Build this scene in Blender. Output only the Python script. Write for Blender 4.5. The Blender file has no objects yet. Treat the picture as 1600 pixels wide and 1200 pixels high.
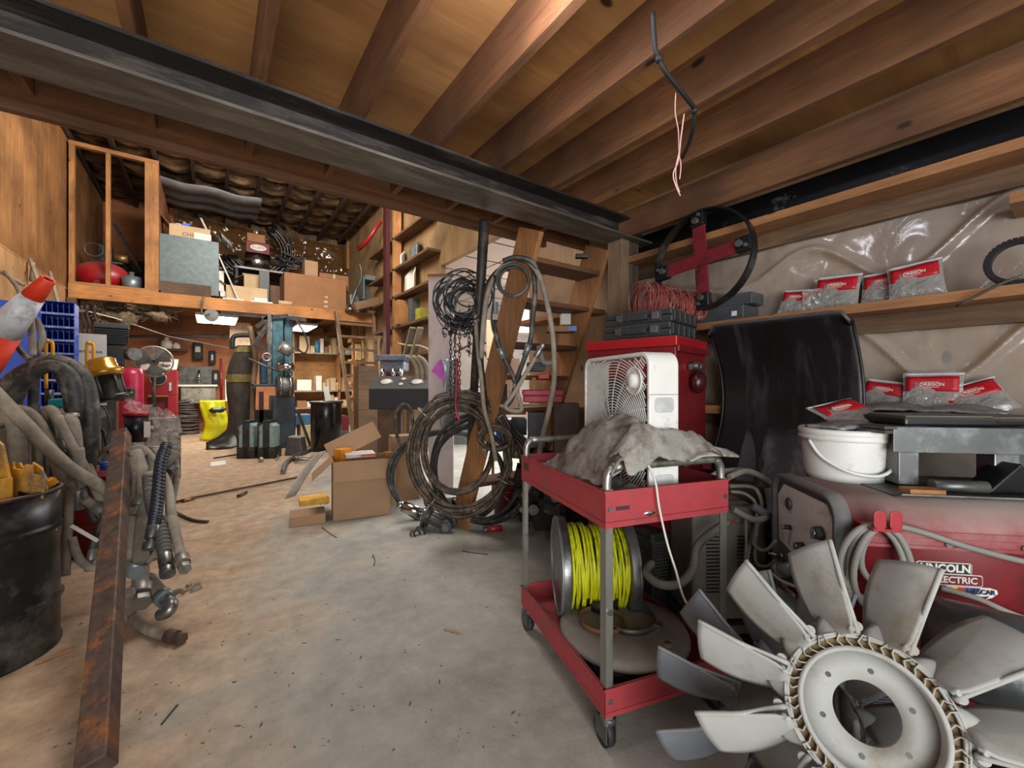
import bpy, math, random
from mathutils import Vector, Matrix, noise
R = math.radians
random.seed(7)
S = bpy.context.scene
COL = S.collection
# ---------------- camera ----------------
HC, F0 = 1.30, 647.0
TH = R(36)
FWD = Vector((math.sin(TH), math.cos(TH), 0)); RGT = Vector((math.cos(TH), -math.sin(TH), 0))
cam = bpy.data.cameras.new('camera'); co = bpy.data.objects.new('camera', cam); COL.objects.link(co)
cam.lens = F0/1600*36; cam.sensor_width = 36; cam.clip_start = .02; cam.clip_end = 200
co.location = (0, 0, HC); co.rotation_euler = (R(90), 0, -TH)
S.camera = co
S.view_settings.view_transform = 'Standard'; S.view_settings.look = 'None'
S.view_settings.gamma = 1; S.view_settings.use_curve_mapping = False
S.view_settings.exposure = 0.2
# ---------------- daylight, ceiling bulb and added fill lamps ----------------
w = bpy.data.worlds.new('daylight'); S.world = w; w.use_nodes = True
w.node_tree.nodes['Background'].inputs[0].default_value = (.86, .93, 1, 1)
w.node_tree.nodes['Background'].inputs[1].default_value = .6
def area(name, loc, target, sx, sy, power, col=(1, 1, 1)):
    l = bpy.data.lights.new(name, 'AREA'); l.shape = 'RECTANGLE'; l.size = sx; l.size_y = sy
    l.energy = power; l.color = col
    o = bpy.data.objects.new(name, l); COL.objects.link(o); o.location = loc
    o.rotation_euler = (Vector(target)-Vector(loc)).to_track_quat('-Z', 'Y').to_euler()
    return o
area('door_daylight', (-1.0, -2.6, 1.6), (.9, 2.2, 1.35), 4.2, 1.9, 165, (.93, .97, 1))
area('ceiling_fill_light', (-1.6, -2.6, .7), (-1.0, 1.3, 2.8), 3.0, 1.0, 95, (1, .96, .9))  # added lamp behind the camera, aimed up to brighten the ceiling plywood
area('bay_fill_light', (.8, 5.2, 5.9), (.9, 5.2, 0), 3.4, 1.6, 200, (1, .95, .88))  # added fill lamp high in the far bay, no fixture modelled
area('loft_fill_light', (.9, 6.8, 5.3), (.4, 13.4, 4.4), 2.6, 1.0, 330, (1, .93, .84))  # unseen lamp added to brighten the loft from the front
area('annex_fill_light', (6, 5.5, 3.3), (6, 5.5, 0), 4, 4, 420, (.97, .97, 1))  # lamp added under the closed annex ceiling to brighten that room
pl_ = bpy.data.lights.new('ceiling_bulb', 'POINT'); pl_.energy = 15; pl_.color = (.88, .88, 1); pl_.shadow_soft_size = .08
po_ = bpy.data.objects.new('ceiling_bulb', pl_); COL.objects.link(po_); po_.location = (.74, .98, 2.5)
# ---------------- pixel reckoning (1600x1200) to find where things stand ----------------
def W(px, py, d): return FWD*d + RGT*(d*(px-800)/F0) + Vector((0, 0, HC-(py-600)*d/F0))
def FL(px, py, z=0.0): return W(px, py, (HC-z)*F0/(py-600))
def dY(px, Y): u = (px-800)/F0; return Y/(FWD.y+u*RGT.y)
def dX(px, X): u = (px-800)/F0; return X/(FWD.x+u*RGT.x)
def PY(px, py, Y): return W(px, py, dY(px, Y))
def PX(px, py, X): return W(px, py, dX(px, X))
# ---------------- materials ----------------
def lin(h, a=1):
    if isinstance(h, tuple): return h
    c = [int(h[i:i+2], 16)/255 for i in (0, 2, 4)]
    return tuple([x/12.92 if x <= .04045 else ((x+.055)/1.055)**2.4 for x in c]+[a])
MATS = {}
def nt(name):
    m = bpy.data.materials.new(name); m.use_nodes = True
    return m, m.node_tree, m.node_tree.nodes['Principled BSDF'], m.node_tree.nodes, m.node_tree.links
def mix(N, L, fac, a, b, mode='MIX'):
    x = N.new('ShaderNodeMix'); x.data_type = 'RGBA'; x.blend_type = mode
    for s, v in ((x.inputs[0], fac), (x.inputs[6], a), (x.inputs[7], b)):
        if isinstance(v, (int, float)): s.default_value = v
        elif isinstance(v, tuple): s.default_value = v
        else: L.new(v, s)
    return x.outputs[2]
def ramp(N, L, fac, a, b, ca=(0, 0, 0, 1), cb=(1, 1, 1, 1)):
    r = N.new('ShaderNodeValToRGB'); r.color_ramp.elements[0].position = a; r.color_ramp.elements[1].position = b
    r.color_ramp.elements[0].color = ca; r.color_ramp.elements[1].color = cb; L.new(fac, r.inputs[0]); return r.outputs[0]
def tex(N, L, scale=(1, 1, 1), kind='noise', s=5, det=6, rough=.6, dist=0):
    tc = N.new('ShaderNodeTexCoord'); mp = N.new('ShaderNodeMapping'); L.new(tc.outputs['Object'], mp.inputs[0]); mp.inputs[3].default_value = scale
    t = N.new('ShaderNodeTexNoise' if kind == 'noise' else 'ShaderNodeTexVoronoi'); L.new(mp.outputs[0], t.inputs[0])
    t.inputs['Scale'].default_value = s
    if kind == 'noise':
        t.inputs['Detail'].default_value = det; t.inputs['Roughness'].default_value = rough; t.inputs['Distortion'].default_value = dist
    return t.outputs[0]
def bump(N, L, b, h, st, dist=.01):
    x = N.new('ShaderNodeBump'); x.inputs['Strength'].default_value = st; x.inputs['Distance'].default_value = dist
    L.new(h, x.inputs['Height']); L.new(x.outputs[0], b.inputs['Normal'])
def mat(key, c, rough=.6, metal=0, var=.35, dirt=None, s=9, bmp=.15, dust=0, coat=0, stretch=(1, 1, 1), bs=None):
    """painted, cast, woven or printed surface with uneven tone, blotches of dirt and settled dust"""
    if key in MATS: return MATS[key]
    m, t, b, N, L = nt(key)
    n1 = tex(N, L, stretch, s=s)
    c = lin(c); dk = tuple([x*(1-var) for x in c[:3]]+[1]); lt = tuple([min(1, x*(1+var*.6)) for x in c[:3]]+[1])
    col = ramp(N, L, n1, .3, .72, dk, lt)
    if dirt:
        n2 = tex(N, L, stretch, s=dirt[2] if len(dirt) > 2 else 4, det=8, rough=.7)
        f = ramp(N, L, n2, .62-dirt[1]*.35, .72-dirt[1]*.2)
        col = mix(N, L, f, col, lin(dirt[0]))
    if dust:
        g = N.new('ShaderNodeNewGeometry'); sp = N.new('ShaderNodeSeparateXYZ'); L.new(g.outputs['Normal'], sp.inputs[0])
        f = ramp(N, L, sp.outputs[2], .15, .95); mm = N.new('ShaderNodeMath'); mm.operation = 'MULTIPLY'; L.new(f, mm.inputs[0]); mm.inputs[1].default_value = dust
        col = mix(N, L, mm.outputs[0], col, lin('8f8a80'))
        L.new(mix(N, L, mm.outputs[0], (rough,)*3+(1,), (.9, .9, .9, 1)), b.inputs['Roughness'])
    else: b.inputs['Roughness'].default_value = rough
    L.new(col, b.inputs['Base Color']); b.inputs['Metallic'].default_value = metal
    b.inputs['Coat Weight'].default_value = coat; b.inputs['Coat Roughness'].default_value = .1
    if bmp: bump(N, L, b, tex(N, L, stretch, s=bs or s*4, det=4), bmp, .004)
    MATS[key] = m; return m
def wood(key, c1, c2, axis=0, rough=.75, knots=True, s=1.0, stain=None):
    if key in MATS: return MATS[key]
    m, t, b, N, L = nt(key)
    sc = [14*s]*3; sc[axis] = 1.1*s
    g = tex(N, L, tuple(sc), s=3, det=8, rough=.7, dist=.6)
    col = ramp(N, L, g, .3, .7, lin(c1), lin(c2))
    big = tex(N, L, (1, 1, 1), s=1.3, det=3); d = lin(c1)
    col = mix(N, L, ramp(N, L, big, .35, .75), col, tuple([x*.5 for x in d[:3]]+[1]), 'MIX') if stain is None else mix(N, L, ramp(N, L, big, .45, .7), col, lin(stain))
    if knots:
        kc = [2.6]*3; kc[axis] = 1.4
        v = tex(N, L, tuple(kc), 'vor', s=1.5)
        col = mix(N, L, ramp(N, L, v, .05, .085, (1, 1, 1, 1), (0, 0, 0, 1)), col, tuple([x*.12 for x in d[:3]]+[1]))
    L.new(col, b.inputs['Base Color']); b.inputs['Roughness'].default_value = rough
    bump(N, L, b, g, .25, .004); MATS[key] = m; return m
def emit(key, c, st):
    if key in MATS: return MATS[key]
    m, t, b, N, L = nt(key); b.inputs['Base Color'].default_value = lin(c)
    b.inputs['Emission Color'].default_value = lin(c); b.inputs['Emission Strength'].default_value = st
    MATS[key] = m; return m
def film(key, tint='ffffff', haze=.25, rough=.12, s=6, body='b9b6b0'):
    """thin clear plastic: mostly see-through, a little milky, glossy where it creases"""
    if key in MATS: return MATS[key]
    m, t, b, N, L = nt(key)
    tr = N.new('ShaderNodeBsdfTransparent'); mx = N.new('ShaderNodeMixShader'); o = N['Material Output']
    tr.inputs[0].default_value = lin(tint)
    b.inputs['Base Color'].default_value = lin(body); b.inputs['Roughness'].default_value = rough; b.inputs['Specular IOR Level'].default_value = 1.0
    b.inputs['Coat Weight'].default_value = 1.0; b.inputs['Coat Roughness'].default_value = rough*.7
    bump(N, L, b, tex(N, L, s=s, det=3, rough=.5, dist=.7), .5, .03)
    mx.inputs[0].default_value = haze; L.new(tr.outputs[0], mx.inputs[1]); L.new(b.outputs[0], mx.inputs[2]); L.new(mx.outputs[0], o.inputs[0])
    MATS[key] = m; return m
# palette
pine = lambda a=0: wood('pine_%d' % a, '8a5a30', 'c08a52', a)
joistw = lambda a=1: wood('joist_%d' % a, '5f3d25', '8c5f3a', a)
darkw = lambda a=0: wood('old_wood_%d' % a, '4a3524', '7b5d40', a)
card = mat('cardboard', '9c7c5e', .9, var=.12, s=3, bmp=.08)
card2 = mat('light_cardboard', 'b39a78', .9, var=.15, s=3, bmp=.08)
card3 = mat('brown_cardboard', '875f3e', .9, var=.15, s=3, bmp=.08)
black = mat('black_paint', '121214', .4, dirt=('3a3632', .25), var=.3)
blackr = mat('black_rubber', '1b1b1b', .65, dirt=('4b463f', .35), var=.3)
bplas = mat('black_plastic', '26282a', .5, var=.25, dust=.25)
steel = mat('worn_steel', '8b8d8e', .35, .85, dirt=('5b5750', .3), s=14)
dsteel = mat('dull_steel', '6a6b69', .5, .7, dirt=('453b32', .4), s=14)
chrome = mat('chrome', 'b9bcbf', .2, 1, var=.15, dirt=('5a5852', .15))
galv = mat('galvanised_sheet', '7d8a8d', .42, .6, var=.3, s=12, bmp=.05)
rust = mat('rusty_steel', '53443c', .6, .35, var=.45, dirt=('8d5a34', .32, 3), s=9, stretch=(3, 3, .8))
red = mat('red_paint', '93141b', .38, var=.12, dirt=('6b1015', .1), bmp=.04, dust=.2)
cartred = mat('cart_red', '9c353b', .55, var=.14, dirt=('7c3a36', .25, 7), bmp=.05, dust=.1)
dred = mat('dark_red_paint', '6b1519', .4, var=.2, bmp=.05, dirt=('38100f', .2))
alu = mat('galvanised_angle', '9a9a93', .4, .75, var=.2, dirt=('6f6a60', .35, 9), stretch=(1, 1, .3))
hosem = mat('dusty_hose', '7a7164', .85, var=.28, dirt=('8e8574', .45, 6), s=16, bmp=.3)
hosed = mat('dark_hose', '2e2e2d', .6, var=.3, dirt=('6b655b', .35, 7), s=12, bmp=.3)
ropem = mat('wire_rope', '3c342b', .6, .3, var=.4, dirt=('6b5b47', .45, 20), s=30, bmp=.7, bs=90)
white = mat('white_plastic', 'd0d0cb', .5, var=.05, dirt=('a9a69c', .2, 8), bmp=.03)
offw = mat('off_white', 'c9c5bc', .7, var=.08, bmp=.03)
blue = mat('blue_steel', '0d49c4', .42, var=.12, bmp=.03)
blum = mat('blue_machine_paint', '35606c', .5, var=.35, dirt=('2a2a28', .4, 5))
yel = mat('yellow_paint', 'd99a12', .45, var=.15, dirt=('7a5a1c', .15))
hiv = mat('yellow_fabric', 'cdd012', .55, var=.15, bmp=.1)
grey = mat('grey_plastic', '6c6b66', .6, var=.12, dust=.4, bmp=.05)
fang = mat('dusty_grey_nylon', '9a9b97', .75, var=.1, dirt=('858072', .25, 5), bmp=.1)
tan = mat('dried_mud', '8c7a5c', .9, var=.3, s=20)
# ---------------- mesh building ----------------
class MB:
    def __init__(s): s.v = []; s.f = []; s.sm = []
    def add(s, vs, fs, smooth=False, M=None):
        o = len(s.v)
        s.v += [(M @ Vector(p)) if M is not None else Vector(p) for p in vs]
        s.f += [tuple(i+o for i in f) for f in fs]; s.sm += [smooth]*len(fs); return s
    def box(s, x0, x1, y0, y1, z0, z1, M=None):
        x0, x1 = min(x0, x1), max(x0, x1); y0, y1 = min(y0, y1), max(y0, y1); z0, z1 = min(z0, z1), max(z0, z1)
        v = [(x0, y0, z0), (x1, y0, z0), (x1, y1, z0), (x0, y1, z0), (x0, y0, z1), (x1, y0, z1), (x1, y1, z1), (x0, y1, z1)]
        return s.add(v, [(0, 3, 2, 1), (4, 5, 6, 7), (0, 1, 5, 4), (1, 2, 6, 5), (2, 3, 7, 6), (3, 0, 4, 7)], False, M)
    def bar(s, p0, p1, w, h, up=(0, 0, 1)):
        """rectangular bar from p0 to p1"""
        p0, p1 = Vector(p0), Vector(p1); d = p1-p0; z = d.normalized(); u = Vector(up)
        x = u.cross(z)
        if x.length < 1e-4: x = Vector((1, 0, 0)).cross(z)
        x.normalize(); y = z.cross(x)
        M = Matrix((x, y, z)).transposed().to_4x4(); M.translation = p0
        return s.box(-w/2, w/2, -h/2, h/2, 0, d.length, M)
    def tube(s, pts, r, n=8, sub=0, closed=False, caps=True):
        pts = [Vector(p) for p in pts]
        if sub: pts = smooth(pts, sub, closed)
        m = len(pts); rr = r if isinstance(r, (list, tuple)) else None
        if m < 2: return s
        T = []
        for i in range(m):
            a = pts[(i-1) % m] if (closed or i > 0) else pts[i]; b = pts[(i+1) % m] if (closed or i < m-1) else pts[i]
            t = (b-a); T.append(t.normalized() if t.length > 1e-9 else Vector((0, 0, 1)))
        nrm = T[0].orthogonal().normalized(); vs = []
        for i in range(m):
            nrm = (nrm - T[i]*nrm.dot(T[i]))
            nrm = nrm.normalized() if nrm.length > 1e-6 else T[i].orthogonal().normalized()
            bn = T[i].cross(nrm)
            q = rr[min(len(rr)-1, int(i*len(rr)/m))] if rr else r
            if callable(q): q = q(i/(m-1))
            for k in range(n):
                a = 2*math.pi*k/n; vs.append(pts[i]+nrm*(q*math.cos(a))+bn*(q*math.sin(a)))
        fs = []
        for i in range(m if closed else m-1):
            j = (i+1) % m
            for k in range(n): fs.append((i*n+k, i*n+(k+1) % n, j*n+(k+1) % n, j*n+k))
        s.add(vs, fs, n > 4)
        if caps and not closed:
            o = len(s.v)-m*n; s.f.append(tuple(o+k for k in reversed(range(n)))); s.f.append(tuple(o+(m-1)*n+k for k in range(n))); s.sm += [False]*2
        return s
    def cyl(s, p0, p1, r0, r1=None, n=20):
        p0, p1 = Vector(p0), Vector(p1); r1 = r0 if r1 is None else r1
        z = (p1-p0).normalized(); x = z.orthogonal().normalized(); y = z.cross(x); vs = []
        for p, r in ((p0, r0), (p1, r1)):
            vs += [p+x*(r*math.cos(2*math.pi*k/n))+y*(r*math.sin(2*math.pi*k/n)) for k in range(n)]
        o = len(s.v); s.add(vs, [(k, (k+1) % n, n+(k+1) % n, n+k) for k in range(n)], True)
        s.f += [tuple(o+k for k in reversed(range(n))), tuple(o+n+k for k in range(n))]; s.sm += [False]*2; return s
    def lathe(s, prof, n=32, M=None, ripple=None):
        vs = []
        for (r, z) in prof:
            for k in range(n):
                a = 2*math.pi*k/n; q = r*(1+(ripple(a, z) if ripple else 0)); vs.append((q*math.cos(a), q*math.sin(a), z))
        fs = []
        for i in range(len(prof)-1):
            for k in range(n): fs.append((i*n+k, i*n+(k+1) % n, (i+1)*n+(k+1) % n, (i+1)*n+k))
        return s.add(vs, fs, True, M)
    def prism(s, pts, z0, z1, M=None, smooth=False):
        n = len(pts); vs = [(x, y, z0) for x, y in pts]+[(x, y, z1) for x, y in pts]
        fs = [(i, (i+1) % n, n+(i+1) % n, n+i) for i in range(n)]
        s.add(vs, fs, smooth, M); o = len(s.v)-2*n
        s.f += [tuple(o+i for i in reversed(range(n))), tuple(o+n+i for i in range(n))]; s.sm += [False]*2; return s
    def grid(s, nx, ny, fn, M=None, smooth=True):
        vs = [fn(i/nx, j/ny) for j in range(ny+1) for i in range(nx+1)]
        fs = [(j*(nx+1)+i, j*(nx+1)+i+1, (j+1)*(nx+1)+i+1, (j+1)*(nx+1)+i) for j in range(ny) for i in range(nx)]
        return s.add(vs, fs, smooth, M)
    def ball(s, c, r, n=12, sc=(1, 1, 1), jit=0):
        c = Vector(c); vs = []; fs = []; m = n//2+1
        for i in range(m+1):
            for k in range(n):
                a = math.pi*i/m; b = 2*math.pi*k/n; d = Vector((math.sin(a)*math.cos(b), math.sin(a)*math.sin(b), math.cos(a)))
                q = r*(1+jit*noise.noise(d*2.1+c*3)); vs.append(c+Vector((d.x*q*sc[0], d.y*q*sc[1], d.z*q*sc[2])))
        for i in range(m):
            for k in range(n): fs.append((i*n+k, i*n+(k+1) % n, (i+1)*n+(k+1) % n, (i+1)*n+k))
        return s.add(vs, fs, True)
    def ring(s, c, R_, r, axis=(0, 0, 1), n=32, m=8, a0=0, a1=360, sq=1):
        c = Vector(c); z = Vector(axis).normalized(); x = z.orthogonal().normalized(); y = z.cross(x)
        k = max(3, int(n*abs(a1-a0)/360)); full = abs(a1-a0) >= 359.9
        pts = [c+x*(R_*math.cos(R(a0)+R(a1-a0)*i/k))+y*(R_*math.sin(R(a0)+R(a1-a0)*i/k)) for i in range(k if full else k+1)]
        return s.tube(pts, r, m, closed=full)
    def disc_ring(s, ro, ri, z0, z1, n=40, M=None):
        return s.lathe([(ri, z0), (ro, z0), (ro, z1), (ri, z1), (ri, z0)], n, M)
def smooth(p, sub, closed=False):
    out = []; m = len(p)
    for i in range(m if closed else m-1):
        g = (lambda k: p[k % m]) if closed else (lambda k: p[min(max(k, 0), m-1)])
        a, b, c, d = g(i-1), g(i), g(i+1), g(i+2)
        for j in range(sub):
            t = j/sub; out.append(.5*((2*b)+(c-a)*t+(2*a-5*b+4*c-d)*t*t+(3*b-a-3*c+d)*t*t*t))
    if not closed: out.append(p[-1])
    return out
def link(mb, name, m, parent=None, world=False, bev=0, solid=0, origin=None):
    me = bpy.data.meshes.new(name); vs = mb.v
    if world and parent is not None:
        I = (Matrix.Translation(parent.location) @ parent.rotation_euler.to_matrix().to_4x4() @ Matrix.Diagonal(parent.scale).to_4x4()).inverted()
        vs = [I @ p for p in vs]
    if origin is not None: vs = [p-Vector(origin) for p in vs]
    me.from_pydata([tuple(p) for p in vs], [], mb.f); me.polygons.foreach_set('use_smooth', mb.sm); me.materials.append(m); me.update()
    o = bpy.data.objects.new(name, me); COL.objects.link(o)
    if parent is not None: o.parent = parent
    if origin is not None: o.location = origin
    if solid: x = o.modifiers.new('thickness', 'SOLIDIFY'); x.thickness = solid; x.offset = 0
    if bev:
        x = o.modifiers.new('edge', 'BEVEL'); x.width = bev; x.segments = 2; x.limit_method = 'ANGLE'; x.angle_limit = R(50); x.harden_normals = False
    return o
def thing(name, label, cat, loc=(0, 0, 0), rz=0, group=None, rot=None):
    o = bpy.data.objects.new(name, None); COL.objects.link(o); o.empty_display_size = .05
    o.location = loc; o.rotation_euler = rot if rot else (0, 0, rz); o['label'] = label; o['category'] = cat
    if group: o['group'] = group
    return o
def solo(mb, name, m, label, cat, group=None, bev=0, solid=0):
    """a thing that is one mesh, its origin set at the middle of its foot"""
    xs = [p.x for p in mb.v]; ys = [p.y for p in mb.v]; zs = [p.z for p in mb.v]
    o = link(mb, name, m, None, bev=bev, solid=solid, origin=((min(xs)+max(xs))/2, (min(ys)+max(ys))/2, min(zs)))
    o['label'] = label; o['category'] = cat
    if group: o['group'] = group
    return o
def struct(name, mb, m, label=None, parent=None, **k):
    o = link(mb, name, m, parent, **k)
    if parent is None:
        o['kind'] = 'structure'
        if label: o['label'] = label
        o['category'] = name.split('_')[0]
    return o
def dup(o, loc, rz, label, group=None, rot=None, sc=None):
    r = o.copy(); COL.objects.link(r); r.location = loc; r.rotation_euler = rot if rot else (0, 0, rz); r['label'] = label
    if group: r['group'] = group
    if sc: r.scale = sc
    for ch in list(o.children):
        c = ch.copy(); COL.objects.link(c); c.parent = r
        for g in ch.children:
            d = g.copy(); COL.objects.link(d); d.parent = c
    return r
def text(s, size, m, parent, M, name='lettering', depth=.0008, align='CENTER', bold=0):
    cu = bpy.data.curves.new('t', 'FONT'); cu.body = s; cu.size = size; cu.align_x = align; cu.align_y = 'CENTER'; cu.extrude = depth; cu.offset = bold
    cu.resolution_u = 3
    t = bpy.data.objects.new('t', cu); COL.objects.link(t); bpy.context.view_layer.update()
    me = bpy.data.meshes.new_from_object(t); bpy.data.objects.remove(t); me.transform(M)
    me.materials.clear(); me.materials.append(m); me.name = name
    o = bpy.data.objects.new(name, me); COL.objects.link(o); o.parent = parent; return o
RX = Matrix.Rotation(R(90), 4, 'X')   # lay lettering upright, facing -y
T = lambda x, y, z: Matrix.Translation((x, y, z))
def rotm(a, ax): return Matrix.Rotation(R(a), 4, ax)
# ================= THE ROOM =================
CZ, JB = 2.79, 2.56        # near ceiling, underside of its joists
WX, LX, BY, FX = 2.85, -2.17, 14.3, 3.6
def floor_mat():
    m, t, b, N, L = nt('concrete')
    n = tex(N, L, s=1.1, det=10, rough=.65, dist=.4); n2 = tex(N, L, s=7, det=8, rough=.7); n3 = tex(N, L, (1, 1, 1), s=38, det=6)
    c = ramp(N, L, n, .3, .7, lin('7d7c74'), lin('b3b1a7'))
    c = mix(N, L, .35, c, ramp(N, L, n2, .25, .8, lin('5f5c54'), lin('c8c5ba')))
    # trodden earth tones over the concrete towards the hoses and the far bay
    tc = N.new('ShaderNodeTexCoord'); sp = N.new('ShaderNodeSeparateXYZ'); L.new(tc.outputs['Object'], sp.inputs[0])
    a = N.new('ShaderNodeMath'); a.operation = 'MULTIPLY_ADD'; L.new(sp.outputs[0], a.inputs[0]); a.inputs[1].default_value = -.30; a.inputs[2].default_value = .10
    a2 = N.new('ShaderNodeMath'); a2.operation = 'MULTIPLY_ADD'; L.new(sp.outputs[1], a2.inputs[0]); a2.inputs[1].default_value = .09; L.new(a.outputs[0], a2.inputs[2])
    a3 = N.new('ShaderNodeMath'); a3.operation = 'MULTIPLY_ADD'; L.new(n, a3.inputs[0]); a3.inputs[1].default_value = 1.1; L.new(a2.outputs[0], a3.inputs[2])
    f = ramp(N, L, a3.outputs[0], .68, 1.25)
    c = mix(N, L, f, c, ramp(N, L, n2, .3, .7, lin('7f6852'), lin('b89c7e')))
    c = mix(N, L, ramp(N, L, n3, .66, .74), c, lin('5a5148'))
    v = tex(N, L, (.35, .35, .35), 'vor', s=2.3)
    L.new(c, b.inputs['Base Color']); b.inputs['Roughness'].default_value = .78
    bump(N, L, b, n3, .25, .006); return m
struct('floor', MB().box(-8, 14, -6, 20, -.1, 0), floor_mat(), 'dirty grey and brown concrete floor')
def ply(key, c1, c2, axis, rough=.7): return wood(key, c1, c2, axis, rough, s=.28)
plyc = ply('ply_ceiling', 'a6713f', 'd4a266', 0)
plyw = ply('ply_wall', 'a07f5e', 'b99a76', 2)
plyo = ply('ply_orange', '79502d', 'ab7a48', 2)
plyb = ply('ply_back', '9c5f38', 'b87c50', 0)
# near ceiling with its joists running to the back
ce = struct('ceiling', MB().box(-4.5, WX, -3.5, 2.82, CZ, CZ+.02), plyc, 'plywood ceiling on timber joists over the near bay')
for k in range(-11, 6):
    x = .168+.406*k
    if x > 2.4: break
    link(MB().box(x-.019, x+.019, -3.5, 2.70, JB, CZ), 'joist', joistw(1), ce)
link(MB().box(-4.5, 3.6, 2.70, 2.78, JB, CZ), 'rim_board', joistw(0), ce)
link(MB().box(-4.5, 2.4, 2.785, 2.83, 2.515, 3.02), 'header_board', wood('header', '4e3421', '7a5232', 0), ce)
link(MB().box(2.56, 2.60, -3.5, 2.2, 2.42, 2.62), 'ledger_board', joistw(1), ce)
sb = thing('steel_beam', 'dark steel H-beam spanning under the ceiling joists', 'beam', (0, 2.12, 2.41))
bm_ = mat('beam_steel', '2e2825', .5, .3, var=.3, dirt=('5e554c', .35, 3), stretch=(.5, 3, 3))
link(MB().box(-4.5, WX, -.12, .12, 0, .014), 'bottom_flange', mat('flange_steel', '5d574f', .5, .4, var=.25, dirt=('7d776c', .4, 3), stretch=(.6, 3, 3)), sb)
link(MB().box(-4.5, WX, -.12, .12, .135, .15), 'top_flange', bm_, sb)
link(MB().box(-4.5, WX, -.006, .006, .014, .135), 'web', bm_, sb)
# walls
wr = struct('wall_right', MB().box(WX, WX+.1, -3.5, 3.6, 0, 6.2), plyw, 'plywood wall covered with clear plastic sheet')
struct('wall_left', MB().box(LX-.1, LX, -1.5, BY, 0, 6.2), plyo, 'stained orange plywood left wall')
link(MB().box(LX, LX+.018, 2.9, 11.0, 3.05, 3.07).box(LX, LX+.014, 2.9, 10.9, 0, 3.05), 'lower_panelling', ply('ply_left_low', 'a0764c', 'c9a073', 2), bpy.data.objects['wall_left'])
struct('wall_back', MB().box(LX-.1, FX+.1, BY, BY+.1, 0, 6.3), plyb, 'orange plywood back wall')
struct('wall_far_right', MB().box(FX, FX+.1, 7.3, BY, 0, 6.2).box(FX, FX+.1, 3.6, 7.3, 3.6, 6.2).box(WX+.1, FX+.1, 3.5, 3.6, 0, 6.2), ply('ply_far', '8a6c48', 'ab8c62', 2), 'brown plywood wall of the far bay')
struct('wall_upper', MB().box(-4.5, FX, 2.84, 2.9, 3.03, 6.2), plyo, 'plywood wall above the low ceiling')
# high roof with sagging insulation between rafters
def roofsag(u, v):
    X = LX+u*(FX-LX); Y = 2.9+v*(BY-2.9)
    return (X, Y, 6.2-.01*(Y-2.9)-.07*abs(math.sin(math.pi*(X-LX)/.61))-.06*noise.noise(Vector((X*2, Y*5, 0)))-.09*abs(math.sin(Y*4.2+.4*noise.noise(Vector((X*2, Y, 1))))))
ins = mat('brown_insulation', '8a6f4d', .7, var=.55, dirt=('241a13', .58, 2.0), s=3, bmp=.5, stretch=(1, 2.5, 1))
rf = struct('ceiling_high', MB().grid(60, 200, roofsag), ins, 'high roof with sagging insulation between dark rafters')
for k in range(10):
    x = LX+.02+k*.61
    link(MB().bar((x, 2.9, 6.06), (x, BY, 5.95), .06, .22), 'rafter', wood('dark_rafter', '2e1c12', '523422', 1), rf)
solo(MB().grid(24, 10, lambda u, v: (-1.0+u*2.0, 11.7+v*1.5, 5.80-.05*math.sin(u*math.pi*2)**2-.07*abs(math.sin(v*9)))), 'insulation_batt', mat('silver_film', '6f6d70', .35, var=.3, s=5, bmp=.4), 'silvery sagging insulation batts under the roof above the loft', 'insulation', solid=.03)
# annex behind the opening
struct('wall_annex', MB().box(9.0, 9.1, 2.5, 11, 0, 4).box(FX+.1, 9, 10.9, 11, 0, 4).box(WX+.1, 9, 2.4, 2.5, 0, 4), mat('annex_wall', 'c4b8ac', .8, var=.2, s=2), 'pale wall of the bright room beyond the opening')
ac = struct('ceiling_annex', MB().box(FX+.1, 9.1, 2.4, 11, 3.6, 3.65), mat('white_panel', 'd8c9c0', .8, var=.05, s=2), 'white panelled ceiling of the bright room beyond the opening')
for k in range(9): link(MB().box(FX+.1, 9, 2.9+k*.9, 2.915+k*.9, 3.59, 3.6), 'panel_joint', bm_, ac)
for k in range(5): link(MB().box(4.4+k*1.2, 4.412+k*1.2, 2.4, 11, 3.592, 3.6), 'panel_joint', bm_, ac)
for i, (y0, z0, z1) in enumerate(((7.2, 1.7, 2.5), (8.3, 1.7, 2.5), (9.4, 1.7, 2.5), (6.0, 1.7, 2.5))):
    wn = struct('window_%d' % (i+1), MB().box(8.96, 9.0, y0, y0+.85, z0, z1), emit('daylight_pane', 'e8eeff', 5), 'daylit window in the far wall of the bright room')
    link(MB().box(8.93, 8.96, y0-.04, y0, z0-.04, z1+.04).box(8.93, 8.96, y0+.85, y0+.89, z0-.04, z1+.04).box(8.93, 8.96, y0, y0+.85, z1, z1+.04).box(8.93, 8.96, y0, y0+.85, z0-.04, z0).box(8.93, 8.96, y0+.41, y0+.44, z0, z1), 'window_frame', darkw(2), wn)
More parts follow.
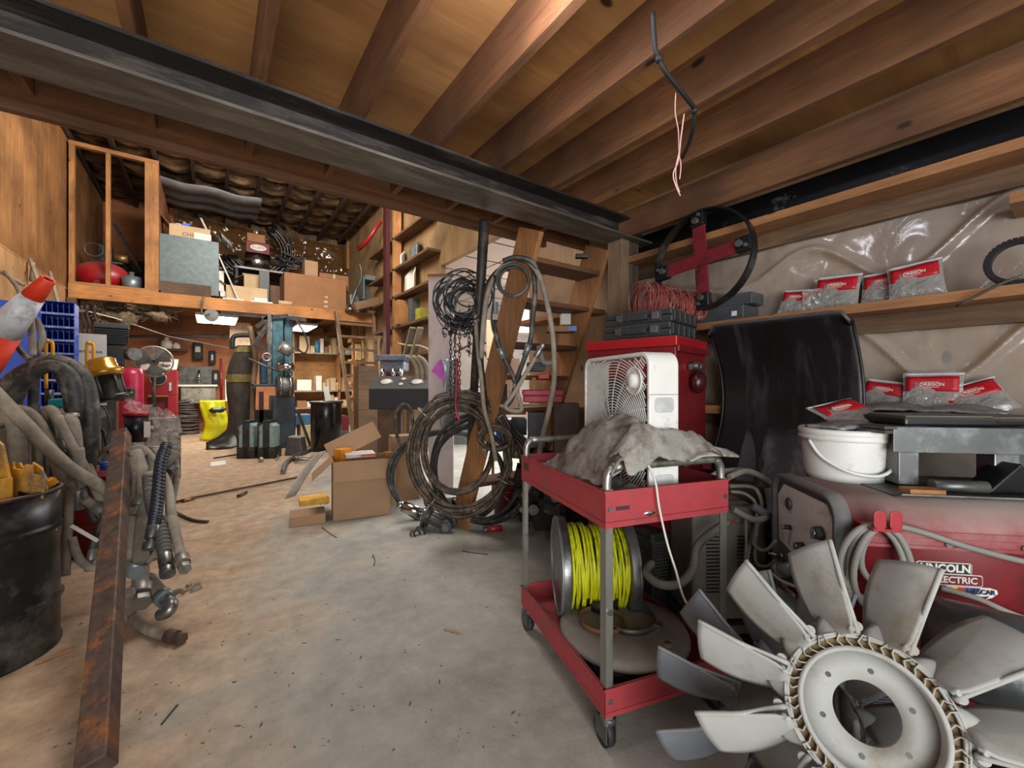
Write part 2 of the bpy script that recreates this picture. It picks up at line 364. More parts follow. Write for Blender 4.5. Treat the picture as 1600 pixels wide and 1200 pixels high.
# clear plastic over the right wall, sagging in folds between the shelves
def sheet(u, v):
    Y = 2.25-u*4.2; z = .05+v*2.19
    q = 0
    for (zc, am, ph, wl) in ((1.98, .035, .3, .42), (1.45, .032, 1.2, .36), (.7, .03, 0, .5)):
        swag = zc + .10*math.sin(Y/wl*3.1+ph) + .05*math.sin(Y*9.3+ph)
        q += 1.5*am*math.exp(-((z-swag)/.022)**2)*(0.4+.6*abs(math.sin(Y*2.3+ph)))
    q += .022*max(0, noise.noise(Vector((Y*3.1, z*2.1, 1))))+.012*abs(noise.noise(Vector((Y*9, z*6, 4))))
    return (WX-.012-q, Y, z)
ps = solo(MB().grid(260, 170, sheet), 'plastic_sheet', film('clear_sheet', 'f3ece2', .40, .2), 'clear wrinkled plastic sheet stapled over the plywood right wall', 'plastic sheet')
link(MB().box(WX-.02, WX, -3.5, 2.2, 2.29, 2.50), 'black_strip', mat('strip_black', '0d0d10', .35, dirt=('55585c', .06, 6)), wr)  # near-black strip with faint grey blotches above the top shelf
# shelves along the right wall
sm = wood('shelf_plank', '7a5231', 'a9764a', 1)
def wallshelf(z, x0, y0, y1, label, th=.045):
    o = thing('wall_shelf', label, 'shelf', (WX, y1, z), group='plank shelves on the right wall')
    link(MB().box(x0, WX-.005, y0, y1, z-th, z), 'plank', sm, o, True)
    link(MB().box(WX-.06, WX-.005, y0, y1, z-th-.09, z-th), 'cleat', darkw(1), o, True)
    return o
wallshelf(2.28, 2.60, -1.6, 2.2, 'top plank shelf on right wall, just under the ceiling')
wallshelf(1.70, 2.60, -1.6, 2.2, 'middle plank shelf on right wall holding four red bags and grey case')
wallshelf(1.165, 2.56, -1.6, 2.2, 'lowest plank shelf on right wall beside the black curved panel', .05)
# corner post under the end of the beam
po = thing('timber_post', 'rough doubled timber post under the right end of the steel beam', 'post', (2.58, 2.13, 0))
link(MB().box(-.05, .04, -.07, .07, 0, 2.41), 'timber', wood('grey_timber', '6a5440', '947a5c', 2), po, bev=.004)
link(MB().box(.045, .17, -.06, .08, 0, 2.41), 'timber', wood('grey_timber2', '3c332a', '6c5d4b', 2), po, bev=.004)
# leaning steel pipe
p0, p1 = W(757, 344, 2.66), FL(729, 800)
solo(MB().tube([p0, p1], .034, 14), 'steel_pipe', mat('dark_pipe', '2a2523', .5, .3, dirt=('51463b', .3)), 'dark steel pipe leaning from the floor up to the beam', 'pipe')
# ---------- steep stair ----------
st = thing('loft_stair', 'steep open wooden stair with leaning stringers behind the hanging hoses', 'stair', (2.18, 3.35, 0))
sw = wood('stair_wood', '77502f', 'b07a48', 2)
TOP, BOT = (2.30, 2.40), (3.36, 0.0)
for X in (1.84, 2.53):
    link(MB().bar((X, BOT[0], BOT[1]), (X, TOP[0], TOP[1]), .26, .038, up=(1, 0, 0)), 'stringer', sw, st, True, bev=.003)
for z in (2.2, 1.93, 1.62, 1.37, 1.1, .78, .45):
    y = TOP[0]+(TOP[1]-z)*(BOT[0]-TOP[0])/TOP[1]
    link(MB().box(1.86, 2.51, y-.13, y+.11, z-.035, z), 'tread', wood('tread_wood', '4b2f1e', '7a5030', 0), st, True, bev=.003)
# ================= RIGHT FOREGROUND =================
def rrect(w_, h_, r, n=5, cx=0, cy=0):
    p = []
    for (sx, sy, a) in ((1, 1, 0), (-1, 1, 90), (-1, -1, 180), (1, -1, 270)):
        for i in range(n+1):
            t = R(a+90*i/n); p.append((cx+sx*(w_/2-r)+r*math.cos(t), cy+sy*(h_/2-r)+r*math.sin(t)))
    return p
# ---------- utility cart ----------
CA = R(-16); CO = Vector((1.108, .975, 0)); CR = Matrix.Translation(CO) @ Matrix.Rotation(CA, 4, 'Z')
def cw(x, y, z): return CR @ Vector((x, y, z))
CW, CL = .565, .80
ct = thing('utility_cart', 'red two-tier shop cart on casters loaded with dusty rags and white fan', 'cart', CO, CA)
def tray(z0, z1, name, floorz):
    t = .003; m = MB()
    m.box(0, CW, 0, t, z0, z1).box(0, CW, CL-t, CL, z0, z1).box(0, t, 0, CL, z0, z1).box(CW-t, CW, 0, CL, z0, z1)
    m.box(0, CW, 0, CL, floorz, floorz+t)
    for (a, b, c, d) in ((-.004, CW+.004, -.004, .008), (-.004, CW+.004, CL-.008, CL+.004), (-.004, .008, 0, CL), (CW-.008, CW+.004, 0, CL)): m.box(a, b, c, d, z1-.006, z1)
    return link(m, name, cartred, ct)
tray(.795, .926, 'top_tray', .815); tray(.134, .236, 'bottom_tray', .15)
for x in (0, CW):
    for y in (0, CL):
        sx = 1 if x == 0 else -1; sy = 1 if y == 0 else -1
        l = link(MB().box(x+sx*.004, x+sx*.036, y+sy*.004, y+sy*.008, .10, .93).box(x+sx*.004, x+sx*.008, y+sy*.004, y+sy*.038, .10, .93), 'leg', alu, ct, bev=.001)
        for z in (.86, .19, .5): link(MB().cyl((x+sx*.02, y-sy*.006, z), (x+sx*.02, y+sy*.01, z), .009, n=10), 'bolt', steel, l)
        cs = link(MB().cyl((x+sx*.03, y+sy*.03, .10), (x+sx*.03, y+sy*.03, .12), .03, n=16).box(x+sx*.03-.022, x+sx*.03-.018, y+sy*.03-.025, y+sy*.03+.045, .035, .105).box(x+sx*.03+.018, x+sx*.03+.022, y+sy*.03-.025, y+sy*.03+.045, .035, .105), 'caster', dsteel, ct)
        link(MB().cyl((x+sx*.03-.014, y+sy*.03+.02, .05), (x+sx*.03+.014, y+sy*.03+.02, .05), .05, n=24), 'wheel', blackr, cs)
for y, yy in ((.02, -1), (CL-.02, 1)):
    a, b, zt = .02, CW-.02, 1.005
    pts = [Vector(p) for p in ((a, y, .84), (a, y, .95), (a+.008, y, .985), (a+.03, y, zt-.002), (a+.06, y, zt), (b-.06, y, zt), (b-.03, y, zt-.002), (b-.008, y, .985), (b, y, .95), (b, y, .84))]
    link(MB().tube(pts, .016, 12, sub=3), 'handle', alu, ct)
link(MB().box(.045, .10, -.003, 0, .855, .868), 'badge', mat('badge', '3c2f2d', .4), ct)
link(MB().box(-.003, 0, .70, .76, .86, .895), 'badge', mat('badge', '3c2f2d', .4), ct)
# ---------- box fan ----------
fo = cw(.245, .075, .818); fz = CA+R(-90)-R(0)
bf = thing('box_fan', 'white square box fan standing on the cart behind grey rags', 'fan', fo, CA-R(4))
# local: thickness 0..0.13 along x, width 0..0.56 along y, face looks towards -x
FW, FT, FH = .565, .135, .61
Mx = Matrix(((0, 0, 1, 0), (1, 0, 0, 0), (0, 1, 0, 0), (0, 0, 0, 1)))   # (x,y)->(y,z), z->x
outer = rrect(FW, FH, .055, 6, FW/2, FH/2)
m = MB(); inner = rrect(FW-.035, FH-.035, .045, 6, FW/2, FH/2); n = len(outer)
def ringshell(o, i, z0, z1, mb):
    vs = [(x, y, z0) for x, y in o]+[(x, y, z0) for x, y in i]+[(x, y, z1) for x, y in o]+[(x, y, z1) for x, y in i]; k = len(o); fs = []
    for a in range(k):
        b = (a+1) % k; fs += [(a, b, k+b, k+a), (2*k+b, 2*k+a, 3*k+a, 3*k+b), (b, a, 2*k+a, 2*k+b), (k+a, k+b, 3*k+b, 3*k+a)]
    return mb.add(vs, fs, False, Mx)
ringshell(outer, inner, .0, FT, m)
link(m, 'housing', white, bf, bev=.006)
for zc in (.10, .25, .40): link(MB().prism(rrect(.085, .058, .014, 4, FT/2, zc), -.004, .001, Matrix(((1, 0, 0, 0), (0, 0, 1, 0), (0, 1, 0, 0), (0, 0, 0, 1)))), 'grip_recess', mat('recess_white', 'b5b7b6', .5), bf, bev=.003)
link(MB().box(.002, FT-.004, -.001, .001, .44, .442), 'seam', grey, bf)
g = MB(); cyy, czz = FW*.50, FH*.46
for k in range(31):
    r = .060+k*.0128
    pts = []
    for a in range(0, 361, 6):
        # long-curved louvres, more square towards the corners
        ca, sa = math.cos(R(a)), math.sin(R(a)); q = r
        y, z = cyy+q*ca, czz+q*sa
        ok = .02 < y < FW-.02 and .02 < z < FH-.02
        if ok: pts.append((.004, y, z))
        elif len(pts) > 1: g.tube(pts, .0027, 4); pts = []
        else: pts = []
    if len(pts) > 1: g.tube(pts, .0027, 4)
for a in range(0, 360, 20):
    pts = []
    for i in range(14):
        r = .055+i*.027; t = R(a+i*2.2); y, z = cyy+r*math.cos(t), czz+r*math.sin(t)
        if .018 < y < FW-.018 and .018 < z < FH-.018: pts.append((.008, y, z))
    if len(pts) > 1: g.tube(pts, .0026, 4)
link(g, 'grille', white, bf)
link(MB().lathe([(0, -.004), (.058, -.002), (.064, .006), (.064, .012)], 32, T(-.001, cyy, czz) @ rotm(90, 'Y')), 'hub_cap', white, bf)
kn = link(MB().lathe([(.0, .012), (.052, .012), (.060, -.003), (.056, -.006), (.048, .004), (0, .006)], 32, T(0, .105, FH-.115) @ rotm(90, 'Y')), 'knob_bezel', white, bf)
link(MB().lathe([(0, -.022), (.026, -.022), (.031, -.004), (.034, .008)], 24, T(.0, .105, FH-.115) @ rotm(90, 'Y')), 'knob', white, kn)
rg_ = MB()
for k in range(22): rg_.ring((FT-.012, cyy, czz), .05+k*.0105, .0016, (1, 0, 0), 40, 4)
link(rg_, 'rear_grille', mat('fan_back', '4a4a48', .6), bf); link(MB().cyl((.07, cyy, czz), (FT-.01, cyy, czz), .06, n=20), 'motor', black, bf)
bl = MB()
for k in range(5):
    a0 = k*72
    bl.grid(6, 6, lambda u, v, a0=a0: (.075+.035*(u-.5), cyy+(.05+.19*v)*math.cos(R(a0+55*(u-.5)+v*12)), czz+(.05+.19*v)*math.sin(R(a0+55*(u-.5)+v*12))))
link(bl, 'blades', mat('fan_blades', '3b3b3a', .6), bf, solid=.003)
# ---------- rags and leather on the cart ----------
ragm = mat('dusty_leather', '8e8b84', .95, var=.3, dirt=('4f4438', .5, 7), s=11, bmp=.6)
ragb = mat('dusty_canvas', 'a5a39b', .95, var=.2, dirt=('5b5146', .3, 5), s=16, bmp=.5)
def cloth(name, label, m, pts, res=26, amp=.02, seed=0, th=.006, cat='rag', solid=True):
    """draped sheet through a 4x4 net of heights, wrinkled"""
    def f(u, v):
        def bz(t): return ((1-t)**3, 3*t*(1-t)**2, 3*t*t*(1-t), t**3)
        bu, bv = bz(u), bz(v); p = Vector((0, 0, 0))
        for j in range(4):
            for i in range(4): p += Vector(pts[j][i])*(bu[i]*bv[j])
        q = noise.noise(p*9+Vector((seed, 0, 0)))*amp+abs(noise.noise(p*22+Vector((0, seed, 0))))*amp*.7+abs(noise.noise(p*6+Vector((seed, seed, 5))))*amp
        return p+Vector((q*.3, q*.3, q))
    return solo(MB().grid(res, res, f), name, m, label, cat, solid=th)
def net(x0, x1, y0, y1, zz, sk=0):
    return [[cw(x0+(x1-x0)*i/3+sk*j/3, y0+(y1-y0)*j/3, zz[j][i]) for i in range(4)] for j in range(4)]
cloth('canvas_rag', 'light grey dusty rag lying flat at the far end of the cart', ragb, net(.02, .22, .42, .76, ((.85, .87, .86, .85), (.87, .93, .91, .86), (.86, .93, .90, .86), (.85, .86, .87, .85))), amp=.02, seed=3)
cloth('leather_apron', 'large crumpled grey leather apron heaped against the fan front', ragm,
      net(.02, .235, -.01, .62, ((.97, 1.06, 1.10, 1.04), (.87, 1.06, 1.28, 1.24), (.87, 1.00, 1.16, 1.14), (.85, .90, .98, .94))), 40, .035, 1, .01)
cloth('leather_glove_cuff', 'stiff grey leather flap folded over the fan edge on the cart', ragm,
      net(.07, .50, -.035, .14, ((.98, 1.02, 1.03, 1.02), (1.10, 1.24, 1.19, 1.05), (1.06, 1.18, 1.12, 1.04), (.95, 1.0, .98, .96))), 34, .03, 8, .008)
cloth('welding_blanket', 'pale stiff dusty blanket piece hanging over the right end of cart handle', ragb,
      net(.36, .60, -.02, .16, ((1.01, 1.02, 1.02, 1.01), (1.02, 1.05, 1.06, 1.04), (1.02, 1.06, 1.05, 1.04), (.97, 1.0, 1.0, .98))), 20, .012, 5, .005)
cloth('dusty_rag', 'small dusty rag crumpled in the near corner of top tray', ragm,
      net(.07, .3, .04, .16, ((.84, .86, .85, .84), (.86, .92, .91, .86), (.86, .93, .92, .86), (.84, .86, .86, .84))), 20, .02, 12)
solo(MB().lathe([(0, 0), (.03, 0), (.032, .07), (.028, .07), (.026, .004), (0, .004)], 20, T(*cw(.06, .04, .82))), 'steel_cup', steel, 'little steel cup inside the near corner of the cart tray', 'cup')
solo(MB().lathe([(0, 0), (.07, 0), (.075, .012), (.06, .03), (0, .034)], 28, T(*cw(.19, .07, .82))), 'steel_dish', chrome, 'shiny domed steel lid under the rags in the cart tray', 'lid')
# white cord over the handle
cp = [cw(.09, .10, .95), cw(.10, .02, 1.0), cw(.13, .0, 1.022), cw(.17, -.01, 1.01), cw(.20, -.015, .95), cw(.215, -.02, .85), cw(.25, -.02, .72), cw(.28, -.03, .62), cw(.33, -.02, .5), cw(.42, -.02, .38), cw(.50, -.02, .26), cw(.555, -.022, .215), cw(.585, -.015, .21)]
solo(MB().tube(cp, .0042, 8, sub=5), 'white_flex', offw, 'thin white cord looped over the cart handle down to the bottom tray', 'cord')
# ---------- yellow reel ----------
rc = cw(.285, .56, .155+.25); ax = Vector((.82, -.57, 0)).normalized()
rl = thing('cord_reel', 'steel reel wound with bright yellow cord on the lower tray', 'reel', rc-Vector((0, 0, .235)))
rl.rotation_euler = (0, 0, 0)
for s in (-1, 1):
    c = rc+ax*(.155*s)
    link(MB().cyl(c-ax*.02, c+ax*.02, .228, n=48), 'flange', steel if s < 0 else dsteel, rl, True, bev=.004)
    link(MB().ring(c+ax*(.02*s), .222, .008, ax, 48), 'rim', galv if s < 0 else dsteel, rl, True)
link(MB().cyl(rc-ax*.16, rc+ax*.16, .10, n=32), 'drum', dsteel, rl, True)
yc = mat('yellow_cord', 'c8cc17', .55, var=.35, dirt=('5f5512', .3, 12), s=60, stretch=(1, 1, .12))
up = Vector((0, 0, 1)); side = ax.cross(up)
m = MB(); random.seed(3)
for k in range(34):
    o = -.13+.26*k/33; rr = .178+random.uniform(-.012, .016); tl = random.uniform(-.02, .02); pts = []
    for a in range(0, 360, 15):
        t = R(a); sag = .03*max(0, -math.cos(t))*random.uniform(.6, 1.2)
        pts.append(rc+ax*(o+tl*math.cos(t))+up*((rr+sag)*math.cos(t))+side*(rr*math.sin(t)))
    m.tube(pts, .0062, 6, sub=1, closed=True)
link(m, 'cord_winding', yc, rl, True)
# ---------- dusty drum lid with clamps ----------
dm = mat('dusty_lid', '77726a', .8, .1, var=.12, dirt=('8a857c', .4, 3), s=4)
lc = cw(.283, .30, .153)
ld = thing('drum_lid', 'big dusty round steel cover with dark rubber edge on lower tray', 'cover', lc)
link(MB().lathe([(0, .105), (.17, .105), (.25, .098), (.268, .088), (.275, .073), (.275, .062), (.262, .055), (.02, .055)], 56), 'cover_plate', dm, ld)
link(MB().lathe([(.02, 0), (.235, 0), (.252, .01), (.252, .03), (.24, .035), (.24, .045), (.25, .05), (.02, .052)], 56), 'rubber_base', blackr, ld)
link(MB().lathe([(.0, .098), (.022, .098), (.022, .103), (0, .103)], 20, T(.02, -.205, 0)), 'boss', dm, ld)
def clamp(x, y, r, h, label, tilt=0, m=dsteel):
    c = lc+Vector((x, y, .108)); t = thing('band_clamp', label, 'clamp', c, R(tilt), group=None)
    link(MB().lathe([(r, 0), (r+.003, 0), (r+.003, h), (r, h), (r, 0)], 48), 'band', m, t)
    link(MB().box(r-.004, r+.03, -.012, .012, .0, h), 'ear', m, t, bev=.002)
    link(MB().cyl((r+.018, -.035, h/2), (r+.018, .035, h/2), .005, n=8).cyl((r+.018, .02, h/2), (r+.018, .032, h/2), .010, n=6), 'bolt', steel, t)
clamp(-.085, .045, .095, .022, 'rusty narrow band clamp lying left on the round cover', 40, mat('rusty_band', '7a5a42', .6, .5, var=.3))
clamp(.02, .14, .075, .05, 'tall dark coiled band clamp at the back of the round cover', 100, mat('dark_band', '33302d', .5, .6, var=.3))
clamp(.02, -.01, .115, .026, 'wide bright-edged band clamp lying across the middle of round cover', -70)
# ---------- grey welder behind the cart ----------
gw = thing('grey_welder', 'dusty grey inverter welder with vent slots behind the red cart', 'welder', (1.95, .97, 0), R(-33))
gb = mat('warm_grey_case', '6f6b63', .7, var=.1, dirt=('5a544b', .3, 3), dust=.4)
link(MB().prism([(-.17, .20), (.17, .20), (.19, .25), (.19, .66), (.16, .72), (-.16, .72), (-.17, .66)], 0, .24, Matrix(((1, 0, 0, 0), (0, 0, 1, 0), (0, 1, 0, 0), (0, 0, 0, 1)))), 'case', gb, gw, bev=.012)
for cx in (-.06, .09):
    vb = MB()
    for k in range(16): vb.box(cx-.045, cx+.045, -.003, .004, .33+k*.017, .336+k*.017)
    link(vb, 'vent_slots', black, gw)
link(MB().box(-.19, .20, -.03, .25, .15, .19), 'base_bar', dsteel, gw, bev=.004)
for x in (-.14, .15): link(MB().cyl((x-.02, .08, .07), (x+.02, .08, .07), .07, n=24).box(x-.02, x+.02, .04, .12, .07, .16), 'wheel', blackr, gw)
text('LINCOLN', .04, mat('red_print', '9c3b30', .6), gw, T(.05, -.004, .66) @ RX)
ch = thing('battery_charger', 'black boxy charger with slanted vents and thick hose behind the cart', 'charger', cw(.60, .58, 0), R(-18))
link(MB().box(-.0, .125, -.08, .13, .10, .53), 'case', blackr, ch, bev=.015)
vb = MB()
for k in range(14): vb.box(-.003, 0, -.06, .11, .26+k*.017, .268+k*.017); vb.box(.01, .10, -.084, -.08, .26+k*.017, .268+k*.017)
link(vb, 'vent_slots', dsteel, ch)
for x in (0, .095): link(MB().cyl((x, .0, .085), (x+.03, .0, .085), .085, n=28), 'wheel', blackr, ch)
hz = [W(1138, 815, 1.78), W(1092, 850, 1.76), W(1082, 890, 1.72), W(1060, 912, 1.70), W(1030, 912, 1.72), W(1010, 895, 1.80), W(1018, 880, 1.88)]
solo(MB().tube(hz, .018, 12, sub=6), 'thick_hose', mat('grey_hose', '595651', .7, dust=.3), 'thick grey hose curling behind the cart leg beside the black charger', 'hose')
# ---------- red tool cabinet ----------
tc_ = thing('tool_cabinet', 'tall red steel cabinet with folding latch behind the white fan', 'cabinet', (1.955, 1.235, 0), R(12))
link(MB().box(.008, .49, .008, .54, .12, 1.50), 'body', dred, tc_, bev=.006)
link(MB().box(0, .5, 0, .55, 1.50, 1.555), 'lid', red, tc_, bev=.006)
link(MB().box(0, .5, -.012, .005, 1.47, 1.505), 'lid_lip', dred, tc_, bev=.004)
lh = link(MB().ball((.22, -.035, 1.31), .055, 16, (1, .75, 1.15)), 'latch_handle', mat('latch', '3d1216', .3, .2), tc_)
link(MB().cyl((.19, 0, 1.40), (.19, -.05, 1.40), .018, n=14).cyl((.25, 0, 1.395), (.25, -.05, 1.395), .018, n=14).box(.17, .27, -.02, 0, 1.38, 1.41), 'hinge', dsteel, lh)
link(MB().cyl((-.03, -.04, 1.12-.24), (.50, -.04, 1.145-.24), .014, n=12).box(0, .012, -.05, 0, .80, .90).box(.40, .412, -.05, 0, .80, .91), 'side_rail', dred, tc_)
for x in (.05, .44):
    for y in (.06, .48): link(MB().cyl((x-.02, y, .05), (x+.02, y, .05), .05, n=16).box(x-.02, x+.02, y-.02, y+.02, .05, .13), 'wheel', blackr, tc_)
def toolcase(z, dx, label):
    t = thing('tool_case', label, 'case', tc_.matrix_basis @ Vector((dx, .03, z)), R(12+dx*20), group='black blow-moulded tool cases')
    sh = link(MB().box(0, .40, 0, .40, 0, .036).box(.005, .395, .005, .395, .040, .075), 'shell', bplas, t, bev=.008)
    rb = MB()
    for k in range(5): rb.box(.02+k*.08, .05+k*.08, -.006, .40, .008, .068)
    rb.box(-.006, .406, .06, .12, .008, .068).box(-.006, .406, .24, .30, .008, .068)
    link(rb, 'ribs', bplas, sh, bev=.003)
    for x, y in ((-.012, .09), (-.012, .30)): link(MB().box(x, x+.01, y-.02, y+.02, .02, .06), 'latch', dsteel, t, bev=.002)
    link(MB().box(-.03, -.02, .14, .26, .02, .05).box(-.03, 0, .13, .145, .02, .05).box(-.03, 0, .255, .27, .02, .05), 'handle', bplas, t, bev=.003)
    return t
toolcase(1.556, .0, 'black tool case lying directly on the red cabinet'); toolcase(1.632, .02, 'upper black tool case stacked under the red twine')
# red twine bundle
tw = MB(); random.seed(5); c0 = PX(985, 492, 2.3)+Vector((0, 0, .0)); c1 = PX(1058, 482, 2.5); base = Vector((2.18, 1.62, 1.712)); d = Vector((.38, -.16, 0))
for k in range(70):
    t = k/69; r = .115-.04*t+random.uniform(-.012, .012); c = base+d*t+Vector((0, 0, r*.92)); axd = (d.normalized()+Vector((random.uniform(-.3, .3), random.uniform(-.3, .3), random.uniform(-.25, .25)))).normalized()
    tw.ring(c, r, .0026, axd, 22, 4)
solo(tw, 'twine_bundle', mat('red_twine', '8c3b34', .8, var=.3, dirt=('b08070', .2, 20)), 'tangled bundle of red twine on top of the black tool cases', 'twine')
# ---------- ring with red cross ----------
rg = thing('steel_ring', 'big black steel ring with red cross arms hung on right wall', 'frame', (2.50, 1.41, 2.08), R(0))
rg.rotation_euler = (R(-6), R(4), 0)
pm = mat('dull_red_arm', '6f1a22', .5, var=.3, dirt=('2d1414', .35, 7))
link(MB().add(*(lambda: (lambda vs: (vs, [(k, (k+1) % 64, 64+(k+1) % 64, 64+k) for k in range(64)]))([(-.03, .315*math.cos(2*math.pi*k/64), .315*math.sin(2*math.pi*k/64)) for k in range(64)]+[(.03, .315*math.cos(2*math.pi*k/64), .315*math.sin(2*math.pi*k/64)) for k in range(64)]))()), 'ring_band', black, rg, solid=.012)
link(MB().box(-.012, .0, -.042, .042, -.25, .25), 'red_arm', pm, rg, bev=.003); link(MB().box(-.022, -.010, -.26, .26, -.042, .042), 'red_arm', pm, rg, bev=.003)
for a in (0, 90, 180, 270):
    q = rotm(a, 'X')
    b_ = link(MB().box(-.03, .02, .22, .31, -.045, .045, q), 'mount_block', black, rg, bev=.008)
    link(MB().cyl(q @ Vector((-.055, .25, 0)), q @ Vector((-.03, .25, 0)), .022, n=6).cyl(q @ Vector((-.05, .285, .02)), q @ Vector((-.03, .285, .02)), .012, n=6), 'bolt', dsteel, b_)
# parts box on the middle shelf
pb = thing('parts_case', 'grey plastic parts case with compartments on the middle shelf behind ring', 'case', (2.66, 1.37, 1.702), 0)
link(MB().box(-.04, .16, -.16, .20, .0, .085), 'case', mat('smoky_case', '42474a', .4, var=.2, dust=.4), pb, bev=.006)
link(MB().box(-.02, .14, -.20, .02, .088, .16), 'upper_tray', mat('smoky_case', '42474a', .4), pb, bev=.006)
link(MB().box(-.045, -.04, -.12, -.09, .02, .05).box(-.045, -.04, .10, .13, .02, .05), 'latch', white, pb)
# ---------- bags of saw chain ----------
bagm = film('bag_film', 'e6e6e6', .5, .1, 18)
cont = mat('dark_chain_content', '55565a', .45, .5, var=.5, s=40, bmp=.9)
hdr = mat('red_card', 'a8121f', .45, var=.06, bmp=.02); hdrb = mat('black_print', '15131a', .4)
def saw_bag(loc, rot, label, sc=1.0, lean=0, wid=.22, hgt=.20, lay=False):
    t = thing('parts_bag', label, 'bag', loc, group='clear bags with red header cards', rot=rot); t.scale = (sc,)*3
    def f(s):
        def g(u, v):
            x = (u-.5)*wid; z = v*hgt; e = (1-(2*u-1)**4)*(1-(2*v-1)**6); b = .022*e*(1.25-v)
            k = .006*noise.noise(Vector((u*7+hgt*9, v*7, s*3+wid*50)))*(1.3-v)
            return (x*(1-.06*math.sin(v*3)), s*b+k, z)
        return g
    link(MB().grid(14, 14, f(1)).grid(14, 14, f(-1)), 'pouch', bagm, t)
    link(MB().ball((0, 0, hgt*.26), .5, 14, (wid*.8, .03, hgt*.42), .35), 'contents', cont, t)
    h0, h1 = hgt*.50, hgt*.88
    hc = link(MB().grid(8, 4, lambda u, v: ((u-.5)*wid*.84, -.014+.004*math.sin(u*6), h0+(h1-h0)*v)), 'header_card', hdr, t, solid=.002)
    zc = (h0+h1)/2-.004
    link(MB().prism(rrect(wid*.40, .028, .013, 4, 0, 0), 0, .001, T(0, -.0165, zc) @ RX), 'logo_plate', offw, hc)
    link(MB().prism(rrect(wid*.375, .023, .011, 4, 0, 0), 0, .001, T(0, -.0175, zc) @ RX), 'logo_field', hdr if not lay else hdr, hc)
    x = text('OREGON', .0205, offw, hc, T(0, -.0190, zc) @ RX, bold=.0006)
    link(MB().grid(8, 1, lambda u, v: ((u-.5)*wid*.98, -.006, hgt*(.93+.04*v))), 'zip_seal', mat('zip', 'c9cbce', .4), t, solid=.002)
    return t
def bagat(px, py, z, X, label, sc=1, roll=0, lean=-10, yaw=-84):
    p = PX(px, py, X); p.z = z
    return saw_bag(p, (R(lean), R(roll), R(yaw)), label, sc)
def erot(yaw, lean, roll):
    return (Matrix.Rotation(R(yaw), 3, 'Z') @ Matrix.Rotation(R(lean), 3, 'X') @ Matrix.Rotation(R(roll), 3, 'Y')).to_euler()
def bag2(px, z, X, label, sc=1, roll=0, lean=-15, yaw=-88):
    p = PX(px, 500, X); p.z = z
    return saw_bag(p, erot(yaw, lean, roll), label, sc)
bag2(1238, 1.705, 2.70, 'smallest clear bag with red card, leftmost on the middle shelf', .72, 8)
bag2(1302, 1.705, 2.70, 'clear bag with red card, second from left on the middle shelf', .95, 4)
bag2(1382, 1.705, 2.72, 'clear bag with red card tucked behind the rightmost on middle shelf', .85, -2)
bag2(1433, 1.705, 2.67, 'widest red-carded clear bag, rightmost on the middle shelf', .9, -6)
bag2(1372, 1.17, 2.72, 'red-carded clear bag in shade beside the black curved panel', .8, 10, -20)
bag2(1455, 1.17, 2.70, 'upright red-carded clear bag in middle of the lowest shelf', .95, 0, -14)
bag2(1545, 1.17, 2.68, 'red-carded clear bag slumping at right end of the lowest shelf', .9, -26, -35)
for i, (px, ln) in enumerate(((1400, 'thin pile of grey packets between two red bags on the lowest shelf'), (1505, 'flattened grey packet beside the slumping bag on the lowest shelf'))):
    p = PX(px, 640, 2.66); solo(MB().grid(12, 12, lambda u, v: (p.x+(u-.5)*.18, p.y+(v-.5)*.26, 1.178+.03*(1-(2*u-1)**2)*(1-(2*v-1)**2)+.012*noise.noise(Vector((u*6, v*6, i*4.))))), 'parts_packet', mat('silver_packet', '8b8c8b', .3, .3, var=.4, s=22, bmp=.8), ln, 'packet', solid=.01)
# packing bag between on middle shelf
p = PX(1270, 450, 2.70)
solo(MB().grid(10, 12, lambda u, v: (p.x+.03*noise.noise(Vector((u*5, v*5, 3)))-.02*math.sin(v*3), p.y+(u-.5)*.09, 1.705+v*.12)), 'empty_bag', film('empty_film', 'ffffff', .45, .08, 20), 'small empty clear bag between two red bags on the middle shelf', 'bag')
# ---------- roll of drive chain at the right of the middle shelf ----------
dc = MB(); c = PX(1592, 408, 2.62)
for j in range(3):
    for k in range(36):
        a = 2*math.pi*k/36; q = c+Vector((j*.018, .085*math.cos(a), .085*math.sin(a)+0)); q2 = c+Vector((j*.018, .085*math.cos(a+.15), .085*math.sin(a+.15)))
        dc.bar(q, q2, .022, .010, up=(1, 0, 0)); dc.cyl(q-Vector((.008, 0, 0)), q+Vector((.008, 0, 0)), .007, n=6)
solo(dc, 'roller_chain', black, 'coil of black roller chain hanging near the right photo edge', 'chain')
solo(MB().box(2.58, 2.84, PX(1578, 360, 2.6).y-.4, PX(1578, 360, 2.6).y, 2.02-.0, 2.065), 'short_shelf', sm, 'short dark board shelf on the wall above the coiled roller chain', 'shelf')
solo(MB().tube([PX(1494, 479, 2.58), PX(1560, 445, 2.55), PX(1598, 431, 2.55)], .006, 8, sub=4), 'thin_rod', dsteel, 'thin bent rod resting on the middle shelf edge at the right', 'rod')
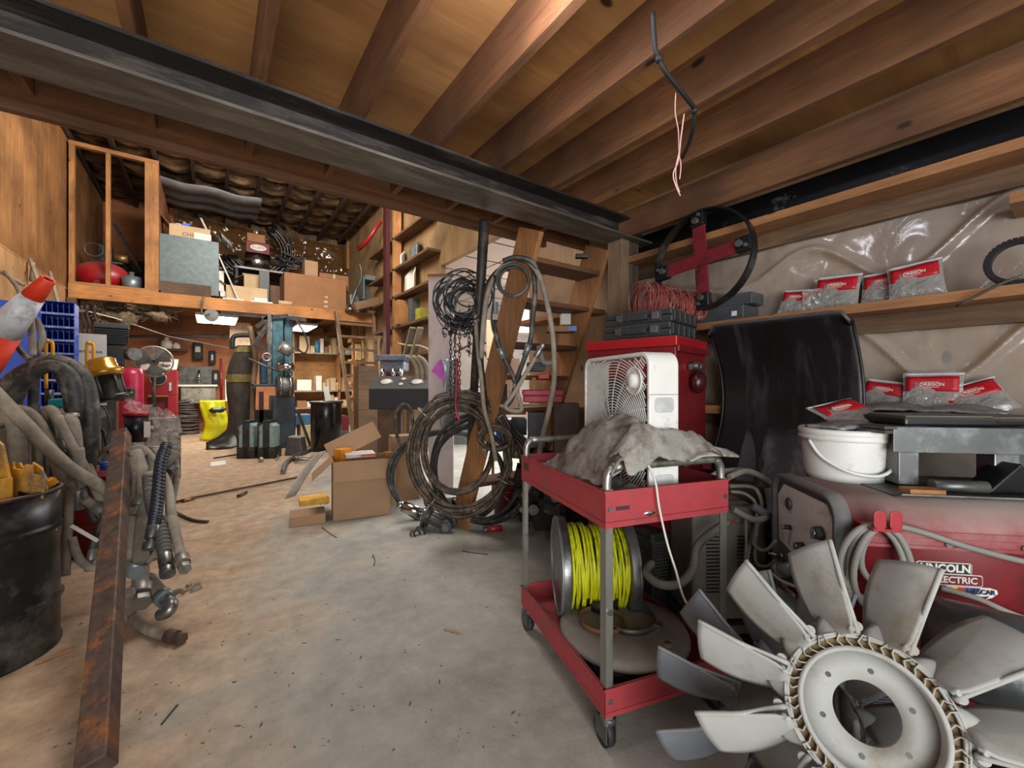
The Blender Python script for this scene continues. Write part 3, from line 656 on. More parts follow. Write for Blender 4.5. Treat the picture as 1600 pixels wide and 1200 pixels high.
# ---------- black curved panel ----------
Y0, Y1 = 1.30, .63
def pan(u, v):
    z = .78+v*.86; s = math.sin(math.pi*min(1, max(0, (v*.95+.02))))
    return (2.36+.155*s, Y0+(Y1-Y0)*u - .02*s, z - (.05*(max(0, abs(2*u-1)-.88)/.12)**2 if v > .97 else 0))
bp = thing('curved_sheet', 'large black curved plastic panel leaning under the middle wall shelf', 'panel', (2.42, .965, .78))
gm = mat('matt_black_sheet', '0b0b0d', .42, var=.5, s=5, bmp=.05, stretch=(1, 3, .4), dirt=('2b2b2c', .2, 3))
link(MB().grid(30, 40, pan), 'sheet', gm, bp, True, solid=.012)
link(MB().tube([pan(i/20, 1) for i in range(21)], .008, 8), 'top_rim', mat('scuffed_edge', '4b4c4e', .5, .2), bp, True)
for u in (0, 1): link(MB().tube([pan(u, i/20) for i in range(21)], .008, 8), 'side_rim', gm, bp, True)
# what carries it: a dark crate behind the machines
cr = thing('storage_crate', 'dark crate on the floor carrying the black curved panel', 'crate', (2.45, .95, 0))
link(MB().box(-.22, .22, -.33, .33, 0, .77), 'crate_body', mat('dark_crate', '2a2624', .8), cr, bev=.006)
link(MB().box(-.225, .225, -.335, .335, .70, .775), 'crate_rim', darkw(1), cr)
# grey sheets in front of it
for i, (pts, lab) in enumerate((((W(1142, 770, 2.25), W(1166, 668, 2.38), W(1200, 672, 2.32), W(1178, 775, 2.2)), 'narrow dark rubber sheet leaning left of the grey scratched sheet'),
                               ((W(1172, 790, 2.12), W(1198, 668, 2.27), W(1262, 672, 2.12), W(1262, 790, 1.98)), 'grey scratched sheet leaning between the cart and the white bucket'))):
    def q(u, v, P=pts): return (P[0]*(1-u)+P[3]*u)*(1-v)+(P[1]*(1-u)+P[2]*u)*v
    solo(MB().grid(8, 8, q), 'rubber_sheet', mat('scratched_grey', '47484a', .55, .2, var=.4, s=8, stretch=(1, 1, .15), dirt=('727272', .3, 8)), lab, 'sheet', solid=.012)
# ================= RED WELDER AND THE FAN =================
WA = math.atan2(-.705, .71)                      # long side of the welder
WO = Vector((1.63, .459, 0))                     # its near front corner
wz = WA
wd = thing('red_welder', 'large red wheeled welding machine with grey front panel and coiled cable', 'welder', WO, wz)
# local: x along the machine, y across (0 near side .. .43 far side)
WL, WW, WT = 1.02, .43, .925
def prof(top, ins=0, r=.10, z0=.14, n=8):
    p = [(ins, z0)]; 
    pts = [(ins, z0)]
    for i in range(n+1):
        a = R(180-90*i/n); pts.append((ins+r+r*math.cos(a), top-r+r*math.sin(a)))
    for i in range(n+1):
        a = R(90-90*i/n); pts.append((WW-ins-r+r*math.cos(a), top-r+r*math.sin(a)))
    pts.append((WW-ins, z0)); return pts
MY = Matrix(((0, 0, 1, 0), (1, 0, 0, 0), (0, 1, 0, 0), (0, 0, 0, 1)))  # (y,z) outline swept along x
wred = mat('dusty_red', '84242a', .55, var=.14, dirt=('8b5a58', .4, 3), dust=.9, bmp=.05)
wred2 = mat('door_red', '6b0f17', .45, var=.12, dirt=('4b0f14', .2, 4), bmp=.04)
link(MB().prism(prof(WT, .012), .03, WL, MY, True), 'body', wred2, wd)
def hood(u, v):
    i = prof(WT+.004, 0)[1:-1]; k = u*(len(i)-1); a = int(min(k, len(i)-2)); t = k-a
    y = i[a][0]*(1-t)+i[a+1][0]*t; z = i[a][1]*(1-t)+i[a+1][1]*t; return (.032+v*(WL-.032), y, z)
hd = MB().grid(34, 1, hood); hd.box(.032, WL, -.006, .004, .795, .84).box(.032, WL, -.012, .004, .790, .798).box(.032, WL, -.009, .004, .816, .820).box(.032, WL, WW-.004, WW+.006, .795, .84)
link(hd, 'hood', wred, wd, solid=.003)
fr = MB(); ringp = prof(WT+.010, -.004, .075); inn = prof(WT-.010, .012, .06, .16)
vs = [(-.012, a, b) for a, b in ringp]+[(-.012, a, b) for a, b in inn]+[(.035, a, b) for a, b in ringp]+[(.035, a, b) for a, b in inn]; k = len(ringp)
fs = []
for a in range(k):
    b = (a+1) % k; fs += [(a, b, k+b, k+a), (a, 2*k+a, 2*k+b, b), (k+a, k+b, 3*k+b, 3*k+a)]
bz = mat('dusty_bezel', '56585a', .6, var=.15, dust=.5)
link(MB().add(vs, fs, True), 'front_bezel', bz, wd)
fp = mat('panel_light_grey', 'c2c2bc', .6, var=.12, dirt=('7d796c', .2, 9)); fpd = mat('panel_dark', '4c4c4a', .5, var=.2, dirt=('6a6862', .25, 9))
link(MB().prism(inn, .004, .012, MY), 'front_panel', fpd, wd)
link(MB().prism([(.04, .60), (WW-.04, .66), (WW-.03, .84), (WW-.08, .895), (.07, .895), (.03, .84)], -.002, .006, MY), 'control_plate', fp, wd)
for (y, z, r) in ((.085, .79, .024), (.10, .68, .021), (.20, .70, .016), (.29, .74, .010)):
    kb = link(MB().cyl((-.006, y, z), (-.03, y, z), r, r*.85, n=18), 'knob', blackr, wd)
    link(MB().cyl((-.03, y, z), (-.034, y, z), r*.6, n=14).box(-.038, -.03, y-.003, y+.003, z-r*.8, z+r*.8), 'knob_cap', chrome, kb)
link(MB().ball((-.008, .30, .83), .02, 12, (.5, 1, 1.2)), 'indicator', dsteel, wd)
link(MB().cyl((-.004, .36, .60), (-.05, .37, .605), .006, n=8).cyl((-.004, .36, .60), (-.01, .36, .60), .012, n=8), 'toggle_switch', chrome, wd)
for (y, a) in ((.25, 0), (.20, 12)): link(MB().prism([(-.018, -.028), (.018, -.028), (0, .03)], -.004, .0, T(.002, y, .555) @ MY @ rotm(a+180*(a == 0), 'Z')), 'warning_mark', mat('warn_red', 'c0392b', .5), wd)
link(MB().box(-.002, .004, .23, .38, .43, .50), 'name_strip', mat('dark_red_strip', '5d2421', .5), wd)
RZ = Matrix.Rotation(R(-90), 4, 'Z')
text('POWER', .03, offw, wd, T(-.004, .31, .482) @ RZ @ RX); text('Pro', .05, offw, wd, T(-.004, .20, .45) @ RZ @ RX)
text('LINCOLN', .024, mat('warn_red', 'c0392b', .5), wd, T(-.004, .31, .45) @ RZ @ RX)
# side marks
sp = thing; 
def plate(x, z, w_, h_, m, name, y=-.001, r=.012, t=.0015): return link(MB().prism(rrect(w_, h_, r, 4), 0, t, T(x, y, z) @ RX), name, m, wd)
lx = .307
plate(lx-.005, .725, .152, .036, offw, 'logo_border', .012, .007); plate(lx-.005, .725, .147, .031, mat('logo_black', '1d1d21', .4), 'logo_field', .0105, .006)
plate(lx+.015, .690, .170, .036, offw, 'logo_border', .012, .007); plate(lx+.015, .690, .165, .031, wred2, 'logo_field', .0105, .006)
text('LINCOLN', .032, offw, wd, T(lx-.003, .0085, .725) @ RX, bold=.0013); text('ELECTRIC', .0275, offw, wd, T(lx+.024, .0085, .690) @ RX, bold=.0007)
MM = T(.60, .010, .472) @ RX @ Matrix.Shear('XY', 4, (0.25, 0))
link(MB().prism([(-.16, .03), (.06, .03), (.095, .02), (.10, 0), (.07, -.025), (.04, -.035), (.06, -.015), (.02, -.022), (-.11, .005)], 0, .0012, T(.392, .011, .655) @ RX @ Matrix.Scale(.55, 4)), 'race_mark', offw, wd)
for i, c in enumerate(('d8b92a', 'c03a25', '5a4a86', '23356f')): link(MB().prism([(-.13+i*.035, .026), (-.10+i*.035+.01, .026), (-.115+i*.035, -.012), (-.14+i*.035, -.005)], 0, .0006, T(.392, .0095, .655) @ RX @ Matrix.Scale(.55, 4)), 'race_stripe', mat('stripe_%d' % i, c, .5), wd)
text('NASCAR', .0195, mat('navy', '1e2a5a', .5), wd, T(.400, .0078, .658) @ RX, bold=.0006)
# cable hook and cable
hk = link(MB().box(.045, .125, -.085, .0, .858, .866), 'cable_hook', red, wd, bev=.002)
for x in (.064, .107): link(MB().prism(rrect(.034, .06, .016, 6), 0, .005, T(x, -.080, .892) @ RX), 'hook_tab', red, hk, bev=.002)
for x, z in ((.30, .806), (.50, .806)): link(MB().cyl((x, -.014, z), (x, -.004, z), .010, n=8), 'hood_screw', steel, wd)
for x in (.12, .88):
    for y in (-.02, WW-.02): link(MB().cyl((x, y, .12), (x, y+.04, .12), .12, n=30), 'wheel', blackr, wd)
link(MB().box(.02, WL, .02, WW-.02, .10, .15), 'base_frame', black, wd)
def wl(x, y, z): return wd.matrix_basis @ Vector((x, y, z))
cabm = mat('grey_cable', '7c7a73', .65, var=.15, dust=.3)
m = MB(); cx, cz = .085, .745
for (r1, r2, dx, dz, y) in ((.088, .115, -.02, .0, -.045), (.080, .135, .005, -.02, -.055), (.062, .095, .02, .02, -.035)):
    m.tube([wl(cx+dx+r1*math.cos(t), y+.01*math.sin(t*2), cz+dz+.005+r2*math.sin(t)) for t in [2*math.pi*i/28 for i in range(28)]], .0095, 10, closed=True)
m.tube([wl(.08, -.05, .878), wl(.13, -.055, .87), wl(.22, -.03, .845), wl(.36, -.02, .80), wl(.55, -.02, .76), wl(.9, -.03, .72)], .009, 10, sub=6)
m.tube([wl(.08, -.05, .87), wl(.04, -.05, .85), wl(.012, -.04, .78), wl(.008, -.035, .68), wl(.01, -.035, .5), wl(.03, -.035, .2)], .0105, 10, sub=6)
m.tube([wl(.16, -.04, .66), wl(.12, -.04, .64), wl(.085, -.04, .58), wl(.06, -.04, .48)], .009, 10, sub=6)
m.tube([wl(.26, -.03, .68), wl(.36, -.03, .655), wl(.5, -.03, .60), wl(.8, -.06, .54)], .008, 10, sub=6)
solo(m, 'welding_cable', cabm, 'grey cable coiled over the red hook on side of the welder', 'cable')
# gas plug and torch at the front
tg = thing('torch_cables', 'bundle of grey torch cables and handles hanging beside the welder front', 'cable', W(1185, 900, 1.95)); 
random.seed(11)
def tub(pl, r, m, sub=6): return MB().tube([W(*p) for p in pl], r, 10, sub=sub)
for pl, r in (([(1140, 745, 1.9), (1165, 736, 1.95), (1190, 745, 1.95), (1212, 765, 1.9), (1208, 800, 1.85), (1180, 812, 1.85), (1145, 795, 1.85)], .014),
              ([(1100, 755, 2.0), (1120, 740, 2.0), (1150, 735, 2.0), (1180, 740, 2.0), (1202, 760, 1.95)], .014),
              ([(1140, 760, 1.95), (1170, 760, 1.95), (1185, 770, 1.9), (1190, 800, 1.9), (1172, 850, 1.85), (1168, 880, 1.8), (1180, 900, 1.8)], .009),
              ([(1142, 768, 1.9), (1165, 772, 1.9), (1182, 790, 1.88), (1180, 830, 1.86), (1178, 850, 1.8), (1195, 860, 1.75), (1212, 845, 1.7)], .007),
              ([(1186, 790, 1.9), (1180, 870, 1.8), (1195, 885, 1.75), (1212, 875, 1.7)], .006),
              ([(1165, 800, 1.9), (1166, 850, 1.85), (1164, 880, 1.8)], .006),
              ([(1205, 895, 1.6), (1222, 908, 1.55), (1248, 918, 1.5)], .006)):
    link(tub(pl, r, cabm), 'cable', cabm, tg, True)
link(MB().tube([W(1204, 765, 1.9), W(1208, 790, 1.86), W(1206, 806, 1.84)], .026, 12, sub=3), 'torch_handle', bz, tg, True)
link(MB().tube([W(1175, 790, 1.88), W(1195, 802, 1.86), W(1206, 804, 1.84)], .02, 12, sub=3), 'torch_handle', bz, tg, True)
link(MB().cyl(W(1212, 892, 1.66), W(1242, 888, 1.56), .024, n=16).cyl(W(1216, 891, 1.65), W(1222, 890, 1.63), .029, n=16), 'plug', galv, tg, True)
solo(MB().bar(FL(1189, 985), W(1189, 714, 2.18), .022, .012), 'flat_bar', black, 'upright black flat bar standing among the torch cables', 'bar')
# ---------- things on the welder ----------
def wt(px, py): return FL(px, py, WT+.01)
bk = thing('plastic_bucket', 'white lidded plastic bucket standing on the red welder', 'bucket', (2.03, .555, WT+.006), R(-30))
link(MB().lathe([(0, 0), (.125, 0), (.131, .02), (.140, .155)], 40), 'pail', white, bk)
link(MB().lathe([(.141, .152), (.150, .155), (.150, .166), (.146, .172), (.151, .176), (.151, .19), (.145, .197), (.13, .192), (0, .19)], 40), 'lid', white, bk)
link(MB().tube([Vector((-.150, 0, .150)), Vector((-.140, -.05, .09)), Vector((-.09, -.12, .045)), Vector((0, -.155, .04)), Vector((.09, -.125, .09)), Vector((.145, -.03, .15)), Vector((.15, 0, .158))], .006, 8, sub=6), 'handle', white, bk)
p = Vector((2.03, .54, WT+.205))
saw_bag(p+Vector((.08, -.05, .0)), erot(-50, -62, -24), 'red-carded clear bag slumped over the white bucket lid', 1.0)
solo(MB().grid(14, 10, lambda u, v: (p.x-.14+.24*u+.03*v, p.y+.07-.09*u+.13*v-.09, p.z+.004+.018*math.sin(u*3.1)*math.sin(v*3.1)+.006*noise.noise(Vector((u*6, v*6, 2))))), 'flat_packet', mat('silver_packet', '8b8c8b', .3, .3), 'flat grey dusty packet lying on the white bucket lid', 'packet', solid=.012)
ss = mat('raw_steel', '696a69', .42, .75, var=.25, dirt=('8b8c8c', .35, 5), s=5)
stn = thing('steel_stand', 'raw steel stand of square tube on top of the red welder', 'stand', wl(.30, .20, WT+.02), WA)
wlc = lambda x0, x1, y0, y1, z0, z1: MB().box(x0, x1, y0, y1, z0, z1)
link(wlc(-.03, .62, -.03, -.026, .115, .205).box(-.03, .62, -.026, .03, .2, .205), 'top_angle', ss, stn, bev=.002)
link(wlc(-.03, .62, .16, .20, .115, .205), 'rear_rail', ss, stn, bev=.003)
link(wlc(-.01, .055, -.024, .04, .0, .2), 'leg', ss, stn, bev=.004); link(wlc(.28, .355, -.024, .045, .0, .2), 'leg', ss, stn, bev=.004)
link(wlc(-.02, .03, .15, .20, .0, .2), 'leg', ss, stn, bev=.004); link(wlc(.5, .55, .15, .20, .0, .2), 'leg', ss, stn, bev=.004)
tr = thing('steel_tray', 'shallow dark steel tray under the stand on the red welder', 'tray', wl(.20, .06, WT+.006), WA)
link(MB().box(0, .75, 0, .34, 0, .004), 'tray_floor', dsteel, tr)
link(MB().add([(0, 0, .002), (.75, 0, .002), (.75, -.03, .014), (0, -.03, .014)], [(0, 1, 2, 3)]), 'tray_lip', ss, tr, solid=.004)
for i, (dx, dy, m_, nm, lb, ct_, sz) in enumerate((
    (.02, .0, mat('dark_battery', '141517', .4, dust=.35), 'battery', 'flat black battery pack lying on the steel stand', 'battery', (.30, .20, .03)),
    (.30, .02, mat('dark_battery', '141517', .4), 'plastic_box', 'low black plastic box at the right on the steel stand', 'box', (.26, .18, .026)))):
    b_ = thing(nm, lb, ct_, wl(.30+dx, .19+dy, WT+.226), WA+R(3+i*4)); link(MB().box(0, sz[0], 0, sz[1], 0, sz[2]), 'case', m_, b_, bev=.008); link(MB().box(.01, sz[0]-.01, .01, sz[1]-.01, sz[2], sz[2]+.006), 'cover', mat('dusty_cover', '55534e', .7, dust=.5), b_, bev=.002)
solo(MB().box(0, .16, 0, .10, 0, .012, T(*wl(.235, .16, WT+.20)) @ rotm(math.degrees(WA)+20, 'Z')).box(0, .16, 0, .10, .016, .026, T(*wl(.235, .16, WT+.20)) @ rotm(math.degrees(WA)+12, 'Z')), 'steel_plates', ss, 'two bright flat steel plates stacked beside the bucket', 'plate')
bj = MB(); random.seed(2)
for i in range(160):
    q = wl(.265+random.random()*.10, .24+random.random()*.09, WT+.13+random.random()*.045); bj.cyl(q, q+Vector((random.uniform(-1, 1), random.uniform(-1, 1), random.uniform(-1, 1)))*.008, .005, n=5)
o = solo(bj, 'chain_heap', steel, 'heap of fine bright chain links beside the white bucket', 'chain'); o['kind'] = 'stuff'
cb = thing('chain_box', 'open metal box holding fine chain beside the white bucket', 'box', wl(.12, .09, WT+.012), WA)
link(MB().box(.15, .24, .16, .25, 0, .115), 'box_body', blackr, cb, bev=.004)
solo(MB().box(0, .10, 0, .05, 0, .022, T(*wl(.235, .045, WT+.012)) @ rotm(math.degrees(WA), 'Z')), 'wood_offcut', pine(0), 'small pine offcut on welder beside the stand leg', 'offcut')
solo(MB().cyl(wl(.35, .12, WT+.035), wl(.50, .11, WT+.035), .02, n=16), 'steel_tube', ss, 'short grey tube lying in the tray under the stand', 'tube')
solo(MB().prism([(-.10, 0), (.10, 0), (.02, .10)], 0, .08, T(*wl(.58, .2, WT+.014)) @ rotm(math.degrees(WA)+10, 'Z') @ RX), 'steel_wedge', black, 'dark triangular bracket in the tray under the stand', 'bracket', bev=.006)
solo(MB().box(-.05, .06, -.04, .04, 0, .05, T(*wl(.70, .16, WT+.014)) @ rotm(20, 'X')), 'rusty_block', mat('rusty_block', '5d5042', .8, var=.4, s=20, bmp=.6), 'rusty block with a cap beside the right stand leg', 'block', bev=.01)
# ---------- radiator fans ----------
def engine_fan(loc, nrm, spin, label, nb, rad, mcol, hub=True, dark=False):
    z = Vector(nrm).normalized(); x = Vector((0, 0, 1)).cross(z).normalized(); y = z.cross(x)
    M = Matrix((x, y, z)).transposed()
    t = thing('engine_fan', label, 'fan', loc, rot=M.to_euler())
    ri, ro = .128, .142
    if hub:
        link(MB().lathe([(.068*rad/.40, .0), (ri, .0), (ri, .012), (.068*rad/.40, .012), (.068*rad/.40, 0)], 64), 'hub_disc', mcol, t)
        link(MB().lathe([(ri-.002, -.03), (ri+.008, -.03), (ri+.008, .052), (ri-.002, .052), (ri-.002, -.03)], 64), 'inner_ring', fang, t)
        link(MB().lathe([(ro+.018, -.03), (ro+.022, -.03), (ro+.022, .045), (ro+.018, .045), (ro+.018, -.03)], 64), 'outer_ring', fang, t)
        link(MB().lathe([(ri, .032), (ro+.02, .032)], 64), 'web_floor', tan, t, solid=.003)
        wb = MB(); N_ = 44
        for k in range(N_):
            a = 2*math.pi*k/N_; a2 = a+math.pi/N_
            def pp(r, a, z0=.034): return Vector((r*math.cos(a), r*math.sin(a), z0))
            rm = (ri+ro)/2+.012
            wb.bar(pp(ri+.006, a), pp(rm, a2), .0026, .034, up=(0, 0, 1)); wb.bar(pp(rm, a2), pp(ro+.02, a), .0026, .034, up=(0, 0, 1)) if k % 2 else wb.bar(pp(rm, a2), pp(ro+.02, a2), .0026, .034, up=(0, 0, 1))
        link(wb, 'honeycomb_web', mat('sandy_web', '9a9384', .85, var=.15), t)
        for k in range(6):
            a = R(60*k+20); q = Vector((.10*rad/.42*math.cos(a), .10*rad/.42*math.sin(a), .0122)); link(MB().cyl(q, q+Vector((0, 0, .0006)), .006, n=12), 'bolt_hole', black, t)
        for k in range(nb):
            a = R(spin+360/nb*k-14.5); q = Vector(((ro+.038)*math.cos(a), (ro+.038)*math.sin(a), .048)); link(MB().cyl(q-Vector((0, 0, .03)), q, .011, n=12).cyl(q-Vector((0, 0, .03)), q+Vector((0, 0, .001)), .005, n=10), 'rivet_boss', mcol, t)
    for k in range(nb):
        a0 = spin+360/nb*k
        def bl_(u, v, a0=a0):
            r = ro+.02+(rad-ro-.02)*v
            half = 10.5-3.2*v+2.2*math.sin(math.pi*v)*(u-.1)
            if v < .15: half = half*(.8+.2*v/.15)
            a = a0 + (u-.5)*2*half - 1.5*v
            zz = .03 + (u-.5)*-.11*(1-.2*v)+.015*math.sin(math.pi*u)
            rr = r-.018*v*u
            return (rr*math.cos(R(a)), rr*math.sin(R(a)), zz)
        b_ = link(MB().grid(12, 14, bl_), 'blade', mcol, t, solid=.005)
        e0 = Vector(((ro+.024)*math.cos(R(a0-14)), (ro+.024)*math.sin(R(a0-14)), .05)); m_ = [e0]+[Vector(bl_(0, q)) for q in (.25, .5, .75, 1)]; m_[1] = m_[0]*.5+m_[2]*.5
        link(MB().tube(m_, .006, 8, sub=3), 'edge_rib', mcol, b_)
        link(MB().tube([Vector(bl_(0, .06)), Vector(bl_(.35, 0))+Vector((0, 0, -.012)), Vector(bl_(.7, .0)), Vector(bl_(1, .12))], .0065, 8, sub=4), 'root_lip', mcol, b_)
        # thick root rib that swoops from the ring into the blade
        def rib(s, a0=a0):
            r = ro+.015+(rad-ro)*.5*s; a = a0-11+ (4-24*s*s*.45)*1.0
            return Vector((r*math.cos(R(a)), r*math.sin(R(a)), .048-.035*s))
        link(MB().grid(4, 10, lambda u, v, a0=a0: ((ro+.012+.05*(1-(2*v-1)**2)*u)*math.cos(R(a0+360/nb*.5*(v*2-1)*.98)), (ro+.012+.05*(1-(2*v-1)**2)*u)*math.sin(R(a0+360/nb*.5*(v*2-1)*.98)), .045-.03*u)), 'root_web', mcol, b_, solid=.006)
    return t
engine_fan(W(1352, 1112, .98), (-.78, -.36, .40), 9, 'big dusty grey engine fan with honeycomb ring leaning against red welder', 11, .375, fang)
engine_fan(W(1240, 1120, 1.2), (-.72, -.50, .36), 40, 'second grey engine fan behind, its blades showing beside the cart', 11, .39, mat('blue_grey_nylon', '63676d', .65, var=.15, dust=.4), hub=False)
# grille and pipes seen through the hub
rd = thing('oil_cooler', 'dark finned cooler core seen through the fan hub', 'cooler', W(1385, 1150, 1.34), R(-40))
link(MB().box(-.02, .24, -.02, .03, -.25, .16), 'core', blackr, rd)
fb_ = MB()
for k in range(44): fb_.box(-.075, -.02, -.05, -.045, -.24+k*.009, -.236+k*.009)
link(MB().box(-.075, -.02, -.045, .03, -.25, .16), 'side_tank', dsteel, rd, bev=.004); link(fb_, 'fins', ss, rd)
rd.location.z = .26
solo(MB().tube([FL(1320, 1180, .06), W(1335, 1090, 1.3), W(1325, 1060, 1.36), W(1310, 1040, 1.5)], .035, 14, sub=5), 'elbow_pipe', dsteel, 'dull elbow pipe seen through left of the fan hub', 'pipe')
# dark plastic drum / guard at right behind the fan blades
gd = MB(); c0 = W(1445, 990, 1.14); c1 = W(1640, 1062, .98)
gd.cyl(c0, c1, .105, .13, n=36)
solo(gd, 'plastic_guard', mat('scuffed_black_film', '3a3d40', .3, .1, var=.4, dirt=('8b8e92', .35, 6), s=7), 'scuffed black cylindrical guard leaning right of the big fan', 'guard')
solo(MB().box(0, .75, 0, .34, 0, .30, T(1.50, .0, 0) @ rotm(-50, 'Z')), 'lower_box', mat('dark_low_box', '1d1c1c', .7), 'low dark box on the floor under the scuffed guard', 'box', bev=.01)
# angle bracket, short beam behind fan
ab = thing('angle_bracket', 'grey angle bracket lying behind the upper left fan blade', 'bracket', W(1248, 950, 1.45), R(-50)); link(MB().box(-.09, .09, -.015, .015, -.01, .02).box(-.09, .09, -.015, -.011, -.03, .02), 'angle', ss, ab, bev=.002)
ab.rotation_euler = (0, R(35), R(-36))
# ---------- ceiling cable ----------
cd = thing('black_conduit', 'black jointed cable hanging from the near ceiling joists', 'cable', W(1085, 180, 1.45))
link(MB().tube([W(1020, 20, 1.3), W(1024, 75, 1.32), W(1030, 92, 1.33), W(1040, 112, 1.34), W(1062, 140, 1.38), W(1078, 160, 1.42), W(1085, 172, 1.45), W(1083, 200, 1.5), W(1076, 225, 1.58), W(1066, 246, 1.66)], .0075, 10, sub=5), 'cable', blackr, cd, True)
for q in ((1030, 92, 1.33), (1085, 172, 1.45)): link(MB().ball(W(*q), .013, 12), 'joint_clip', blackr, cd, True)
pk = mat('pink_wire', 'd9a9a0', .5, var=.1)
m = MB()
m.tube([W(1056, 145, 1.40), W(1055, 175, 1.42), W(1060, 205, 1.44), W(1061, 240, 1.45), W(1064, 258, 1.45), W(1062, 280, 1.45)], .0018, 6, sub=5)
m.tube([W(1069, 178, 1.42), W(1064, 215, 1.43), W(1060, 250, 1.45), W(1052, 272, 1.45), W(1056, 290, 1.45), W(1063, 306, 1.45)], .0022, 6, sub=5)
m.tube([W(1062, 235, 1.44), W(1056, 262, 1.45), W(1057, 285, 1.45), W(1062, 300, 1.45)], .0018, 6, sub=5)
solo(m, 'pink_wires', pk, 'thin pink bare-ended wires dangling beside the black cable', 'wire')
# ================= MIDDLE OF THE FLOOR =================
def hose(pts, r, m, name, label, cat='hose', group=None, n=10, sub=6, ends=None, em=None, endl=.05):
    P = [W(*p) if not isinstance(p, Vector) else p for p in pts]
    if not ends: return solo(MB().tube(P, r, n, sub=sub), name, m, label, cat, group)
    t = thing(name, label, cat, (P[0]+P[-1])/2, group=group)
    link(MB().tube(P, r, n, sub=sub), 'hose_body', m, t, True)
    for k in ends:
        a, b = (P[0], P[1]) if k == 0 else (P[-1], P[-2]); d = (a-b).normalized()
        e = link(MB().cyl(a-d*endl, a+d*.004, r*1.35, n=14).cyl(a, a+d*endl*.45, r*.8, n=14).cyl(a+d*endl*.4, a+d*endl, r*1.25, n=6 if k else 14), 'end_fitting', em or dsteel, t, True, bev=.001)
    return t
# cardboard boxes
def carton(loc, rz, w_, d_, h_, label, flaps=(), m=card, tape=None, name='cardboard_box', txt=None, open_=True, group=None):
    t = thing(name, label, 'box', loc, rz, group)
    b = MB(); k = .004
    b.box(0, w_, 0, k, 0, h_).box(0, w_, d_-k, d_, 0, h_).box(0, k, 0, d_, 0, h_).box(w_-k, w_, 0, d_, 0, h_).box(0, w_, 0, d_, 0, k)
    if not open_: b.box(0, w_, 0, d_, h_-k, h_)
    link(b, 'carton', m, t)
    for (sd, ang, ln) in flaps:
        if sd == 'f': M = T(0, 0, h_) @ rotm(ang, 'X'); q = MB().box(0.003, w_-.003, -ln, 0, -.002, .002, M)
        if sd == 'b': M = T(0, d_, h_) @ rotm(-ang, 'X'); q = MB().box(0.003, w_-.003, 0, ln, -.002, .002, M)
        if sd == 'l': M = T(0, 0, h_) @ rotm(-ang, 'Y'); q = MB().box(-ln, 0, .003, d_-.003, -.002, .002, M)
        if sd == 'r': M = T(w_, 0, h_) @ rotm(ang, 'Y'); q = MB().box(0, ln, .003, d_-.003, -.002, .002, M)
        link(q, 'flap', m, t)
    if tape: link(MB().box(w_*.46, w_*.54, -.001, 0, 0, h_), 'tape', tape, t)
    if txt: text(txt[0], txt[1], txt[2] if len(txt) > 2 else mat('print_brown', '4b3726', .8), t, T(w_*.5, -.002, h_*.55) @ RX)
    return t
b0 = FL(520, 815); rzb = math.atan2(*(lambda v: (v.y, v.x))(FL(604, 804)-b0))
bx = carton(b0, rzb, .53, .40, .56, 'large open cardboard box with drooping flaps on the concrete floor', (('f', 72, .19), ('l', 42, .24), ('r', 60, .14)), card)
link(MB().box(-.02, .52, .10, .104, .0, .22, T(0, .30, .56) @ rotm(-25, 'Y') @ rotm(-35, 'X')), 'flap', card, bx)
solo(MB().box(.12, .40, .10, .35, .57, .60, T(*b0) @ rotm(math.degrees(rzb), 'Z')), 'paper_pack', mat('white_red_pack', 'c9bdb6', .6), 'white and red flat pack lying across the large open box', 'pack')
solo(MB().box(.26, .40, .098, .10, .575, .60, T(*b0) @ rotm(math.degrees(rzb), 'Z')), 'red_slip', mat('slip', 'b95a50', .6), 'small red paper slip on the front of the white pack', 'paper')
solo(MB().box(.0, .30, .0, .26, 0, .09, T(*FL(452, 825)) @ rotm(math.degrees(rzb)+2, 'Z')), 'flat_box', card, 'flat closed cardboard box lying in front of the large open box', 'box', bev=.004)
solo(MB().box(.03, .30, .09, .30, .092, .15, T(*FL(463, 812)) @ rotm(math.degrees(rzb)+4, 'Z')), 'yellow_box', mat('yellow_card', 'cf9a1e', .6), 'shallow yellow carton on top of the flat cardboard box', 'box', bev=.003)
solo(MB().grid(6, 6, lambda u, v: tuple(FL(468, 815)+Vector((.20+.07*u, .10+.05*v, .093+.02*abs(noise.noise(Vector((u*5, v*5, 1)))))))), 'crumpled_paper', offw, 'crumpled white paper on the flat cardboard box', 'paper', solid=.002)
solo(MB().grid(6, 8, lambda u, v: (b0.x-.42+.10*u+.28*v, b0.y-.10+.08*u+.10*v, .30+.36*v+.03*math.sin(v*3))), 'card_strip', mat('pale_card', 'b5ac9e', .8), 'pale bent card strip leaning left of the large open box', 'card', solid=.004)
c1 = FL(612, 785); carton(c1, rzb, .30, .22, .72, 'tall narrow cardboard box standing behind the large open box', (), card, open_=False)
carton(FL(596, 792), rzb+.1, .16, .14, .40, 'slim pale carton between the large box and the tall one', (), card2, open_=False)
solo(MB().bar(FL(622, 770)+Vector((0, 0, .18)), W(606, 706, 4.0), .07, .012), 'wood_stake', pine(2), 'splintered wooden stake poking out beside the large open box', 'stake')
solo(MB().box(0, .13, 0, .12, 0, .20, T(*(b0+Vector((.12, .2, .44)))) @ rotm(20, 'Z')), 'orange_pack', mat('orange_pack', 'd98a25', .6), 'orange packet peeking above the large open box', 'pack')
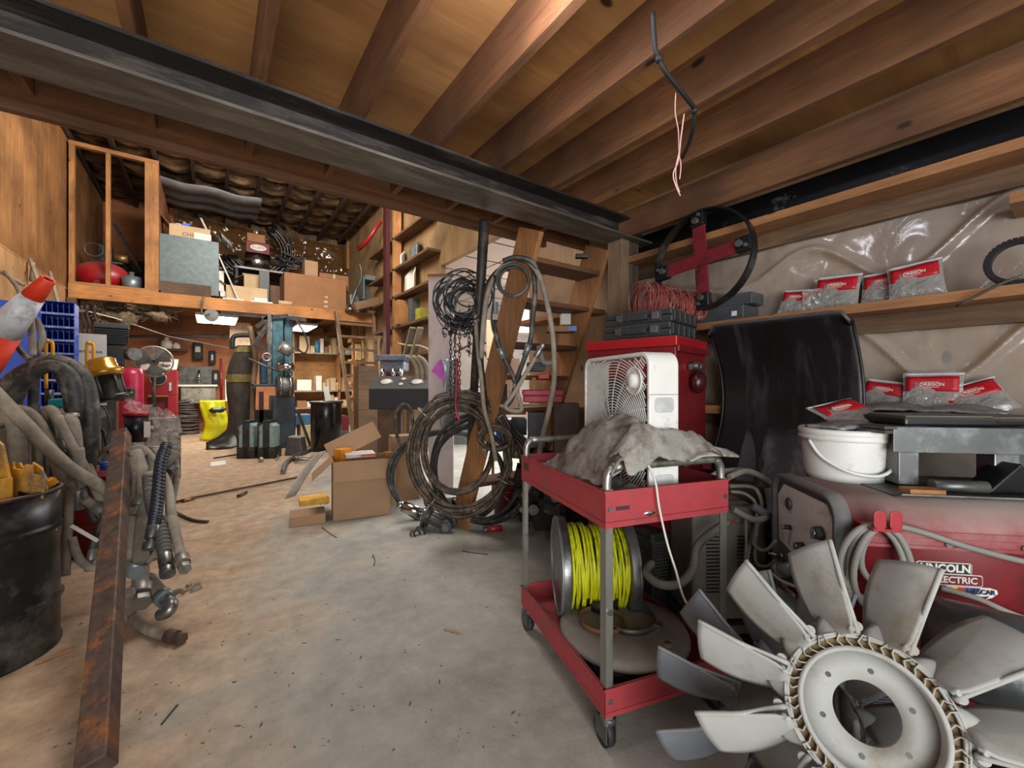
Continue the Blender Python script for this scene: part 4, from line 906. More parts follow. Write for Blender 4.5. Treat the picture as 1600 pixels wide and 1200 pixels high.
# wire rope coils
rpm = ropem
def coil(cx, cy, d, rx, rz_, turns, r, label, yaw=0, seed=0, m=rpm, tail=(), name='wire_rope', drift=.03, ties=0, tilt=0, cat='rope'):
    random.seed(seed); c = W(cx, cy, d); X = (Matrix.Rotation(R(yaw), 3, 'Z') @ RGT); N_ = X.cross(Vector((0, 0, 1))); U = (Vector((0, 0, 1))*math.cos(R(tilt))+N_*math.sin(R(tilt)))
    P = []
    for k in range(turns):
        a_, b_ = rx*(1+random.uniform(-.09, .07)), rz_*(1+random.uniform(-.09, .07)); ox, oz, on = [random.uniform(-drift, drift) for _ in range(3)]
        for i in range(20):
            t = 2*math.pi*i/20
            P.append(c+X*(a_*math.cos(t)+ox)+U*(b_*math.sin(t)+oz)+N_*(on+random.uniform(-.006, .006)+k*.0))
    P += [W(*q) for q in tail]
    t = thing(name, label, cat, c-Vector((0, 0, rz_)))
    link(MB().tube(P, r, 8, sub=3), 'strand', m, t, True)
    for k in range(ties):
        a = R(40+k*97); q = c+X*(rx*math.cos(a))+U*(rz_*math.sin(a)); tg_ = (X*(-math.sin(a)*rx)+U*(math.cos(a)*rz_)).normalized()
        link(MB().ring(q, r*2.6+drift*.8, .005, tg_, 16, 6), 'wire_tie', alu, t, True)
    return t
coil(722, 708, 3.35, .40, .47, 6, .017, 'heavy brown wire rope coiled and tied with pale wire beside the boxes', 4, 1, rpm, (), ties=4, drift=.035)
coil(716, 700, 3.42, .30, .36, 3, .017, 'inner greasy wire rope coil hanging inside the large tied coil', 10, 4, rpm, (), drift=.03)
coil(772, 686, 3.2, .13, .085, 3, .016, 'short wire rope loop twisted at the right side of the coil', -15, 5, rpm, (), drift=.012)
coil(700, 745, 3.95, .52, .43, 3, .022, 'thick black rubber hose coil standing behind wire ropes', 0, 6, hosed, (), name='rubber_hose', drift=.03, cat='hose')
coil(748, 735, 3.7, .45, .45, 4, .02, 'stack of black cable coils drooping to the floor near red bucket', -12, 8, mat('black_rope', '1d1b1a', .6, bmp=.5, dirt=('4b453d', .3, 20)), (), name='black_cable', drift=.05, cat='cable')
hose([(625, 695, 3.5), (617, 665, 3.45), (620, 642, 3.45), (632, 632, 3.45), (642, 642, 3.45), (646, 665, 3.45), (650, 690, 3.4), (652, 706, 3.4)], .014, rpm, 'rope_eye', 'wire rope eye loop sticking up left of the coil', 'rope')
for i, (l, lab) in enumerate((([(655, 668, 3.7), (662, 640, 3.7), (682, 622, 3.7), (712, 616, 3.65), (735, 626, 3.6), (748, 650, 3.5), (756, 690, 3.4)], 'highest thin wire rope arch above the big coil'),
              ([(662, 668, 3.65), (668, 645, 3.65), (685, 626, 3.6), (712, 620, 3.6), (732, 632, 3.55), (744, 655, 3.5), (752, 692, 3.4)], 'middle thin wire rope arch above the big coil'),
              ([(664, 665, 3.6), (672, 640, 3.6), (680, 620, 3.6), (700, 612, 3.6)], 'short thin wire rope end crossing the arches'))):
    hose(l, .009, mat('thin_rope', '57504a', .55, .3, var=.3), 'rope_arch', lab, 'rope')
solo(MB().lathe([(.022, 0), (.03, .02), (.03, .08), (.022, .10)], 16, T(*W(758, 706, 3.4))), 'swage_sleeve', alu, 'pale steel swage sleeve where two thin ropes end', 'sleeve')
# truck drive yoke
yk = thing('drive_yoke', 'shiny splined drive shaft yoke lying on concrete by the ropes', 'yoke', FL(672, 822), R(-55))
q0, q1 = W(622, 788, 3.75), W(668, 806, 3.72); ax_ = (q1-q0).normalized()
link(MB().cyl(q0, q0+ax_*.05, .038, n=20).cyl(q0+ax_*.05, q0+ax_*.24, .05, n=24).cyl(q0+ax_*.24, q0+ax_*.27, .055, .085, n=24), 'splined_shaft', chrome, yk, True)
link(MB().cyl(q0+ax_*.27, q0+ax_*.295, .12, .125, n=32).cyl(q0+ax_*.295, q0+ax_*.32, .10, .09, n=32), 'flange', dsteel, yk, True, bev=.003)
sd = ax_.cross(Vector((0, 0, 1))).normalized()
for s in (-1, 1):
    e = q0+ax_*.47+sd*(.07*s); z_ = Vector((0, 0, .02))
    yy = link(MB().bar(q0+ax_*.30+sd*(.05*s), e, .085, .05).cyl(e-sd*.03+ax_*.02, e+sd*.03+ax_*.02, .058, n=24), 'yoke_arm', mat('cast_grey', '4b5153', .5, .4, dirt=('2a2826', .3)), yk, True, bev=.008)
    link(MB().cyl(e-sd*.034+ax_*.02, e+sd*.034+ax_*.02, .034, n=20), 'bearing_cup', steel, yk, True)
q0, q1 = W(680, 786, 3.95), W(735, 784, 3.8)
sh = thing('spline_shaft', 'second grey shaft with hooked end lying behind the shiny yoke', 'shaft', FL(700, 806), 0)
link(MB().cyl(q0, q0+(q1-q0)*.55, .05, n=20).cyl(q0+(q1-q0)*.55, q1, .043, n=20), 'shaft', dsteel, sh, True); link(MB().cyl(q0+(q1-q0)*.5, q1, .046, n=24), 'bright_end', chrome, sh, True)
link(MB().ring(q0+Vector((-.02, 0, .03)), .07, .025, FWD, 24, 10, 30, 300), 'end_hook', dsteel, sh, True)
solo(MB().lathe([(.025, 0), (.06, 0), (.065, .05), (.03, .05), (.025, 0)], 24, T(*FL(650, 835)) @ rotm(70, 'X')), 'race_cup', dsteel, 'small dark bearing cap on the floor beside the yoke', 'cap')
rc2 = thing('red_coupling', 'small red cylinder with grey cap lying on the grey floor', 'coupling', FL(762, 832), R(-20)); link(MB().cyl((0, 0, .028), (.125, 0, .028), .028, n=20), 'body', red, rc2); link(MB().cyl((-.02, 0, .028), (0, 0, .028), .024, n=16).cyl((-.035, 0, .028), (-.02, 0, .028), .032, n=16), 'cap', steel, rc2)
# red bucket with chain
rbk = thing('red_bucket', 'dented dark red steel bucket full of chain by the stair foot', 'bucket', FL(792, 803), 0)
link(MB().lathe([(0, 0), (.125, 0), (.135, .36), (.141, .365), (.138, .37), (.128, .36), (.118, .01)], 32, None, lambda a, z: .02*math.sin(a*3+z*9)).ring((0, 0, .30), .136, .006, n=32).ring((0, 0, .25), .133, .006, n=32), 'pail', mat('maroon_pail', '5e161c', .45, var=.25, dirt=('2e1010', .3)), rbk)
link(MB().tube([Vector((-.14, 0, .33)), Vector((-.10, -.14, .20)), Vector((.0, -.19, .14)), Vector((.10, -.14, .17)), Vector((.14, 0, .33))], .005, 8, sub=6), 'bail_handle', alu, rbk)
ch_ = MB(); random.seed(9)
for i in range(70):
    a = random.random()*6.28; r = random.random()*.10; q = rbk.location+Vector((r*math.cos(a), r*math.sin(a), .34+random.random()*.13*(1-r*6))); ch_.ring(q, .020, .0045, (random.uniform(-1, 1), random.uniform(-1, 1), random.uniform(-1, 1)), 10, 5)
o = solo(ch_, 'bucket_chain', dsteel, 'heap of rusty steel chain in the red bucket', 'chain'); o['kind'] = 'stuff'
solo(MB().bar(W(783, 722, 3.55), W(796, 752, 3.5), .05, .015), 'steel_strap', dsteel, 'flat grey steel strap hanging over the red bucket side', 'strap')
# hanging hoses over the stair
hs = mat('smooth_dark_hose', '232424', .35, .1, var=.2, dirt=('55534f', .2, 9))
hose([(795, 420, 2.75), (776, 425, 2.78), (758, 455, 2.82), (753, 500, 2.9), (752, 560, 3.0), (758, 620, 3.1), (762, 668, 3.2), (790, 700, 3.25)], .017, hs, 'black_hose', 'outer left black hose hanging from the stair top', group=None)
hose([(752, 560, 2.88), (756, 500, 2.8), (765, 450, 2.74), (790, 412, 2.70), (818, 405, 2.68), (842, 430, 2.66), (856, 480, 2.66), (864, 530, 2.68), (866, 590, 2.72), (858, 640, 2.80), (846, 690, 2.9), (838, 735, 3.0), (822, 768, 3.1)], .0175, hosem, 'long_hose', 'long dusty grey hose arching over the stair and down beside cart', ends=(1,), em=alu)
hose([(800, 404, 2.72), (828, 412, 2.72), (836, 450, 2.72), (832, 500, 2.74), (828, 535, 2.76), (812, 580, 2.8), (800, 622, 2.84), (790, 634, 2.86)], .017, hosed, 'crimped_hose', 'dark hose with bright crimp sleeve hanging right of the stair stringer')
hose([(770, 500, 2.76), (778, 535, 2.78), (786, 555, 2.8), (800, 585, 2.82), (806, 600, 2.82)], .017, hosed, 'crimped_hose', 'short dark hose with bright crimp crossing over the stair tread')
for a, b, lab in (((827, 538, 2.72), (820, 556, 2.74), 'upper right'), ((780, 543, 2.75), (787, 560, 2.76), 'upper left')):
    solo(MB().tube([W(*a), W(*b)], .021, 16), 'crimp_sleeve', galv, lab+' bright crimp sleeve on the dark hanging hoses', 'sleeve')
hose([(786, 408, 2.66), (806, 402, 2.64), (830, 408, 2.64), (838, 420, 2.66)], .016, hosed, 'draped_hose', 'dark hose bend draped over the hook at the stair top')
solo(MB().ring(W(801, 438, 2.62), .10, .009, FWD, 30, 8).ring(W(803, 440, 2.64), .092, .009, FWD, 30, 8), 'small_hose_coil', hosed, 'small round coil of thin hose hung on the left stair stringer', 'hose')
hose([(773, 430, 2.7), (771, 470, 2.7), (768, 500, 2.7), (772, 520, 2.7), (776, 500, 2.7)], .007, black, 'thin_cable', 'thin black cable with tag hanging left of the stringer', 'cable')
solo(MB().box(-.015, .015, -.008, .008, -.075, 0, T(*W(775, 472, 2.66))), 'grey_tag', galv, 'small grey metal tag hanging on the thin black cable', 'tag', bev=.003)
hose([(843, 548, 2.7), (806, 610, 2.75), (790, 636, 2.8), (815, 640, 2.78), (803, 600, 2.8)], .015, hosem, 'short_hose', 'short dusty hose pair hooked low on the stair', ends=(0,), em=alu)
hose([(742, 480, 3.0), (746, 540, 3.0), (752, 590, 3.0), (757, 640, 3.05), (768, 680, 3.1), (775, 720, 3.1)], .016, hosem, 'left_hose', 'straight dusty hose hanging left of the stair beside chains')
# chains and cable bundle hung on the pipe
hk_ = W(720, 432, 3.1)
random.seed(21); m = MB()
for k in range(26):
    r = .15+random.uniform(-.05, .05); c = W(720+random.uniform(-10, 16), 468+random.uniform(-12, 14), 3.05+random.uniform(-.05, .05)); axd = (FWD+RGT*random.uniform(-.5, .5)+Vector((0, 0, random.uniform(-.2, .2)))).normalized()
    m.ring(c, r, random.choice((.004, .005, .0065)), axd, 26, 6)
solo(m, 'cable_tangle', mat('black_cable', '191a1b', .4, var=.3, dirt=('4c5050', .25, 12)), 'tangled bundle of black cables hanging from the leaning pipe', 'cable')
def chain(px, py0, py1, d, label, m=black, r=.013, wob=0):
    b = MB(); a, e = W(px, py0, d), W(px+wob, py1, d); n = int((a-e).length/(r*2.5))
    for i in range(n):
        c = a+(e-a)*(i/n); ax2 = FWD if i % 2 else RGT; x = ax2.cross(Vector((0, 0, 1)))
        b.tube([c+x*(r*.62*math.cos(t))+Vector((0, 0, r*1.7*math.sin(t))) for t in [2*math.pi*k/10 for k in range(10)]], r*.3, 5, closed=True)
    return solo(b, 'steel_chain', m, label, 'chain')
chain(704, 500, 655, 3.05, 'leftmost black chain hanging from cable bundle'); chain(711, 495, 680, 3.0, 'second black chain hanging under the cable bundle', wob=-2)
chain(718, 490, 640, 3.02, 'third chain hanging beside the red strap', mat('rusty_chain', '5d2a20', .6, .3)); chain(733, 480, 560, 3.0, 'short black chain hanging right of the others'); chain(741, 480, 600, 3.04, 'black chain hanging close to the leaning pipe')
random.seed(4); m = MB()
for k in range(60):
    q = W(716+random.uniform(-24, 24), 507+random.uniform(-14, 18), 3.02+random.uniform(-.05, .05)); m.ring(q, .016, .004, (random.uniform(-1, 1), random.uniform(-1, 1), random.uniform(-1, 1)), 10, 5)
o = solo(m, 'chain_tangle', black, 'tangled knot of black chain below the cable bundle', 'chain'); o['kind'] = 'stuff'
solo(MB().tube([W(714, 560, 3.1), W(713, 600, 3.1), W(712, 640, 3.1), W(718, 656, 3.1)], .012, 8, sub=4), 'red_strap', red, 'red strap hanging among the black chains', 'strap')
# painted board with marks beside the opening
pbd = thing('painted_board', 'tall whitewashed board with teal and pink marks beside opening', 'board', FL(690, 770), R(-40))
pbd.location.z = 0
dB = 4.95; h0 = HC+(600-432)*dB/F0; wB = 36*dB/F0
link(MB().box(-.16, .14, 0, .03, 0, h0), 'board', mat('whitewash', 'c3b6b6', .7, var=.15, dirt=('8a6f5c', .2, 4), stretch=(1, 1, .3)), pbd)
link(MB().box(-.02, .10, -.006, 0, .95, 1.45, rotm(2, 'Y')), 'teal_mark', mat('teal_mark', '4f8f94', .5), pbd)
link(MB().box(-.28, -.02, -.03, -.026, .0, .18, T(.1, 0, 1.28) @ rotm(38, 'Y')), 'pink_sheet', mat('pink_sheet', 'c95fc4', .6), pbd)
link(MB().box(-.17, .15, -.01, .04, h0, h0+.03), 'top_edge', pine(0), pbd)
solo(MB().grid(10, 20, lambda u, v: tuple(W(690+u*26+4*math.sin(v*6+u*5), 560+v*110, 4.6)+FWD*(.05*math.sin(u*9+v*3)))), 'hanging_sheet', mat('milky_sheet', '9aa0a8', .2, var=.4, s=8, stretch=(3, 3, .5)), 'milky crumpled plastic hanging beside the painted board', 'sheet', solid=.003)
# things under and behind the stair
def fbox(px0, py0, px1, py1, d, dep, name, m, label, cat, group=None, bev=.004):
    """box facing the camera bay, front face filling the given span at distance d"""
    a, b = W(px0, py1, d), W(px1, py0, d); L_ = (W(px1, py1, d)-a).length
    M = T(*a) @ Matrix.Rotation(-TH, 4, 'Z')
    return solo(MB().box(0, L_, 0, dep, 0, b.z-a.z, M), name, m, label, cat, group, bev)
fbox(775, 652, 792, 690, 4.6, .3, 'blue_bin', mat('bin_blue', '2f6ab0', .5), 'blue plastic bin seen between stair treads', 'bin')
fbox(788, 657, 806, 708, 4.5, .3, 'pale_blue_bin', mat('pale_blue', '9fb4e0', .5), 'pale blue box beside the blue bin behind the stair', 'box')
fbox(799, 655, 823, 680, 4.3, .3, 'black_bin', black, 'black bin in front of the pale blue box', 'bin')
fbox(785, 640, 822, 648, 4.4, .3, 'paper_stack', mat('orange_paper', 'c9945a', .7), 'orange and white papers lying on the bins', 'paper')
fbox(768, 645, 772, 775, 4.7, .05, 'wood_upright', pine(2), 'wooden bench leg behind the blue bins', 'leg')
fbox(768, 690, 830, 694, 4.6, .4, 'low_plank', darkw(0), 'dusty plank across behind the stair foot', 'plank')
fbox(778, 600, 792, 632, 3.6, .25, 'black_tub', blackr, 'black tub on the stair behind the hose', 'tub')
fbox(826, 644, 852, 700, 3.55, .22, 'grey_slab', bplas, 'dark grey box leaning under the stair at the right', 'box')
fbox(866, 630, 905, 720, 3.4, .1, 'brown_board', mat('brown_board', '5a4a40', .7), 'brown board standing behind the far cart handle', 'board')
rt = thing('red_tool_tray', 'red plastic tool tray on a stair tread behind the hoses', 'tray', W(818, 629, 3.28), -TH)
link(MB().box(0, .31, 0, .15, 0, .055).box(-.008, .318, -.008, .158, .055, .10), 'tray', mat('pinkish_red', 'a8243c', .5, dust=.2), rt, bev=.008)
link(MB().box(.07, .10, .02, .06, .09, .20), 'wood_block', pine(2), rt)
fbox(841, 584, 858, 592, 3.3, .1, 'red_pouch', mat('bright_red', 'd0301f', .5), 'bright red pouch lying above the red tool tray', 'pouch')
fbox(824, 566, 852, 580, 3.1, .16, 'black_sander', blackr, 'black tool sole resting on the stair tread', 'tool')
hose([(842, 540, 3.1), (845, 555, 3.1), (850, 566, 3.08), (862, 566, 3.05), (868, 558, 3.05)], .02, mat('grey_glove', '8a8987', .8), 'work_glove', 'pale grey work glove draped over the stair tread', 'glove')
fbox(855, 509, 900, 518, 3.2, .14, 'flat_carton', card3, 'flat brown carton with blue label on a stair tread', 'box')
fbox(887, 509, 901, 517, 3.19, .005, 'blue_label', mat('label_blue', '4f79b5', .6), 'blue label on end of the flat brown carton', 'label')
fbox(877, 489, 892, 507, 3.5, .1, 'white_carton', offw, 'small white carton behind the stair beside the pale wall', 'box')
fbox(840, 410, 852, 428, 3.3, .08, 'white_box', offw, 'small white box on the plank behind the top treads', 'box')
fbox(900, 396, 920, 402, 3.1, .05, 'black_tool', black, 'small black tool lying on the highest stair tread', 'tool')
fbox(770, 560, 782, 585, 4.4, .02, 'wood_rack', pine(2), 'pale wooden rack seen between treads', 'rack')
solo(MB().box(2.62, 2.84, 2.5, 3.55, 1.92, 1.96), 'back_plank', sm, 'plank shelf on the wall behind the stair', 'shelf')
solo(MB().box(2.62, 2.84, 2.5, 3.5, 1.05, 1.09), 'back_plank', sm, 'lower plank shelf on the wall behind the stair', 'shelf')
solo(MB().ball(W(817, 705, 3.9), .13, 16, (1.1, .8, .5), .5), 'cloth_hat', tan, 'muddy tan cloth cap on the pile right of the bucket', 'cap')
# engine bits pile
random.seed(33)
pl = [('engine_block', 'dark greasy engine block piled between red bucket and cart', 838, 745, 3.6, .17), ('gear_housing', 'dark gear housing low beside the cart leg', 880, 770, 3.2, .15), ('pump_body', 'greasy pump body under the cart edge', 862, 742, 3.3, .11), ('starter_motor', 'round dark starter motor on the pile behind cart leg', 845, 715, 3.5, .10), ('greasy_casting', 'low greasy casting on the floor beside red bucket', 826, 790, 3.7, .12)]
for nm, lb, px, py, d, r in pl:
    t = thing(nm, lb, 'engine part', W(px, py, d)-Vector((0, 0, r)))
    gm_ = mat('greasy_black', '2b2926', .55, .3, var=.4, dirt=('5d564b', .35, 9), s=14, bmp=.6)
    c = t.location+Vector((0, 0, r)); link(MB().ball(c, r, 10, (1.1, 1, .9), .8).box(c.x-r*.8, c.x+r*.5, c.y-r*.6, c.y+r*.6, c.z-r, c.z+r*.4), 'casting', gm_, t, True, bev=.01)
    link(MB().cyl(c-FWD*r*1.1+RGT*r*.3, c+RGT*r*.3, r*.38, n=18).cyl(c-FWD*r*1.0-RGT*r*.5, c-RGT*r*.5, r*.22, n=12), 'port', dsteel, t, True)
solo(MB().lathe([(.02, 0), (.05, 0), (.09, .05), (.05, .07)], 18, T(*W(868, 738, 3.0))), 'blue_plug', mat('cyan_cap', '4d86a8', .5), 'small light blue cap in the pile behind the cart', 'cap')
# fillers: two engine tubs under the pile
solo(MB().box(0, .5, 0, .25, 0, .42, T(*FL(835, 830)) @ Matrix.Rotation(-TH, 4, 'Z')), 'parts_bin', mat('dirty_dark_bin', '262321', .8, var=.3, dirt=('4b453b', .3, 6)), 'dirty dark steel bin carrying the greasy engine parts', 'bin', bev=.02)
# ---------- floor bits ----------
random.seed(8); m = MB()
for i in range(520):
    px = random.uniform(60, 860); py = random.uniform(735, 1180); q = FL(px, py)
    if q.x > 1.0 and q.y < 1.9: continue
    s = random.choice((.0015, .002, .003, .004, .006)); a = random.uniform(0, 6.28); e = Vector((math.cos(a), math.sin(a), 0)); f = Vector((-e.y, e.x, 0)); l = random.choice((1, 1, 1.6, 3))
    m.add([q+e*s*l, q+f*s*.7, q-e*s*l, q-f*s*.6, q+Vector((0, 0, s*.5))], [(0, 1, 4), (1, 2, 4), (2, 3, 4), (3, 0, 4), (3, 2, 1, 0)])
o = solo(m, 'floor_debris', mat('debris', '4a4238', .9, var=.6, s=3), 'scattered crumbs, chips and dirt over the concrete floor', 'debris'); o['kind'] = 'stuff'
def stick(pts, r, lab, m=darkw(0), nm='twig', cat='twig'): return solo(MB().tube([FL(x, y, r+.001) for x, y in pts], r, 6, sub=4), nm, m, lab, cat)
stick([(252, 1132), (268, 1112), (278, 1101)], .003, 'thin dark twig on the floor at the bottom left', black)
stick([(503, 824), (515, 833), (526, 840)], .003, 'bent twig on the floor before the flat box', black)
stick([(722, 861), (742, 864), (762, 866)], .003, 'long thin twig on the concrete below the red cylinder', black)
stick([(694, 984), (718, 990)], .003, 'pale splinter on the concrete left of the caster', pine(0))
stick([(582, 866), (586, 876), (584, 884)], .003, 'small dark squiggle of wire on mid floor', black, 'wire_scrap', 'wire')
stick([(55, 1038), (90, 1024), (115, 1013)], .005, 'pale stick on the floor in front of the drum', pine(0))
stick([(372, 775), (385, 769)], .02, 'short piece of pipe on the brown floor', rust, 'pipe_offcut', 'pipe')
stick([(268, 797), (300, 812), (325, 815)], .014, 'thick bar poking out from the hoses over the floor', darkw(0), 'bar_end', 'bar')
rod = thing('long_rod', 'long thin rusty rod lying across the brown floor', 'rod', FL(370, 765))
link(MB().tube([FL(272, 785, .02), FL(300, 778, .02), FL(474, 744, .02)], .012, 8), 'rod', mat('brown_rod', '3e2f24', .7), rod, True)
link(MB().cyl(FL(285, 783, .02), FL(303, 778, .02), .022, n=12), 'coupling', mat('brass', '8d6f45', .4, .7), rod, True)
solo(MB().grid(8, 5, lambda u, v: tuple(FL(328+25*u, 722+7*v-3*u, .004+.012*abs(noise.noise(Vector((u*4, v*4, 2))))))), 'paper_sheet', offw, 'crumpled white paper on the far floor', 'paper', solid=.002)
m = MB(); random.seed(6)
for k in range(9):
    q = FL(290+random.uniform(-12, 12), 922+random.uniform(-6, 8)); m.grid(3, 3, lambda u, v, q=q, k=k: (q.x+.06*u*math.cos(k), q.y+.04*v*math.sin(k*2+1)+.03*u, .003+.02*abs(math.sin(u*3+k))*v))
solo(m, 'dry_leaves', mat('dry_leaf', '7a6e5c', .9), 'curled dry grey leaves on the floor right of the hose ends', 'leaf', solid=.001)
# ================= LEFT FOREGROUND =================
dr = thing('oil_drum', 'dented open black steel drum at the left edge holding yellow scrap', 'drum', (-.898, 3.09, 0))
dr.location = (-.91, 3.06, 0)
dpm = mat('drum_black', '151516', .34, .1, var=.4, dirt=('4d4842', .3, 3), s=4, bmp=.05)
def dent(a, z): return -.05*math.exp(-((a-4.9)/.5)**2-((z-.42)/.13)**2)+.012*noise.noise(Vector((math.cos(a)*3, math.sin(a)*3, z*7)))
link(MB().lathe([(0, .02), (.285, .02), (.288, 0), (.292, .01), (.285, .03), (.285, .20), (.288, .22), (.298, .235), (.288, .25), (.285, .27), (.285, .40), (.285, .50), (.288, .575), (.298, .59), (.288, .605), (.285, .62), (.285, .77), (.262, .77), (.262, .04), (0, .04)], 72, None, dent), 'shell', dpm, dr)
link(MB().ring((0, 0, .775), .285, .010, n=64), 'rim', mat('drum_rim', '3a2c29', .4, .4, dirt=('7a3b2a', .3, 6)), dr)
yy_ = mat('chipped_yellow', 'c98f18', .5, var=.2, dirt=('4a443c', .62, 4), s=9)
yb = thing('yellow_bracket', 'tall chipped yellow steel plate standing in the black drum', 'bracket', dr.location+Vector((.10, -.10, .42)), R(-40))
link(MB().prism([(-.2, 0), (.09, 0), (.085, .45), (.05, .60), (.0, .64), (-.2, .66)], 0, .012, RX), 'plate', yy_, yb, bev=.002); link(MB().box(.08, .092, -.1, .0, 0, .45), 'flange', yy_, yb, bev=.002)
for z in (.30, .50): link(MB().cyl((.0, -.014, z), (.0, .003, z), .018, n=16), 'hole', black, yb)
for i, (x, y, rz, lb) in enumerate(((.150, -.05, -35, 'notched chipped yellow plate on the left inside the drum'), (.215, -.01, -22, 'notched chipped yellow plate on the right inside the drum'))):
    yn = thing('notched_plate', lb, 'plate', dr.location+Vector((x, y, .55)), R(rz))
    link(MB().prism([(-.11, 0), (.08, 0), (.09, .32), (.06, .36), (.05, .33), (.02, .33), (.01, .37), (-.02, .37), (-.03, .34), (-.07, .34), (-.08, .37), (-.12, .33)], 0, .012, rotm(12*(1-2*i), 'Y') @ RX), 'plate', yy_, yn, bev=.002)
    link(MB().box(-.02, .03, -.015, .0, .22, .24, rotm(12*(1-2*i), 'Y')), 'slot', black, yn)
solo(MB().bar(dr.location+Vector((.05, .0, .68)), dr.location+Vector((.25, .10, .80)), .06, .03), 'yellow_bar', yel, 'clean yellow bar lying across the drum opening', 'bar')
# leaning square tube
sq0, sq1 = W(150, 1236, 1.34), W(190, 678, 2.90)
sqt = thing('square_tube', 'long rusty square steel tube leaning against the workbench', 'tube', FL(150, 1236)); sqt.location.z = .0
d = (sq1-sq0).normalized()
link(MB().bar(sq0+Vector((0, 0, .07)), sq1, .085, .085, up=(.953, -.036, .316)), 'tube', rust, sqt, True, bev=.006)
# workbench along the left wall
wbn = thing('workbench', 'long dark cluttered workbench along the left wall', 'bench', (-1.5, 4.9, 0))
link(MB().box(-2.14, -.98, 3.9, 6.6, 1.0, 1.06), 'benchtop', mat('greasy_top', '2a2724', .6, dust=.2), wbn, True)
link(MB().box(-1.02, -.975, 3.9, 6.6, .93, 1.0), 'front_rail', dsteel, wbn, True)
for x, y in ((-1.05, 3.95), (-1.05, 6.5), (-2.1, 3.95), (-2.1, 6.5)): link(MB().box(x-.04, x+.04, y-.04, y+.04, 0, 1.0), 'leg', darkw(2), wbn, True)
link(MB().box(-2.1, -1.12, 4.0, 6.4, .1, .8), 'cupboard', mat('bench_dark', '3a322b', .8), wbn, True)
# blue parts cabinet on bench
bcx0, bcx1 = W(63, 560, 4.1), W(116, 556, 4.25); az = math.atan2(bcx1.y-bcx0.y, bcx1.x-bcx0.x); bw = (bcx1-bcx0).length
bc = thing('parts_cabinet', 'blue steel pigeonhole cabinet with rows of small bins on the bench', 'cabinet', (bcx0.x, bcx0.y, 1.06), az)
zt = HC+(600-470)*4.15/F0-1.06
b_ = MB().box(0, bw, .28, .285, 0, zt).box(0, .006, 0, .28, 0, zt).box(bw-.006, bw, 0, .28, 0, zt).box(0, bw, 0, .28, zt-.006, zt).box(0, bw, 0, .28, 0, .006)
link(b_, 'case', blue, bc); rows = 8; rh = zt/rows
dv = MB(); sh_ = MB()
for r in range(rows):
    sh_.box(.0, bw, -.006, .28, r*rh, r*rh+.02)
    for c in range(1, 6): dv.box(bw*c/6-.002, bw*c/6+.002, .01, .28, r*rh, r*rh+rh*.85)
link(dv, 'dividers', blue, bc); link(sh_, 'shelf_edges', mat('edge_blue', '5f7fd6', .4, var=.2, dirt=('b7c0d8', .4, 20)), bc)
link(MB().box(-.30, .0, .0, .28, 0, zt*.97), 'side_wing', blue, bc)
wbx = thing('white_carton', 'white cardboard carton with dark print behind the blue cabinet', 'box', (W(112, 562, 4.5).x, W(112, 562, 4.5).y, 1.06), R(8))
hh = HC+(600-520)*4.5/F0-1.06
link(MB().box(0, .27, 0, .2, 0, hh*.5), 'lower_carton', offw, wbx, bev=.003); link(MB().box(0, .27, 0, .2, hh*.5, hh), 'upper_carton', offw, wbx, bev=.003); text('WYN-DIA', .045, black, wbx, T(.14, -.002, hh*.75) @ RX)
# traffic cone
ca, cb_ = W(76, 436, 2.75), W(-62, 592, 2.75); ln = (ca-cb_).length; z = (ca-cb_).normalized()
tq = z.to_track_quat('Z', 'Y').to_euler(); cone = thing('traffic_cone', 'orange traffic cone with white band tipped over on the hose pile', 'cone', cb_, rot=tq)
om = mat('cone_orange', 'd8391c', .55, var=.1, dirt=('8f3a22', .15)); wm = mat('cone_white', 'c3c6ca', .4, var=.1, dirt=('8d9094', .3, 8))
rr_ = lambda t: .145*(1-t)+.036*t
link(MB().lathe([(rr_(0), 0), (rr_(.48), ln*.48)], 40).lathe([(rr_(.82), ln*.82), (rr_(.995), ln*.995), (.034, ln), (.026, ln-.01)], 40), 'cone_body', om, cone, solid=.003)
link(MB().lathe([(rr_(.48)+.002, ln*.48), (rr_(.82)+.002, ln*.82)], 40), 'reflective_band', wm, cone, solid=.003)
link(MB().prism(rrect(.36, .36, .04), -.03, 0), 'base_plate', mat('cone_base', 'b8a888', .8), cone, bev=.005)
# yellow clamps standing on the bench
for px, py0, py1, d, lb in ((77, 537, 607, 3.7, 'yellow bar clamp handle standing left of the black hose loop'), (141, 540, 607, 3.9, 'yellow bar clamp handle beside the amber lamp')):
    t = thing('bar_clamp', lb, 'clamp', W(px, py1, d)); m = MB(); a, b = W(px-5, py0, d), W(px-5, py1, d); e, f = W(px+5, py0, d), W(px+5, py0+25, d)
    link(MB().tube([b, a, (a+e)/2+Vector((0, 0, .015)), e, f], .013, 8, sub=5), 'handle', yel, t, True); link(MB().cyl(W(px, py1+2, d)*1.0-Vector((0, 0, W(px, py1+2, d).z-1.062)), W(px, py1+2, d), .03, n=12), 'jaw', black, t, True)
